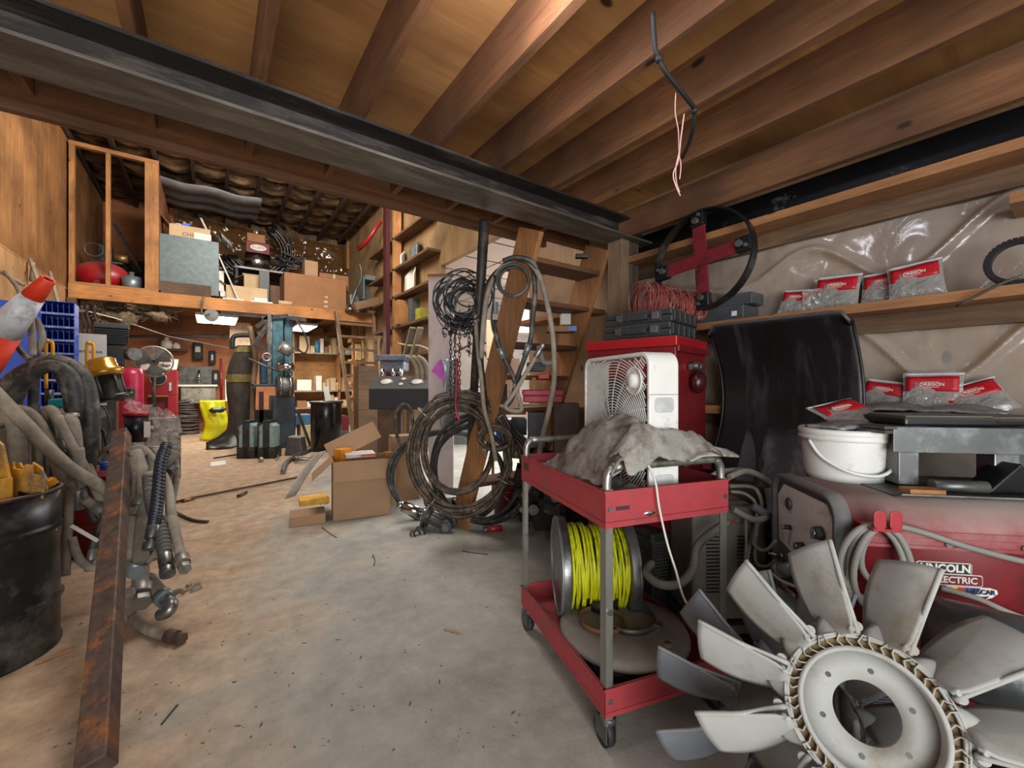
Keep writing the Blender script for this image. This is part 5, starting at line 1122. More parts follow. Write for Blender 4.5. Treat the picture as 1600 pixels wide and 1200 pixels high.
# amber lamp / filter head
al = thing('oil_filter', 'amber domed cap on a black cylindrical cage tilted on the bench', 'filter', W(178, 625, 3.35), rot=(R(-6), R(-14), 0))
s3 = 3.35/F0
link(MB().lathe([(0, .345), (.07, .345), (.085, .33), (.088, .27), (.115, .25), (.115, .215), (.10, .20), (.0, .20)], 32), 'amber_cap', mat('amber', 'b98420', .25, .4, var=.15, coat=.6), al)
link(MB().lathe([(.075, .02), (.078, .20), (.0, .20), (0, .02)], 28), 'core', blackr, al)
for k in range(5): a = 2*math.pi*k/5+.4; link(MB().cyl((.088*math.cos(a), .088*math.sin(a), .02), (.088*math.cos(a), .088*math.sin(a), .21), .008, n=8), 'cage_rod', dsteel, al)
link(MB().lathe([(0, 0), (.12, 0), (.12, .035), (.0, .035)], 28), 'base_ring', black, al)
fbox(72, 623, 108, 638, 3.0, .10, 'teal_grinder', mat('teal_tool', '1d9aa3', .45), 'teal power tool body lying in the hose loop', 'tool', bev=.02)
fbox(106, 624, 131, 631, 3.05, .05, 'teal_grip', mat('teal_tool', '1d9aa3', .45), 'teal tool handle lying right of the teal tool body', 'tool', bev=.008)
# bucket with red lid, clear sheet
sb_ = thing('grease_pail', 'dark blue pail with red lid among clear plastic on the bench side', 'bucket', W(213, 690, 3.75))
rr2 = 15*3.75/F0
link(MB().lathe([(0, 0), (rr2*.93, 0), (rr2, .24), (0, .24)], 28), 'pail', mat('navy_pail', '10131f', .3), sb_); link(MB().lathe([(0, .27), (rr2*1.05, .27), (rr2*1.08, .235), (0, .235)], 28), 'lid', red, sb_); link(MB().box(.03, .075, -rr2-.002, -rr2+.01, .04, .18, rotm(20, 'Z')), 'label', offw, sb_)
def cs(u, v):
    p = W(192+u*86, 620+v*92+u*28*(1-v), 3.9+.5*u)
    return tuple(p+Vector((0, 0, 1))*(.05*noise.noise(Vector((u*7, v*7, 1))))+FWD*(.14*abs(noise.noise(Vector((u*6, v*6, 7))))+.05*abs(noise.noise(Vector((u*15, v*15, 7))))))
solo(MB().grid(34, 30, cs), 'clear_plastic_bag', film('wrap_film', 'ffffff', .3, .1, 12), 'crumpled clear plastic wrap draped down from the bench end', 'plastic')
solo(MB().box(0, .35, 0, .45, 0, .85, T(*FL(196, 760)) @ Matrix.Rotation(-TH, 4, 'Z')), 'side_cabinet', mat('dim_brown_case', '4c413a', .8), 'dim brown cabinet standing at the bench end under plastic wrap', 'cabinet', bev=.01)
bj2 = thing('bench_vise', 'black boxy machine head on the bench behind the amber cap', 'machine', W(160, 610, 4.0)); link(MB().box(-.10, .22, -.1, .15, -.10, .02), 'body', blackr, bj2, bev=.01); link(MB().cyl((0, -.14, -.03), (0, -.1, -.03), .03, n=16), 'knob', dsteel, bj2)
# --- hoses ---
G1 = 'dusty grey hydraulic hoses'
H = [
 ([(200, 715, 2.8), (192, 760, 2.7), (200, 820, 2.6), (196, 880, 2.5)], .024, hosem, 'slim grey hose just right of the square tube, low end hidden'),
 ([(232, 712, 2.8), (236, 750, 2.7), (234, 810, 2.6), (238, 860, 2.5)], .02, hosed, 'dark slim hose between thick hose and spiral hose'),
 ([(272, 716, 2.95), (258, 735, 2.9), (240, 760, 2.8), (230, 800, 2.7), (226, 850, 2.6)], .024, hosem, 'grey hose slanting left behind the spiral hoses'),
 ([(256, 700, 2.85), (270, 712, 2.9), (276, 740, 2.9), (268, 790, 2.8), (262, 840, 2.6)], .022, hosem, 'grey hose bowing outward behind the long right hose'),
 ([(40, 730, 2.7), (45, 690, 2.7), (60, 665, 2.7), (72, 700, 2.7), (76, 760, 2.65)], .034, hosem, 'fat grey hose bend directly behind the notched plates'),
 ([(90, 650, 2.55), (115, 700, 2.55), (140, 745, 2.55), (162, 790, 2.55)], .026, hosem, 'grey hose running parallel behind the diagonal hose'),
 ([(150, 815, 2.5), (138, 790, 2.5), (128, 765, 2.5), (118, 730, 2.55)], .02, hosed, 'dark hose end between drum and square tube'),
 ([(0, 640, 2.6), (-5, 700, 2.6), (5, 760, 2.6)], .05, hosem, 'fat pale hose at the left photo edge above the drum'),
 # big dark loops at the back
 ([(5, 700, 2.9), (-2, 650, 2.85), (10, 605, 2.8), (50, 575, 2.8), (95, 566, 2.8), (130, 590, 2.8), (142, 640, 2.8), (140, 690, 2.8), (135, 740, 2.8)], .052, hosed, 'outermost thick black hose arch above the drum'),
 ([(20, 690, 2.8), (18, 645, 2.75), (35, 600, 2.7), (75, 572, 2.7), (112, 590, 2.72), (122, 650, 2.75), (118, 720, 2.8)], .045, hosed, 'second thick black hose arch inside the outermost one'),
 ([(60, 700, 2.9), (52, 620, 2.9), (60, 560, 2.95), (85, 575, 3.0), (105, 620, 3.0), (112, 690, 3.0)], .03, hosed, 'narrow black hose arch behind the teal tool'),
 # fat grey hose from top-left to middle
 ([(-30, 590, 2.3), (10, 632, 2.3), (45, 668, 2.35), (80, 705, 2.4), (115, 735, 2.45), (150, 755, 2.5), (185, 775, 2.55)], .036, hosem, 'fat dusty hose running diagonally across the pile to the square tube'),
 ([(25, 640, 2.5), (50, 650, 2.5), (75, 690, 2.5), (95, 740, 2.5), (98, 800, 2.5), (100, 870, 2.45)], .036, hosem, 'fat dusty hose bending down right of the drum'),
 ([(-10, 660, 2.5), (20, 655, 2.5), (30, 700, 2.5), (32, 760, 2.5)], .045, hosem, 'fat grey hose rising behind the yellow plate'),
 ([(62, 780, 2.6), (60, 690, 2.6), (75, 640, 2.6), (92, 660, 2.6), (100, 700, 2.6), (110, 740, 2.6)], .03, hosem, 'grey hose hooked over the rail above the drum'),
 ([(82, 790, 2.65), (78, 700, 2.65), (80, 648, 2.65), (95, 650, 2.65), (100, 690, 2.62)], .028, hosem, 'second grey hose hooked over rail beside its twin'),
 ([(108, 790, 2.6), (118, 740, 2.6), (118, 690, 2.6), (112, 658, 2.6), (104, 660, 2.6), (102, 700, 2.6)], .036, hosem, 'thick grey hose with hooked top right of the rail'),
 ([(125, 700, 2.8), (150, 760, 2.75), (165, 790, 2.7)], .03, hosem, 'grey hose slanting down behind the square tube'),
 ([(147, 720, 3.0), (170, 700, 3.0), (195, 700, 3.0), (210, 715, 3.0)], .022, hosem, 'slim grey hose curving behind the square tube top'),
 ([(122, 700, 2.5), (125, 740, 2.5), (122, 780, 2.5)], .03, hosem, 'short grey hose with collar right of the drum rim'),
 ([(108, 752, 2.45), (125, 775, 2.5), (150, 792, 2.5), (162, 800, 2.5)], .028, hosem, 'curved grey hose ending below the drum rim'),
 ([(112, 840, 2.35), (122, 870, 2.35), (138, 885, 2.35), (158, 888, 2.35)], .022, hosem, 'grey hose end resting low between drum and tube'),
 ([(102, 900, 2.3), (108, 800, 2.4), (112, 760, 2.5)], .022, hosem, 'straight grey hose beside the drum edge'),
 ([(165, 800, 2.5), (150, 840, 2.45), (142, 875, 2.4)], .018, hosed, 'dark slim hose slanting to the floor by the drum'),
 # right of the square tube
 ([(210, 705, 2.75), (222, 740, 2.7), (226, 800, 2.55), (220, 870, 2.4), (221, 930, 2.2)], .042, hosem, 'thick grey hose hanging straight right of square tube'),
 ([(205, 715, 2.7), (212, 760, 2.65), (208, 830, 2.5), (205, 900, 2.4)], .03, hosem, 'grey hose hanging close behind the square tube'),
 ([(246, 702, 2.75), (240, 735, 2.7), (225, 770, 2.6), (215, 790, 2.55)], .03, hosem, 'short grey hose crossing at the top of the right bundle'),
 ([(278, 708, 2.9), (262, 724, 2.85), (250, 745, 2.8), (248, 790, 2.7)], .026, hosem, 'grey hose end pointing up to the right of bundle'),
 ([(250, 735, 2.65), (262, 760, 2.6), (268, 800, 2.5), (278, 850, 2.38), (286, 880, 2.25)], .028, hosem, 'long grey hose with flared fitting at the right edge of bundle'),
 ([(205, 700, 2.7), (222, 698, 2.7), (240, 715, 2.68), (258, 750, 2.62), (262, 800, 2.5), (250, 850, 2.4), (230, 880, 2.35)], .015, hosem, 'thin grey hose looping around the hanging bundle'),
 ([(215, 712, 2.72), (210, 745, 2.7), (222, 765, 2.65), (240, 735, 2.62)], .014, hosem, 'thin grey hose knotted at the top of right bundle'),
]
for i, (pts, r, m_, lb) in enumerate(H):
    e = (1,) if lb.split()[0] in ('short', 'long', 'thick', 'curved', 'dark', 'slim') and 'arch' not in lb else None
    hose(pts, r*.92, m_, 'hydraulic_hose', lb, 'hose', None, 12, 6, e, mat('dusty_fitting', '86837c', .45, .6, var=.25, dirt=('5f584d', .3, 9)), .06)
# spiral wrapped dark hoses
def spiral(pts, r, label, m1, m2):
    P = smooth([W(*p) for p in pts], 14); t = thing('spiral_hose', label, 'hose', P[-1])
    link(MB().tube(P, r, 12), 'hose_body', m1, t, True); g = MB(); 
    for k in range(2, len(P)-4, 2):
        d_ = (P[k+1]-P[k]).normalized(); g.cyl(P[k], P[k]+d_*.022, r*1.22, n=14)
    link(g, 'spiral_guard', m2, t, True); d_ = (P[-1]-P[-2]).normalized()
    link(MB().cyl(P[-1], P[-1]+d_*.07, r*1.25, n=14).cyl(P[-1]+d_*.07, P[-1]+d_*.09, r*.8, n=12).cyl(P[-1]+d_*.09, P[-1]+d_*.13, r*1.3, n=14), 'end_fitting', steel, t, True, bev=.001)
spiral([(262, 692, 2.6), (252, 720, 2.55), (248, 760, 2.5), (244, 800, 2.42), (240, 822, 2.38)], .026, 'dark blue spiral-wrapped hose hanging at the front of the bundle', hosed, mat('spiral_navy', '1d2230', .4))
spiral([(232, 740, 2.6), (238, 790, 2.5), (252, 830, 2.4), (258, 868, 2.3)], .028, 'grey spiral-wrapped hose behind the blue one', hosem, mat('spiral_grey', '4d4a45', .6))
hose([W(202, 925, 2.05), FL(206, 958, .03), FL(225, 980, .028), FL(250, 990, .028), FL(274, 996, .028)], .024, hosem, 'floor_hose', 'grey hose curving on the floor to a rusty end', ends=(1,), em=rust, endl=.05)
eb = thing('elbow_hose', 'thick grey hose end with silver elbow on the floor', 'hose', FL(262, 950)); P = [W(232, 905, 2.35), W(245, 922, 2.25), W(257, 935, 2.2)]
link(MB().tube(P, .036, 14, sub=4), 'hose_body', hosem, eb, True); link(MB().cyl(P[2]-(P[2]-P[1])*.35, P[2]+(P[2]-P[1])*.2, .043, n=18), 'collar', galv, eb, True); link(MB().tube([P[2]+(P[2]-P[1])*.2, W(268, 945, 2.14), W(262, 956, 2.12), W(250, 960, 2.12)], .030, 14, sub=4), 'elbow', steel, eb, True)
solo(MB().cyl(W(196, 888, 2.35), W(214, 895, 2.25), .035, n=18).cyl(W(190, 886, 2.38), W(197, 888, 2.35), .025, n=14), 'hose_coupling', galv, 'grey coupling lying behind the thick hanging hose', 'coupling')
solo(MB().tube([W(204, 935, 2.2), W(196, 925, 2.25)], .02, 10), 'wood_plug', pine(0), 'small wooden plug by the base of the square tube', 'plug')
solo(MB().tube([W(268, 740, 2.85), W(276, 728, 2.9)], .018, 10), 'blue_fitting', galv, 'pale bluish fitting poking out right of the bundle', 'fitting')
hose([W(264, 738, 2.8), W(272, 730, 2.85)], .024, hosed, 'hose_end', 'open black hose end at the right of bundle')
# rail that carries the hoses, hidden stand
rs = thing('hose_rack', 'dark steel hose rack behind the hanging hoses', 'rack', W(150, 650, 3.0)); rs.location.z = 0
link(MB().tube([W(84, 648, 2.62), W(122, 648, 2.62)], .012, 8).tube([W(190, 700, 2.85), W(280, 700, 2.95)], .014, 8), 'rail', alu, rs, True)
link(MB().bar(FL(200, 800), W(200, 700, 2.86), .04, .04).bar(FL(262, 805), W(262, 702, 2.94), .04, .04).bar(W(84, 648, 2.64), Vector((W(84, 648, 2.64).x, W(84, 648, 2.64).y, 0)), .03, .03), 'post', black, rs, True)
# red drum behind and blue rags, white bar
rd2 = thing('red_drum', 'dark red steel drum half hidden behind the hanging hoses', 'drum', FL(175, 850)); 
link(MB().lathe([(0, 0), (.30, 0), (.30, .25), (.308, .26), (.30, .27), (.30, .60), (0, .60)], 40), 'shell', dred, rd2); link(MB().ring((0, 0, .60), .30, .01, n=40), 'rim', dred, rd2)
solo(MB().bar(W(112, 822, 2.3), W(152, 845, 2.4), .018, .018), 'white_strip', offw, 'thin white strip lying in front of the red drum', 'strip')
for px, py, lb in ((135, 722, 'blue plastic fitting among hoses left of the square tube'), (166, 734, 'blue plastic cap just left of the square tube')):
    solo(MB().lathe([(0, 0), (.03, 0), (.035, .05), (.02, .06), (0, .06)], 14, T(*W(px, py, 2.9))), 'blue_plug', mat('cap_blue', '1f4fa8', .4), lb, 'cap')
hose([(160, 670, 3.0), (172, 710, 3.0), (180, 740, 2.95)], .012, blackr, 'black_wire', 'thin black cable hanging down the bench front', 'cable')
hose([(153, 632, 3.1), (165, 640, 3.05), (172, 665, 3.0), (165, 690, 3.0)], .006, blackr, 'thin_wire', 'thin loop of black wire on the bench front', 'wire')
# grey hose with hooked top over the blue cabinet and wall sticks
hose([(52, 555, 2.9), (50, 520, 2.9), (46, 480, 2.9), (42, 462, 2.9), (50, 490, 2.92), (62, 510, 2.95), (66, 530, 2.95), (58, 552, 2.95)], .019, hosem, 'looped_hose', 'grey hose looping up in front of the blue cabinet')
hose([(8, 425, 3.6), (20, 440, 3.5), (30, 455, 3.4), (35, 480, 3.3)], .016, hosem, 'wall_hose', 'grey hose behind the cone tip at the left wall')
hose([(15, 520, 3.0), (30, 545, 3.0), (45, 562, 3.0)], .018, hosed, 'slant_hose', 'dark hose slanting behind the traffic cone')
for i, (a, b, lb) in enumerate((((0, 424, 4.8), (38, 446, 4.9), 'leaning stick farthest left on plywood wall'), ((47, 405, 6.0), (70, 470, 5.8), 'long stick leaning on wall above the cone tip'), ((78, 425, 6.3), (92, 478, 6.0), 'right leaning stick on the wall beside the loft post'), ((52, 410, 6.0), (48, 440, 6.0), 'short upright stick on the left wall'))):
    solo(MB().tube([W(*a), W(*b)], .022, 8), 'wall_stick', mat('grey_stick', '8a7e6c', .8), lb, 'stick')
# ================= FAR BAY =================
def yb(px0, py0, px1, py1, Y, dep, name=None, m=None, label=None, cat=None, group=None, bev=.004, z0=None):
    a, b = PY(px0, py1, Y), PY(px1, py0, Y)
    bx_ = MB().box(a.x, b.x, Y, Y+dep, a.z if z0 is None else z0, b.z)
    return solo(bx_, name, m, label, cat, group, bev) if name else bx_
FY = 11.0; LZ = 3.16
lf = thing('storage_loft', 'wooden storage loft across the back of the shop', 'loft', (.6, 12.6, 2.9))
link(MB().box(LX+.03, 3.45, FY, FY+.09, 2.90, LZ), 'front_beam', wood('loft_beam', '9c6330', 'cf9255', 0), lf, True, bev=.004)
link(MB().box(LX+.03, 3.57, FY+.09, BY-.03, 3.10, LZ-.01), 'deck', ply('loft_deck', '7a5232', '9a6c44', 1), lf, True)
dj = [MB().box(x-.02, x+.02, FY+.09, BY-.03, 2.93, 3.10) for x in [LX+.3+.6*i for i in range(9)]]
for q in dj: link(q, 'joist', joistw(1), lf, True)
link(MB().box(LX+.02, LX+.14, FY-.02, FY+.1, 0, 2.90), 'post', darkw(2), lf, True)
cf = thing('closet_studwork', 'pine stud frame of an unfinished closet standing on the loft', 'frame', (-1.5, FY, LZ))
for px0, px1, nm in ((107, 116, 'stud'), (165, 172, 'stud'), (226, 231, 'stud'), (231, 248, 'corner_post')):
    a, b = PY(px0, 300, FY), PY(px1, 300, FY); link(MB().box(a.x, b.x, FY+.01, FY+.10, LZ, 5.74), nm, pine(2), cf, True)
a, b = PY(107, 225, FY), PY(248, 225, FY); link(MB().box(a.x, b.x, FY+.0, FY+.10, 5.74, 5.82), 'top_plate', pine(0), cf, True); link(MB().box(a.x, b.x, FY+.0, FY+.10, LZ, LZ+.05), 'sole_plate', pine(0), cf, True)
link(MB().box(b.x-.02, b.x, FY+.1, BY-.1, LZ, 5.6), 'plywood_side', plyb, cf, True)
# plastic and insulation on the upper back wall
fm = film('brown_film', 'd8bf9c', .45, .16, 5, '6e5030')
solo(MB().grid(150, 70, lambda u, v: (-.8+u*4.36, BY-.06-.14*max(0, noise.noise(Vector((u*9, v*5, 1)))+.2)-.07*abs(noise.noise(Vector((u*25, v*16, 3)))), 3.2+v*2.6)), 'brown_film', fm, 'crumpled glossy plastic film over the back wall above the loft', 'plastic film')
solo(MB().grid(50, 30, lambda u, v: (-.8+u*4.38, BY-.03-.03*abs(noise.noise(Vector((u*16, v*9, 2)))), 3.2+v*2.8)), 'wall_insulation', ins, 'dark brown insulation behind the plastic on the loft back wall', 'insulation')
# air compressor in the closet
ac_ = thing('air_compressor', 'old red tank air compressor behind the loft closet studs', 'compressor', PY(158, 440, 11.55)); ac_.location.z = LZ
c = PY(160, 420, 11.55); k = 7.9/F0
link(MB().lathe([(.295*math.sin(R(a)), -.42*math.cos(R(a))) for a in range(0, 181, 12)], 32, T(c.x, c.y, LZ+.30) @ rotm(90, 'Y')), 'tank', red, ac_, True)
link(MB().box(c.x-.15, c.x+.32, c.y-.12, c.y+.12, LZ+.56, LZ+.60).box(c.x-.05, c.x+.15, c.y-.1, c.y+.1, LZ+.6, LZ+.92), 'pump', blackr, ac_, True, bev=.01)
link(MB().cyl((c.x+.18, c.y, LZ+.70), (c.x+.38, c.y, LZ+.70), .08, n=16), 'motor', mat('brass', '8d6f45', .4, .7), ac_, True); link(MB().ring((c.x-.1, c.y-.15, LZ+.78), .13, .012, (0, 1, 0), 20, 6), 'flywheel', dsteel, ac_, True)
link(MB().cyl((c.x-.03, c.y-.29, LZ+.12), (c.x-.03, c.y-.24, LZ+.12), .05, n=12), 'drain_plug', dred, ac_, True)
solo(MB().lathe([(0, 0), (.155, 0), (.155, .30), (.04, .33), (.04, .40), (0, .40)], 24, T(PY(206, 440, 11.3).x, 11.3, LZ)), 'silver_can', galv, 'silver paint can beside the red compressor on the loft', 'can')
solo(MB().bar(PY(178, 350, 12.5), PY(222, 425, 12.2), .05, .05), 'grey_pole', dsteel, 'grey pole slanting behind the closet studs', 'pole')
solo(MB().box(-2.0, -1.2, 12.9, 13.6, LZ, LZ+1.0), 'dark_chest', mat('dark_trunk', '231c18', .8), 'dark trunk in the shade at the back of the closet', 'trunk', bev=.01)
# metal case and cartons on the loft
yb(249, 379, 342, 452, 11.12, .8, 'metal_case', mat('dark_galv', '4d585b', .5, .4, var=.3, s=10, bmp=.05), 'scratched galvanised metal case standing at the loft edge', 'case', z0=LZ+.06)
yb(251, 447, 330, 463, 11.1, .9, 'base_board', darkw(0), 'wooden base board under the metal case', 'board', z0=LZ)
cn = carton(PY(264, 384, 11.3), 0, (PY(329, 384, 11.3)-PY(264, 384, 11.3)).x, .55, .40, 'open cardboard box with print on top of the metal case', (('f', 200, .01), ('l', -50, .22), ('b', -60, .25), ('r', 40, .2)), card2, txt=('CHIQ', .11), name='cardboard_box')
cn.location.z = PY(290, 379, 11.12).z+.002; link(MB().box(.42, .72, -.004, 0, .04, .30), 'label', offw, cn)
solo(MB().box(0, .12, 0, .1, 0, .12, T(cn.location.x+.22, 11.5, cn.location.z+.40)), 'blue_pack', blue, 'blue pack sticking out of the open box on the metal case', 'pack')
solo(MB().bar(PY(314, 341, 11.5), PY(326, 366, 11.3), .035, .02), 'white_lath', offw, 'short white lath sticking out of the open box', 'lath')
m = MB()
for j in range(7): m.ring(PY(344+j*2.4, 370+j*2.4, 11.8), .13, .012, (1, .3, .3), 18, 5)
solo(m, 'duct_coil', alu, 'grey corrugated duct piece beside the open box on the loft', 'duct')
solo(MB().bar(PY(337, 388, 11.3), Vector((PY(373, 462, 11.12).x, 11.12, LZ+.03)), .045, .02), 'white_pole', offw, 'white pole leaning down to the loft edge', 'pole')
for px, py, w_, h_, lb, m_ in ((342, 424, 8, 15.8, 'upper small white box right of the metal case', offw), (342, 440, 8, 14.8, 'middle small white box right of the metal case', offw), (344, 455, 9, 8, 'lowest small white box right of the metal case', offw)):
    yb(px, py, px+w_, py+h_, 11.35, .2, 'small_box', m_, lb, 'box')
# hose bundle
m = MB(); random.seed(12); hc_ = PY(400, 385, 13.0); 
for i in range(16): 
    r = .72+random.uniform(-.14, .1); m.ring(hc_+Vector((random.uniform(-.12, .12), random.uniform(-.2, .1), -.1+random.uniform(-.05, .05))), r, .035, (random.uniform(-.1, .1), 1, 0), 28, 8, -20, 200)
solo(m, 'hose_bundle', mat('glossy_black_hose', '161514', .3, dirt=('4d4136', .2, 8)), 'big upright bundle of black hoses at the back of the loft', 'hose')
lb_ = thing('solvent_drum', 'shiny metal drum with white label under a brown carton on the loft', 'drum', PY(402, 424, 12.6)); q = lb_.location
link(MB().lathe([(0, 0), (.30, 0), (.30, .42), (0, .42)], 28), 'drum', chrome, lb_); link(MB().box(-.26, .24, -.31, -.1, .40, .66), 'red_carton', mat('dark_red_card', '6b2a2a', .7), lb_); link(MB().prism([(.18*math.cos(t*.393), .075*math.sin(t*.393)) for t in range(16)], 0, .004, T(0, -.312, .53) @ RX), 'white_label', offw, lb_); text('KLEEN', .09, black, lb_, T(0, -.318, .53) @ RX)
yb(386, 368, 414, 392, 12.3, .35, 'brown_carton', card3, 'brown carton on top of the labelled drum on the loft', 'box', z0=q.z+.67)
lt = thing('low_table', 'low dark metal table on the loft carrying the drum', 'table', PY(420, 440, 12.6)); lt.location.z = LZ
ta, tb = PY(366, 424, 12.3), PY(472, 430, 12.3)
link(MB().box(ta.x, tb.x, 12.25, 13.3, q.z-.05, q.z-.002), 'tabletop', dsteel, lt, True)
for x in (ta.x+.05, tb.x-.05): link(MB().box(x-.03, x+.03, 12.3, 12.36, LZ, q.z-.05), 'leg', blackr, lt, True); link(MB().box(x-.03, x+.03, 13.2, 13.26, LZ, q.z-.05), 'leg', blackr, lt, True)
m = MB(); random.seed(14)
for i in range(26):
    a = PY(440+random.random()*30, 422-random.random()*18, 12.6+random.random()*.4); m.bar(a, a+Vector((random.uniform(-.5, .5), random.uniform(-.2, .2), random.uniform(-.05, .3))), .05, .04)
o = solo(m, 'scrap_heap', blackr, 'tangled heap of black scrap on the low table', 'scrap'); o['kind'] = 'stuff'
m = MB()
for i in range(9): m.tube([PY(445+i*3, 350+i*2, 13.4), PY(452+i*3, 372+i, 13.3), PY(440+i*4, 400, 13.0)], .012, 5, sub=3)
o = solo(m, 'wire_sprigs', mat('copper_glint', 'a8825c', .3, .7), 'shiny wire ends sprouting behind the black scrap', 'wire'); o['kind'] = 'stuff'
def yc_(px0, py0, px1, py1, Y, dep, label, m=card, flaps=(), txt=None, z0=LZ):
    a, b = PY(px0, py1, Y), PY(px1, py0, Y); return carton((a.x, Y, z0), 0, b.x-a.x, dep, b.z-z0, label, flaps, m, txt=txt, open_=bool(flaps))
yc_(353, 452, 418, 466, 11.25, .45, 'shallow cardboard tray on the loft in front of the low table', card2, (('l', -40, .15),))
b1 = yc_(381, 433, 412, 462, 11.75, .4, 'open tan carton with lid raised in front of the low table', card2, (('l', 30, .2), ('b', -50, .2)))
yb(405, 424, 421, 466, 11.5, .06, 'black_slab', bplas, 'dark grey upright panel between two cartons on the loft', 'panel', z0=LZ)
yb(422, 448, 444, 466, 11.9, .4, 'dim_crate', darkw(0), 'dim wooden crate beside the largest carton', 'crate', z0=LZ)
cc = yc_(444, 438, 541, 484, 11.15, .8, 'largest brown carton at the loft edge with white printed strip', card3)
for i, s_ in enumerate('YBE'): text(s_, .12, offw, cc, T(.92, -.003, .30-.12*i+.02) @ RX @ rotm(-90, 'Z'))
yc_(476, 409, 497, 437, 11.5, .35, 'small carton standing left on top of the largest carton', card, z0=cc.location.z+(PY(444, 438, 11.15).z-LZ)+.002)
yc_(498, 412, 540, 437, 11.5, .5, 'dull taped carton standing right on top of the largest carton', card3, tape=None, z0=cc.location.z+(PY(444, 438, 11.15).z-LZ)+.002) if False else carton((PY(499, 430, 11.5).x, 11.5, PY(444, 438, 11.15).z+.004), 0, .72, .5, .40, 'dull taped carton standing right on top of the largest carton', (), card3, card2, open_=False)
for px0, px1, lb, h in ((348, 381, 'flat white board on the loft edge under the white pole', .02), (391, 426, 'flat white panel on the loft edge', .02)):
    a, b = PY(px0, 465, 11.02), PY(px1, 465, 11.02); solo(MB().box(a.x, b.x, 11.02, 11.25, LZ+.001, LZ+.001+h*1.5), 'white_board', offw, lb, 'board')
a, b = PY(397, 465, 11.05), PY(418, 465, 11.05); solo(MB().box(a.x, b.x, 11.05, 11.2, LZ+.034, LZ+.11), 'white_pack', offw, 'small white pack on the flat white panel', 'pack')
a, b = PY(435, 470, 11.06), PY(457, 470, 11.06); solo(MB().cyl((a.x, 11.1, LZ+.055), (b.x, 11.1, LZ+.055), .055, n=18), 'paper_roll', card2, 'rolled paper lying on the loft edge by the largest carton', 'roll')
# right end of loft
gcs = thing('grey_chassis', 'open grey metal housing at the right end of the loft', 'housing', (2.9, 11.3, LZ))
link(yb(567, 432, 570, 467, 11.3, .5), 'side', galv, gcs, True); link(yb(570, 432, 590, 436, 11.3, .4), 'top', galv, gcs, True); link(yb(588, 432, 591, 467, 11.3, .02), 'edge', galv, gcs, True); link(yb(568, 436, 583, 467, 11.7, .02), 'back', dsteel, gcs, True)
solo(MB().bar(PY(553, 480, 10.7), PY(590, 471, 10.7), .26, .2), 'timber_offcut', wood('grey_beam', '5f4630', '8b6c4a', 0), 'short thick timber lying over the right end of the loft beam', 'timber', bev=.01)
gl = thing('flexible_lamp', 'chrome flexible-neck lamp at right end of the loft beam', 'lamp', PY(547, 485, 10.9)); gl.location.z = LZ
link(MB().tube([PY(548, 478, 10.9), PY(556, 455, 10.9), PY(563, 440, 10.95), PY(565, 425, 11.0), PY(562, 412, 11.0)], .028, 8, sub=5), 'neck', dsteel, gl, True); link(MB().lathe([(0, .16), (.07, .14), (.12, .05), (.13, 0), (0, 0)], 20), 'base', chrome, gl)
solo(MB().grid(6, 8, lambda u, v: (PY(548, 470, 11.2).x+.25*u, 11.25+.1*v, LZ+.02+.5*v+.05*math.sin(u*7))), 'perforated_plate', dsteel, 'grey perforated plate leaning beside the grey housing', 'plate', solid=.01)
# insulation hanging under the loft
fz = mat('fluffy_insulation', '85745c', 1, var=.6, dirt=('3b2f24', .5, 5), s=9, bmp=.8)
m = MB(); random.seed(17)
for i in range(46):
    px = random.uniform(134, 272); c = PY(px, 466+random.random()*(30 if 180 < px < 265 else 14), 11.2+random.random()*.7); m.ball(c, random.uniform(.08, .18), 9, (1.4, 1, .7), 1.3)
for i in range(60):
    px = random.uniform(150, 272); c = PY(px, 490+random.random()*12, 11.3); m.tube([c+Vector((0, 0, .1)), c+Vector((random.uniform(-.08, .08), 0, .03)), c+Vector((random.uniform(-.16, .16), 0, -.05))], .008, 4)
o = solo(m, 'torn_insulation', fz, 'torn fluffy insulation hanging below the loft at left', 'insulation'); o['kind'] = 'stuff'
# fixtures under the loft
for i, (px0, px1, py, Y, lb) in enumerate(((305, 372, 494, 11.4, 'bright fluorescent fixture under the left part of loft'), (463, 495, 501, 11.8, 'bright fluorescent fixture right of the blue press'))):
    a, b = PY(px0, py, Y), PY(px1, py, Y); a.z = b.z = 2.80; t = thing('fluorescent_fixture', lb, 'light', ((a.x+b.x)/2, Y, a.z)); z1 = 2.90
    link(MB().box(a.x, b.x, Y-.15, Y+1.25, a.z, a.z+.06), 'housing', offw, t, True); link(MB().box(a.x+.02, b.x-.02, Y-.12, Y+1.22, a.z-.012, a.z), 'diffuser', emit('tube_glow', 'fbf6ea', 9), t, True)
    link(MB().cyl((a.x+.1, Y+.2, a.z+.06), (a.x+.1, Y+.2, 2.94), .01, n=6).cyl((b.x-.1, Y+.2, a.z+.06), (b.x-.1, Y+.2, 2.94), .01, n=6), 'hanger', dsteel, t, True)
    area('fixture_light_%d' % i, ((a.x+b.x)/2, Y+.2, a.z-.03), ((a.x+b.x)/2, Y+.2, 0), b.x-a.x, .5, 55, (1, .95, .86))
a, b = PY(345, 490, 11.3), PY(424, 495, 11.3); solo(MB().box(a.x, b.x, 11.3, 11.45, b.z-.02, b.z+.13), 'grey_channel', mat('bluish_channel', '8f99a6', .4, .4), 'bluish steel channel under the loft beam right of the light', 'channel')
pu = thing('pulley_block', 'dark pulley block hanging by a bracket from the loft beam', 'pulley', PY(325, 492, 10.85)); c = pu.location+Vector((0, 0, 0))
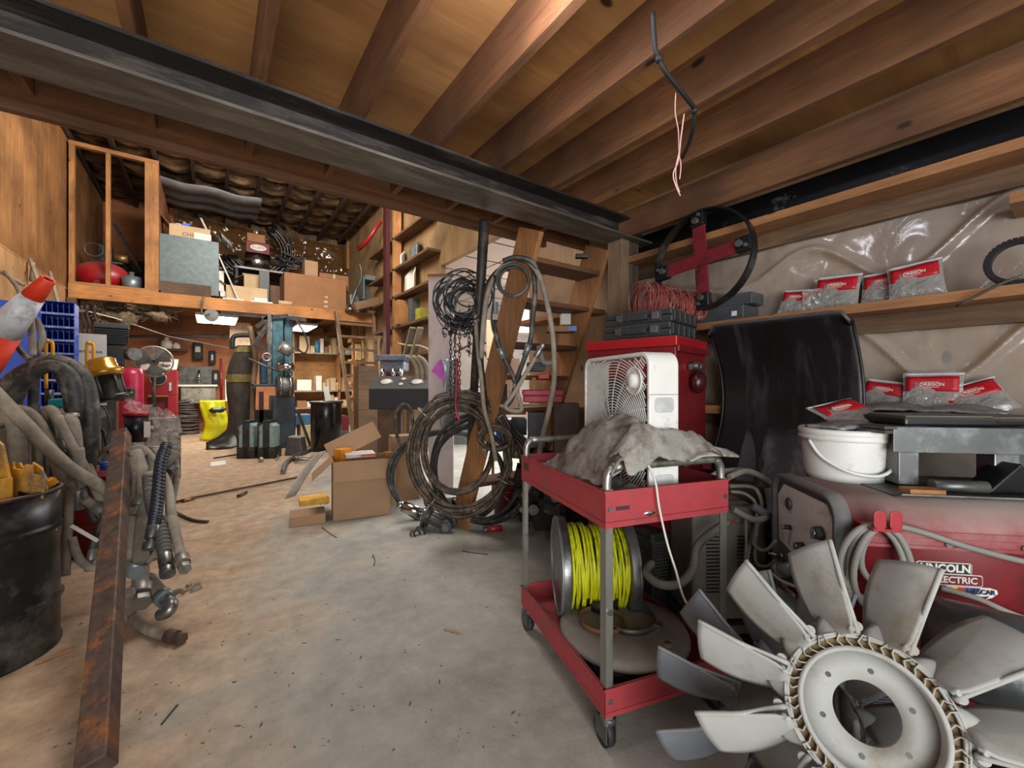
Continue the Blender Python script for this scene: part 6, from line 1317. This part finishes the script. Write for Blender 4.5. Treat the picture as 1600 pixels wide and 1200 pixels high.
link(MB().cyl(c+Vector((.06, 0, 0)), c+Vector((.06, .05, 0)), .13, n=24).ring(c+Vector((.06, 0, -.15)), .03, .008, (0, 1, 0), 12, 6), 'sheave', dsteel, pu, True); link(MB().tube([c+Vector((.03, 0, .02)), c+Vector((-.1, 0, .0)), c+Vector((-.10, 0, .25)), c+Vector((-.07, 0, .40))], .02, 8, sub=3), 'bracket', dsteel, pu, True)
solo(MB().tube([PY(110, 480, 10.9), PY(180, 497, 10.9), PY(262, 525, 13.5), PY(380, 548, 14)], .012, 6), 'guide_rope', offw, 'thin pale rope stretched below the loft to the back wall', 'rope')
# back wall
bw_ = BY-.02
a, b = PY(196, 526, bw_), PY(410, 524, bw_); solo(MB().cyl(a, b, .035, n=12).cyl(PY(349, 527, bw_-.05), PY(352, 527, bw_-.05), .06, n=12), 'wall_pipe', galv, 'long pale pipe running along the back wall', 'pipe')
yb(253, 545, 292, 548, 13.95, .34, 'wall_bracket_shelf', darkw(0), 'small dark shelf on the back wall carrying two bottles', 'shelf')
for px, h, lb, w_ in ((260, 17, 'larger white jug with red cap on the small back shelf', 7), (275, 10, 'smaller white bottle on the small back shelf', 5)):
    p_ = PY(px, 545, 14.0); r = w_*11.2/F0; hh_ = h*11.2/F0; t = thing('bottle', lb, 'bottle', (p_.x, 14.0, p_.z+.003), group=None)
    link(MB().lathe([(0, 0), (r, 0), (r, hh_*.6), (r*.4, hh_*.8), (r*.4, hh_), (0, hh_)], 18), 'bottle_body', offw, t); link(MB().lathe([(0, hh_), (r*.45, hh_), (r*.45, hh_+.05), (0, hh_+.05)], 12), 'bottle_cap', red, t)
for (x0, y0, x1, y1, lb) in ((301, 535, 317, 562, 'largest dark soap dispenser on the back wall'), (326, 548, 337, 569, 'middle dark dispenser on the back wall'), (331, 578, 343, 602, 'low pale dispenser above the sink edge')):
    t = thing('wall_dispenser', lb, 'dispenser', PY((x0+x1)/2, y1, 14.1)); link(yb(x0, y0, x1, y1, 14.1, .19), 'case', blackr, t, True, bev=.03); link(yb(x0+4, y0+6, x1-4, y0+15, 14.08, .03), 'window', offw, t, True, bev=.005)
sk = thing('utility_sink', 'grimy utility sink with grey splashback against the back wall', 'sink', PY(308, 672, 13.5)); sk.location.z = 0
sm_ = mat('grimy_sink', '8a8678', .6, var=.35, dirt=('4f4a3d', .45, 4), s=5)
link(yb(282, 603, 337, 631, 13.45, .75), 'basin', sm_, sk, True, bev=.02); link(yb(277, 601, 340, 604, 13.4, .85), 'rim', offw, sk, True); link(yb(279, 573, 334, 602, 14.15, .05), 'splashback', mat('grimy_back', '6c6b66', .5, var=.4, dirt=('36332d', .4, 3), s=4), sk, True)
link(yb(290, 631, 294, 672, 13.5, .1), 'leg', dsteel, sk, True); link(yb(326, 631, 330, 672, 13.5, .1), 'leg', dsteel, sk, True)
link(MB().tube([PY(311, 600, 14.0), PY(311, 582, 14.0), PY(311, 580, 13.8), PY(311, 592, 13.7)], .03, 8, sub=3), 'tap', chrome, sk, True)
solo(MB().cyl(PY(345, 560, 14), PY(346, 628, 13.9), .03, n=8), 'red_pipe', red, 'thin red pipe standing by the low dispenser', 'pipe')
yb(352, 593, 369, 627, 13.2, .5, 'white_bin', offw, 'white box cabinet behind the hanging jacket', 'cabinet')
solo(MB().box(PY(359, 505, 13.2).x, PY(392, 505, 13.2).x, 13.2, 13.3, PY(359, 540, 13.2).z, PY(359, 503, 13.2).z), 'pale_board', mat('pale_board', 'd3b79c', .8), 'pale panel hanging under the light near the back wall', 'panel')
m = MB(); q = PY(288, 676, 13.6); random.seed(2)
for i in range(30): m.ring((q.x+random.uniform(-.03, .03), 13.7, .04+i*.03), .27+random.uniform(-.03, .03), .02, (random.uniform(-.15, .15), random.uniform(-.15, .15), 1), 20, 5)
solo(m, 'cable_stack', mat('brown_cable', '4a413b', .7, var=.4), 'stack of coiled brown wire on the floor left of the yellow bag', 'wire')
# yellow bag
yg = thing('yellow_bag', 'bright yellow dry bag with black strap on the far floor', 'bag', PY(335, 672, 11.9)); a = PY(317, 672, 11.9); wd_ = (PY(356, 672, 11.9)-a).x; yg.location = (a.x+wd_/2, 11.9, 0)
link(MB().grid(18, 20, lambda u, v: ((u-.5)*wd_*(1-.25*(1-v)**2)+.06*math.sin(v*5)-.12*(1-v)**2, -.18*math.sin(math.pi*u)*(1.1-v*.6)+.03*noise.noise(Vector((u*7, v*7, 1))), .02+v*.90)), 'bag_body', hiv, yg, solid=.02); link(MB().ball((.03, -.20, .70), .13, 10, (1.3, .5, .5), .6), 'strap', black, yg)
# jacket on a stand, boots and boards
jk = thing('work_jacket', 'dark work jacket with dull yellow bands hanging on a stand', 'jacket', PY(372, 690, 10.6)); jk.location.z = 0
jm = mat('dark_cloth', '35302a', .9, var=.35, s=6, bmp=.4); jy = mat('hi_vis_band', '6e6230', .7)
def jf(u, v):
    e = (352, 354, 355, 354, 356, 362, 372); k = min(v*6, 5.999); i_ = int(k); lx_ = e[i_]+(e[i_+1]-e[i_])*(k-i_); a = PY(lx_+(394-lx_)*u, 690-150*v, 10.3); return (a.x+.03*math.sin(v*6+u*3), 10.3-.22*math.sin(math.pi*u)*(1.1-v*.5)+.05*noise.noise(Vector((u*6, v*9, 2))), a.z)
link(MB().grid(16, 24, jf), 'jacket_body', jm, jk, True, solid=.02)
for v0, v1 in ((.62, .70), (.93, .99)): link(MB().grid(16, 3, lambda u, v, v0=v0, v1=v1: tuple(Vector(jf(u, v0+(v1-v0)*v))-Vector((0, .025, 0)))), 'reflective_band', jy, jk, True)
link(MB().tube([PY(363, 545, 10.5), PY(364, 528, 10.5), PY(372, 524, 10.5), PY(392, 524, 10.5)], .05, 8, sub=4), 'stand_arm', blackr, jk, True)
solo(MB().tube([PY(390, 510, 10.0), PY(399, 560, 10.0), PY(396, 600, 10.0), PY(394, 665, 9.9)], .05, 10, sub=5), 'wooden_pole', wood('pole_wood', '5c4936', '8a7254', 2), 'bent wooden pole standing left of the blue press', 'pole')
solo(MB().grid(12, 12, lambda u, v: (PY(322+70*u, 690, 10.0).x, 10.1+.3*v-.1*math.sin(u*3), .02+(.10+.75*u**1.5)*v+.05*noise.noise(Vector((u*5, v*5, 3))))), 'black_tarp', mat('black_tarp', '1f1e1d', .4, bmp=.4), 'black tarp slumped on the floor right of the yellow bag', 'tarp', solid=.02)
# blue press
bp_ = thing('hydraulic_press', 'tall worn blue machine press with motor and drums', 'machine', PY(430, 695, 9.6)); bp_.location.z = 0
link(yb(425, 492, 443, 604, 9.6, .5), 'column', blum, bp_, True, bev=.02); link(yb(444, 492, 458, 600, 9.7, .5), 'column', blum, bp_, True, bev=.02)
link(yb(426, 618, 462, 706, 9.5, .7, z0=0), 'cabinet', mat('blue_black', '33434a', .45, var=.5, dirt=('22201e', .5, 4), s=4), bp_, True, bev=.02)
link(yb(408, 560, 426, 600, 9.75, .4), 'side_box', mat('deep_blue', '1b4a66', .5), bp_, True, bev=.02); link(yb(398, 640, 426, 700, 9.9, .4, z0=0), 'lower_frame', blackr, bp_, True)
link(yb(418, 490, 424, 600, 9.5, .1), 'guide_bar', dsteel, bp_, True); link(yb(396, 600, 460, 604, 9.4, .5), 'table_plate', mat('deep_blue2', '20304a', .5), bp_, True, bev=.01)
link(MB().cyl(PY(432, 604, 9.3), PY(457, 604, 9.3), .21, n=28), 'drum', dsteel, bp_, True); link(MB().ring(PY(437, 602, 9.3), .215, .02, (1, 0, 0), 28, 6).ring(PY(452, 602, 9.3), .215, .02, (1, 0, 0), 28, 6), 'drum_flange', chrome, bp_, True)
mo = link(MB().cyl(PY(438, 541, 9.3), PY(456, 550, 9.3), .12, n=20), 'motor', alu, bp_, True); link(MB().cyl(PY(454, 549, 9.3), PY(465, 553, 9.3), .14, n=20), 'motor_flange', red, mo); link(MB().cyl(PY(432, 538, 9.3), PY(438, 541, 9.3), .08, n=16), 'motor_cap', black, mo)
link(MB().lathe([(0, 0), (.14, 0), (.16, .08), (.13, .16), (.0, .18)], 20, T(*PY(447, 580, 9.25))), 'knob', chrome, bp_, True)
random.seed(19)
for i, (x0, y0, x1, y1) in enumerate(((400, 512, 424, 492), (398, 540, 422, 500), (402, 522, 424, 515), (404, 545, 424, 540), (410, 497, 450, 494), (452, 497, 478, 500))): link(MB().bar(PY(x0, y0, 9.6), PY(x1, y1, 9.6), .10, .08), 'linkage', blackr, bp_, True)
link(MB().ring(PY(417, 558, 9.5), .075, .02, (0, 1, 0), 18, 6), 'ring', alu, bp_, True); link(MB().tube([PY(388, 560, 9.3), PY(410, 570, 9.3), PY(437, 580, 9.2)], .02, 8), 'lever', dsteel, bp_, True)
link(MB().tube([PY(462, 500, 9.5), PY(475, 520, 9.5), PY(481, 540, 9.5), PY(476, 552, 9.5), PY(465, 545, 9.5)], .018, 6, sub=4), 'air_line', blackr, bp_, True)
yb(405, 612, 412, 690, 9.9, .1, 'fire_extinguisher', dred, 'dim dark red cylinder standing behind the press table', 'cylinder', z0=.4)
# shelves with small cartons between press and ladder
su = thing('shelf_unit', 'pine backed shelf unit full of small parts boxes beneath the loft', 'shelf', PY(500, 690, 13.4)); su.location.z = 0
xs0, xs1 = PY(458, 600, 13.4).x, PY(585, 600, 13.4).x
link(MB().box(xs0, xs1, 13.95, 14.0, .2, 2.8), 'back_board', ply('shelf_back', '9a6b3a', 'c08b50', 0), su, True)
zs = [PY(500, y, 13.4).z for y in (551, 610, 636)]
for z_ in zs: link(MB().box(xs0, xs1, 13.4, 13.95, z_-.04, z_), 'shelf_board', mat('grey_board', '8b8371', .7), su, True)
for x in (xs0, (xs0+xs1)/2+.1, xs1): link(MB().box(x-.03, x+.03, 13.4, 13.95, 0, 2.8), 'upright', pine(2), su, True)
random.seed(23); cols = [card2, card, card2, offw, card3, mat('tin_blue', '4f8bb0', .4), card2, mat('cream_box', 'c9b58a', .8)]
nm_ = {'offwhite': 1}
n_ = 0
def lab(i, sh, w_, h_, c): return '%s parts box on the %s shelf, %s' % (c, sh, i)
ords = ['leftmost', 'second from left', 'third from left', 'fourth from left', 'fifth from left', 'sixth from left', 'seventh from left', 'eighth from left', 'ninth from left', 'tenth from left', 'eleventh from left', 'twelfth from left', 'thirteenth from left', 'fourteenth from left']
cn_ = {card2.name: 'tan', card.name: 'brown', offw.name: 'white', card3.name: 'dark brown', 'tin_blue': 'blue', 'cream_box': 'cream'}
for z_, sh, x0, specs in ((zs[0], 'upper', 468, [(17, 24, 0), (8, 10, 6), (8, 18, 5), (6, 22, 3), (7, 10, 4), (5, 12, 2), (8, 24, 0), (12, 12, 7), (9, 9, 3), (6, 14, 3), (9, 12, 1), (8, 15, 0)]),
                          (zs[1], 'middle', 464, [(24, 16, 3), (6, 8, 4), (10, 22, 3), (6, 12, 0), (6, 17, 2), (10, 19, 0), (6, 12, 7), (10, 20, 2), (12, 20, 1), (8, 14, 0)]),
                          (zs[2], 'lowest', 464, [(16, 10, 4), (8, 8, 3), (12, 9, 1), (9, 7, 0), (14, 18, 2), (10, 14, 3), (10, 10, 7)])):
    px = x0
    for i, (w_, h_, c) in enumerate(specs):
        if px+w_ > 572: break
        a = PY(px, 600, 13.5); b = PY(px+w_-1.2, 600, 13.5); h = h_*13.5/1.05/F0
        if c == 5: solo(MB().lathe([(0, 0), ((b.x-a.x)/2, 0), ((b.x-a.x)/2, h), (0, h)], 18, T((a.x+b.x)/2, 13.6, z_+.002)), 'spray_can', cols[5], 'blue tin on the upper shelf among tan boxes', 'can')
        else: solo(MB().box(a.x, b.x, 13.5, 13.8, z_+.002, z_+h), 'parts_box', cols[c], lab(ords[i], sh, w_, h_, cn_[cols[c].name]), 'box', 'small boxes on the parts shelves', .003)
        px += w_
# ladder
ld_ = thing('wooden_ladder', 'old wooden ladder leaning against the loft beam', 'ladder', PY(552, 682, 10.6)); ld_.location.z = 0
L0, L1 = FL(552, 681), PY(525, 487, 10.93); R0, R1 = FL(604, 681), PY(583, 498, 10.93); lm = wood('ladder_wood', '5f4a35', '927252', 2)
R0 = Vector((R0.x, L0.y, 0)); R1.z = L1.z
link(MB().bar(L0, L1, .12, .07, up=(1, 0, 0)), 'rail', lm, ld_, True); link(MB().bar(R0, R1, .12, .07, up=(1, 0, 0)), 'rail', lm, ld_, True)
for i in range(9):
    t = .07+i*.105; link(MB().bar(L0+(L1-L0)*t, R0+(R1-R0)*t, .05, .06), 'rung', lm, ld_, True)
wk = thing('wood_rack', 'pale wooden rack holding timber scraps behind the ladder', 'rack', PY(560, 690, 12.2)); wk.location.z = 0
for px in (551, 559, 571): link(yb(px, 508, px+4, 690, 12.2, .1, z0=0), 'stud', pine(2), wk, True)
for py in (530, 562, 596, 618, 640): link(yb(549, py, 578, py+4, 12.15, .4), 'shelf_board', pine(0), wk, True)
for px, py, w_, h_, lb in ((556, 538, 8, 24, 'pale plank scrap standing in the wood rack'), (566, 532, 3, 28, 'thin plank scrap standing in the wood rack'), (558, 574, 6, 22, 'lower plank scrap standing in the wood rack')): yb(px, py, px+w_, py+h_, 12.0, .05, 'plank_scrap', mat('pale_plank', 'c2a777', .8), lb, 'plank')
# fuel cans, barrel, wedge on the floor
for i, (px0, px1) in enumerate(((368, 399), (400, 430))):
    a, b = FL(px0, 718), FL(px1, 716); t = thing('oil_can_rack', ('left' if i == 0 else 'right')+' dark framed can with peeling teal sides on the floor', 'can', (a+b)/2, -TH+R(6)); w_ = (b-a).length
    link(MB().box(-w_*.42, w_*.42, .02, .26, .02, .56).prism([(-w_*.42, .56), (w_*.42, .56), (0, .66)], -.26, -.02, RX), 'can', mat('peeling_teal', '7fa6a6', .6, var=.5, dirt=('7a5b42', .45, 5), s=5), t)
    link(MB().box(-w_*.18, w_*.2, 0, .02, .0, .63).box(-w_/2, w_/2, 0, .28, 0, .2).box(-w_/2, -w_*.4, 0, .28, 0, .62).box(-w_*.2, w_*.22, .0, .28, .62, .66), 'frame', blackr, t, bev=.006)
bb = thing('black_barrel', 'upright glossy black barrel beside the parts shelves', 'barrel', FL(510, 703)); rb_ = 22.5*8.1/F0
link(MB().lathe([(0, 0), (rb_, 0), (rb_, .95), (rb_*.98, .96), (0, .96)], 36), 'shell', mat('glossy_black', '0c0d10', .25, var=.3), bb); link(MB().ring((0, 0, .94), rb_*1.02, .025, n=36), 'rim_band', black, bb)
solo(MB().box(0, .10, 0, .02, 0, .28, T(bb.location.x-.05, bb.location.y-.15, .965) @ rotm(-8, 'Y')), 'white_tag', offw, 'white card standing on top of the black barrel', 'card')
solo(MB().prism([(-.16, 0), (.17, 0), (.12, .33), (-.10, .35)], -.25, 0, T(*FL(458, 712)) @ rotm(-30, 'Z') @ RX), 'steel_weight', mat('grey_weight', '4c4846', .5, .2, dust=.8), 'grey tapered steel block on the floor by the black barrel', 'block', bev=.02)
solo(MB().tube([FL(442, 737, .04), FL(448, 722, .04), FL(462, 712, .04), FL(485, 703, .04)], .035, 10, sub=4), 'bent_pipe', dsteel, 'bent grey pipe on the floor before the black barrel', 'pipe')
m = MB()
for i in range(5): m.ring(FL(478, 716, .02+i*.012), .20-.01*i, .012, (.05*i, 0, 1), 22, 5)
solo(m, 'floor_wire', alu, 'flat coil of pale wire on the floor by the bent pipe', 'wire')
solo(MB().tube([FL(334, 716, .01), FL(372, 710, .01)], .014, 6), 'thin_bar', black, 'thin black bar on the floor left of the dark cans', 'bar')
solo(MB().ball(FL(408, 722)+Vector((0, 0, .045)), .045, 10).tube([FL(432, 718, .02), FL(434, 712, .03), FL(430, 706, .03)], .02, 8, sub=3), 'small_fitting', alu, 'small pale fitting lying in front of the right can', 'fitting')
solo(MB().bar(FL(490, 700)+Vector((0, .3, 0)), PY(464, 640, 8.9), .04, .04), 'prop_stick', dsteel, 'grey stick leaning between press and black barrel', 'stick')
yb(462, 648, 486, 664, 9.6, .5, 'blue_box', mat('dull_blue', '36648e', .6), 'dull blue box low on floor between press and barrel', 'box', z0=.45)
yb(470, 664, 488, 690, 9.5, .5, 'cream_box', mat('cream_box', 'c9b58a', .8), 'cream box with dark slot under the dull blue box', 'box', z0=0)
yb(530, 650, 545, 672, 9.4, .4, 'maroon_case', dred, 'maroon case low behind the black barrel', 'case', z0=.3)
yb(531, 672, 546, 695, 9.4, .4, 'grey_crate', dsteel, 'grey crate under the maroon case behind the barrel', 'crate', z0=0)
# speaker-like panel with two white gauges on a pedestal, drill head behind
gp = thing('gauge_box', 'black box with two white round gauges on slanted top', 'panel', W(624, 690, 6.0), -TH); gp.location.z = 0
k6 = 6.0/F0; w2 = 48*k6; zb, zm, zt_ = HC+(600-640)*k6, HC+(600-607)*k6, HC+(600-592)*k6+.05
link(MB().prism([(0, zb), (.38, zb), (.38, zt_), (0, zm)], -w2, w2, Matrix(((0, 0, 1, 0), (1, 0, 0, 0), (0, 1, 0, 0), (0, 0, 0, 1)))), 'case', mat('case_black', '202226', .6, dust=.15), gp, bev=.012)
sl = math.degrees(math.atan2(zt_-zm, .38))
for x, r in ((-.25, .095), (.21, .095), (-.01, .045), (-.01, .04)):
    y = .20 if r > .05 else (.28 if r > .042 else .12); z_ = zm+(zt_-zm)*y/.38
    g_ = link(MB().lathe([(0, .004), (r*.86, .004), (r, .014), (r*1.08, .004), (r*1.08, -.01)], 28, T(x, y, z_) @ rotm(sl, 'X')), 'gauge_bezel', dsteel, gp); link(MB().lathe([(0, .008), (r*.85, .008), (r*.85, .0)], 28, T(x, y, z_) @ rotm(sl, 'X')), 'gauge_face', offw, g_)
link(MB().box(-w2*.75, -w2*.1, .05, .35, 0, zb).box(w2*.2, w2*.3, .05, .35, 0, zb), 'pedestal', mat('brown_pedestal', '5f4a38', .8), gp)
dh = thing('spindle_unit', 'silver multi-spindle drill head behind the gauge box', 'machine', W(611, 592, 6.6), -TH); k7 = 6.6/F0
bl_ = mat('silver_blue', '8f98ad', .3, .6, dirt=('4e525c', .3))
link(MB().box(-25*k7, 24*k7, 0, .4, 29*k7, 38*k7), 'top_plate', bl_, dh, bev=.01); link(MB().box(-19*k7, 20*k7, .05, .35, 12*k7, 29*k7), 'head', bl_, dh, bev=.03)
for x in (-15, 2, 14): link(MB().cyl((x*k7, .05, -4*k7), (x*k7, .05, 16*k7), .035, n=12), 'spindle', chrome, dh)
link(MB().box(-8*k7, 8*k7, .2, .3, -90*k7, 10*k7), 'column', blackr, dh)
yb(560, 572, 590, 610, 7.6, .3, 'dark_hopper', darkw(0), 'dim dark brown box left of the silver drill head', 'box', z0=0)
for i, lb in enumerate(('left', 'middle', 'right')):
    x = 636+i*8; hose([(x, 558, 6.3), (x+8, 562, 6.3), (x+15, 575, 6.3), (x+17, 597, 6.3), (x+16, 640, 6.3)], .04, hosem, 'bent_duct', lb+' grey duct hose arching behind the gauge box')
# far right wall with shelves
sh2 = wood('far_shelf', '4d3523', '7d5a3a', 1)
for i, (z_, y0, y1) in enumerate(((4.6, 7.4, 10.9), (3.9, 7.3, 10.9), (3.27, 7.3, 10.9), (2.59, 7.3, 10.6), (1.93, 7.3, 10.4))):
    solo(MB().box(3.32, FX, y0, y1, z_-.05, z_), 'plank_shelf', sh2, ('topmost', 'second from top', 'middle', 'second lowest', 'lowest')[i]+' plank shelf on the far right wall', 'shelf', 'shelves on far right wall')
solo(MB().box(3.22, 3.31, 9.30, 9.5, 0, 5.9), 'steel_column', mat('maroon_steel', '43191c', .5, var=.3), 'maroon steel column in front of the far wall shelves', 'column')
solo(MB().box(3.32, 3.50, 9.1, 9.18, 0, 5.8), 'wall_stud', pine(2), 'pale pine stud right of the maroon column', 'stud')
for (px, py, Y, w_, h_, lb) in ((640, 455, 8.4, .7, .55, 'white curved fender on the middle far shelf'), (628, 405, 9.0, .45, .4, 'small white guard on the second far shelf'), (655, 395, 8.2, .6, .4, 'grey guard with bracket on the second far shelf')):
    z_ = 3.27 if py > 420 else 3.9
    solo(MB().grid(10, 8, lambda u, v, Y=Y, w_=w_, h_=h_, z_=z_: (3.36+.18*math.sin(u*2.6), Y+w_*(u-.5), z_+.003+h_*v*(.55+.45*math.sin(u*2.8)))), 'fender_guard', galv if 'grey' in lb else offw, lb, 'guard', solid=.02)
yb(643, 467, 660, 502, 8.3, .2, 'grey_speaker', mat('grey_box', '4f5351', .5), 'dark grey box with oval hole on the far wall shelf', 'box', z0=2.60)
yb(622, 470, 640, 500, 8.7, .2, 'wood_block', pine(2), 'pale wooden block left of the dark grey box', 'block', z0=2.60)
yb(655, 482, 668, 493, 7.9, .2, 'yellow_tin', mat('tin_yellow', '9c9a35', .6), 'dull yellow printed tin right of the dark grey box', 'tin', z0=2.60)
for px, lb in ((633, 'left'), (645, 'right')): solo(MB().bar(PX(px, 560, 3.35), PX(px+12, 512, 3.3), .12, .05), 'grey_lath', mat('grey_lath', '8a8270', .8), lb+' grey lath standing on the lowest far shelf', 'lath')
solo(MB().tube([PX(668, 545, 3.3), PX(655, 540, 3.3), PX(640, 540, 3.3), PX(620, 536, 3.3)], .02, 6, sub=3), 'tan_rope', card2, 'tan rope end trailing on the lowest far shelf', 'rope')
solo(MB().tube([PY(595, 345, 10.2), PY(575, 375, 10.5), PY(560, 390, 10.8)], .05, 6), 'red_rag', red, 'red straps hanging high in far right corner', 'strap')
for px, py0, py1, lb in ((550, 330, 420, 'rusty orange studs in the far corner'),): yb(px-8, py0+15, px+2, py1, 13.9, .1, 'corner_stud', pine(2), lb, 'stud')
# red blasting cabinet, tank and pump at left
sbx = thing('blasting_cabinet', 'red steel sandblasting cabinet with round arm port', 'cabinet', PY(248, 690, 11.6)); sbx.location.z = 0; Yc = 11.6
link(yb(219, 578, 276, 618, Yc, .6), 'body', red, sbx, True, bev=.01); link(yb(219, 618, 230, 690, Yc, .1, z0=0), 'leg', red, sbx, True); link(yb(262, 618, 276, 690, Yc, .5, z0=0), 'side_panel', red, sbx, True, bev=.006); link(yb(230, 620, 262, 680, Yc+.2, .1), 'hopper', dred, sbx, True)
link(MB().add([tuple(PY(219, 578, Yc)), tuple(PY(276, 578, Yc)), tuple(PY(279, 562, Yc+.6)), tuple(PY(222, 562, Yc+.6))], [(0, 1, 2, 3)]), 'lid', mat('dusty_lid2', '9a8f85', .7), sbx, True, solid=.02)
q = PY(247, 592, Yc-.01); link(MB().cyl(q, q+Vector((0, -.02, 0)), .135, n=28), 'arm_port', black, sbx, True); link(MB().ring(q+Vector((0, -.02, 0)), .135, .015, (0, 1, 0), 28, 6), 'port_ring', alu, sbx, True); q = PY(266, 605, Yc-.03); link(MB().box(q.x-.02, q.x+.02, Yc-.05, Yc, q.z-.08, q.z+.1), 'latch', chrome, sbx, True)
tk = thing('air_tank', 'red upright air tank with white lettering left of the blasting cabinet', 'tank', W(205, 690, 6.9)); tk.location.z = 0
rt_ = 15*6.9/F0; zt2 = HC+(600-574)*6.9/F0
link(MB().lathe([(0, 0), (rt_*.8, 0), (rt_, .2), (rt_, zt2-.12), (rt_*.85, zt2-.03), (0, zt2)], 32), 'tank', mat('magenta_red', '9c1a3c', .35), tk); text('Sna', .13, offw, tk, Matrix.Rotation(-TH-.35, 4, 'Z') @ T(.03, -rt_-.004, zt2-.45) @ RX @ Matrix.Shear('XY', 4, (.25, 0)), bold=.004)
pm_ = thing('compressor_pump', 'big black finned compressor pump with pulley above the bench', 'pump', W(176, 572, 6.2), R(6)); k8 = 6.2/F0
link(MB().box(-20*k8, 14*k8, 0, .3, 0, 34*k8), 'crankcase', mat('pump_black', '1c1d21', .4, .2), pm_, bev=.02); fn = MB()
for i in range(7): fn.box(-22*k8, 18*k8, -.02, .3, (35+i*3.4)*k8, (37+i*3.4)*k8)
link(fn, 'cooling_fins', mat('fin_black', '1e2024', .4, .3), pm_); link(MB().box(-18*k8, 14*k8, .02, .28, 34*k8, 60*k8), 'cylinder', blackr, pm_); link(MB().box(-21*k8, 19*k8, -.03, .3, 59*k8, 67*k8), 'head', mat('head_grey', '3b3d42', .4, .4), pm_, bev=.008)
link(MB().cyl((26*k8, 0, 20*k8), (20*k8, .1, 20*k8), 10*k8, n=24), 'pulley', dsteel, pm_); link(MB().box(-22*k8, 4*k8, .02, .33, -1.566, 0), 'base_frame', blackr, pm_)
rf_ = thing('round_fan', 'grey round wire-caged shop fan in front of the red cabinet', 'fan', W(240, 565, 8.2), R(4)); k9 = 8.2/F0; m = MB()
for r in range(3, 25, 2): m.ring((0, -.10*(1-(r/24)**2), 0), r*k9, .006, (0, 1, 0), 30, 4)
for a in range(0, 360, 30): m.tube([(3*k9*math.cos(R(a)), -.1, 3*k9*math.sin(R(a))), (24*k9*math.cos(R(a)), 0, 24*k9*math.sin(R(a)))], .005, 4)
link(m, 'cage', dsteel, rf_); link(MB().ring((0, .02, 0), 24*k9, .015, (0, 1, 0), 32, 6), 'rim', alu, rf_); bl2 = MB()
for a in (40, 160, 280): bl2.grid(6, 6, lambda u, v, a=a: ((2+19*v)*k9*math.cos(R(a+80*(u-.5))), .02+.06*u, (2+19*v)*k9*math.sin(R(a+80*(u-.5)))))
link(bl2, 'blades', mat('blade_dark', '45403b', .6), rf_, solid=.006); link(MB().cyl((0, .02, 0), (0, .2, 0), .08, n=16).tube([(0, .15, 0), (0, .15, -.6), (0, .15, -1.72)], .03, 8), 'motor_stand', blackr, rf_)
yb(256, 559, 266, 570, 11.7, .2, 'rag_bundle', offw, 'pale rag bundle on top of the red blasting cabinet', 'rag')
# wires on the left back corner
for i, (x, lb) in enumerate(((120, 'leftmost'), (128, 'second'), (136, 'third'), (148, 'rightmost'))):
    hose([(x, 478, 7.6), (x, 492, 7.5), (x+4, 505, 7.5), (x+3, 520, 7.5), (x+12+3*i, 545, 7.3)], .022, blackr, 'hanging_cable', lb+' black cable hanging on the left wall under the loft', 'cable')
solo(MB().bar(PY(112, 485, 10.5), PY(132, 486, 10.5), .03, .05), 'hook_bar', dsteel, 'small bar of hooks under the loft at the left wall', 'hook')
# room beyond the opening
random.seed(31)
for i, (px0, py0, px1, py1, d, m_, nm, lb) in enumerate(((692, 560, 740, 640, 9.5, offw, 'white_cabinet', 'white cabinet in the bright room behind the chains'), (760, 500, 800, 560, 8.5, card2, 'carton', 'tan carton stacked in the bright room behind the stair'), (770, 560, 812, 640, 8.3, mat('dim_brown', '6c5446', .8), 'dresser', 'dim brown dresser in the bright room behind the stair'), (700, 640, 745, 700, 8.9, galv, 'steel_bin', 'steel bin on the floor of the bright room'), (806, 470, 832, 520, 8.8, offw, 'pale_box', 'pale box high in the bright room between treads'))):
    fbox(px0, py0, px1, py1, d, .5, nm, m_, lb, 'furniture')
m = MB()
for i in range(40):
    a = W(700+random.random()*110, 520+random.random()*90, 8.8+random.random()); m.bar(a, a+Vector((random.uniform(-.5, .5), random.uniform(-.5, .5), random.uniform(-.3, .3))), random.uniform(.02, .08), .03)
o = solo(m, 'annex_clutter', mat('clutter', '6b5148', .8, var=.6, s=2), 'jumble of sticks and pipes in the bright room', 'clutter'); o['kind'] = 'stuff'
m = MB()
for i in range(10): m.bar(W(685+i*14, 528+(i%3)*22, 7.6), W(700+i*14, 530+(i%3)*24, 7.7), .05, .04)
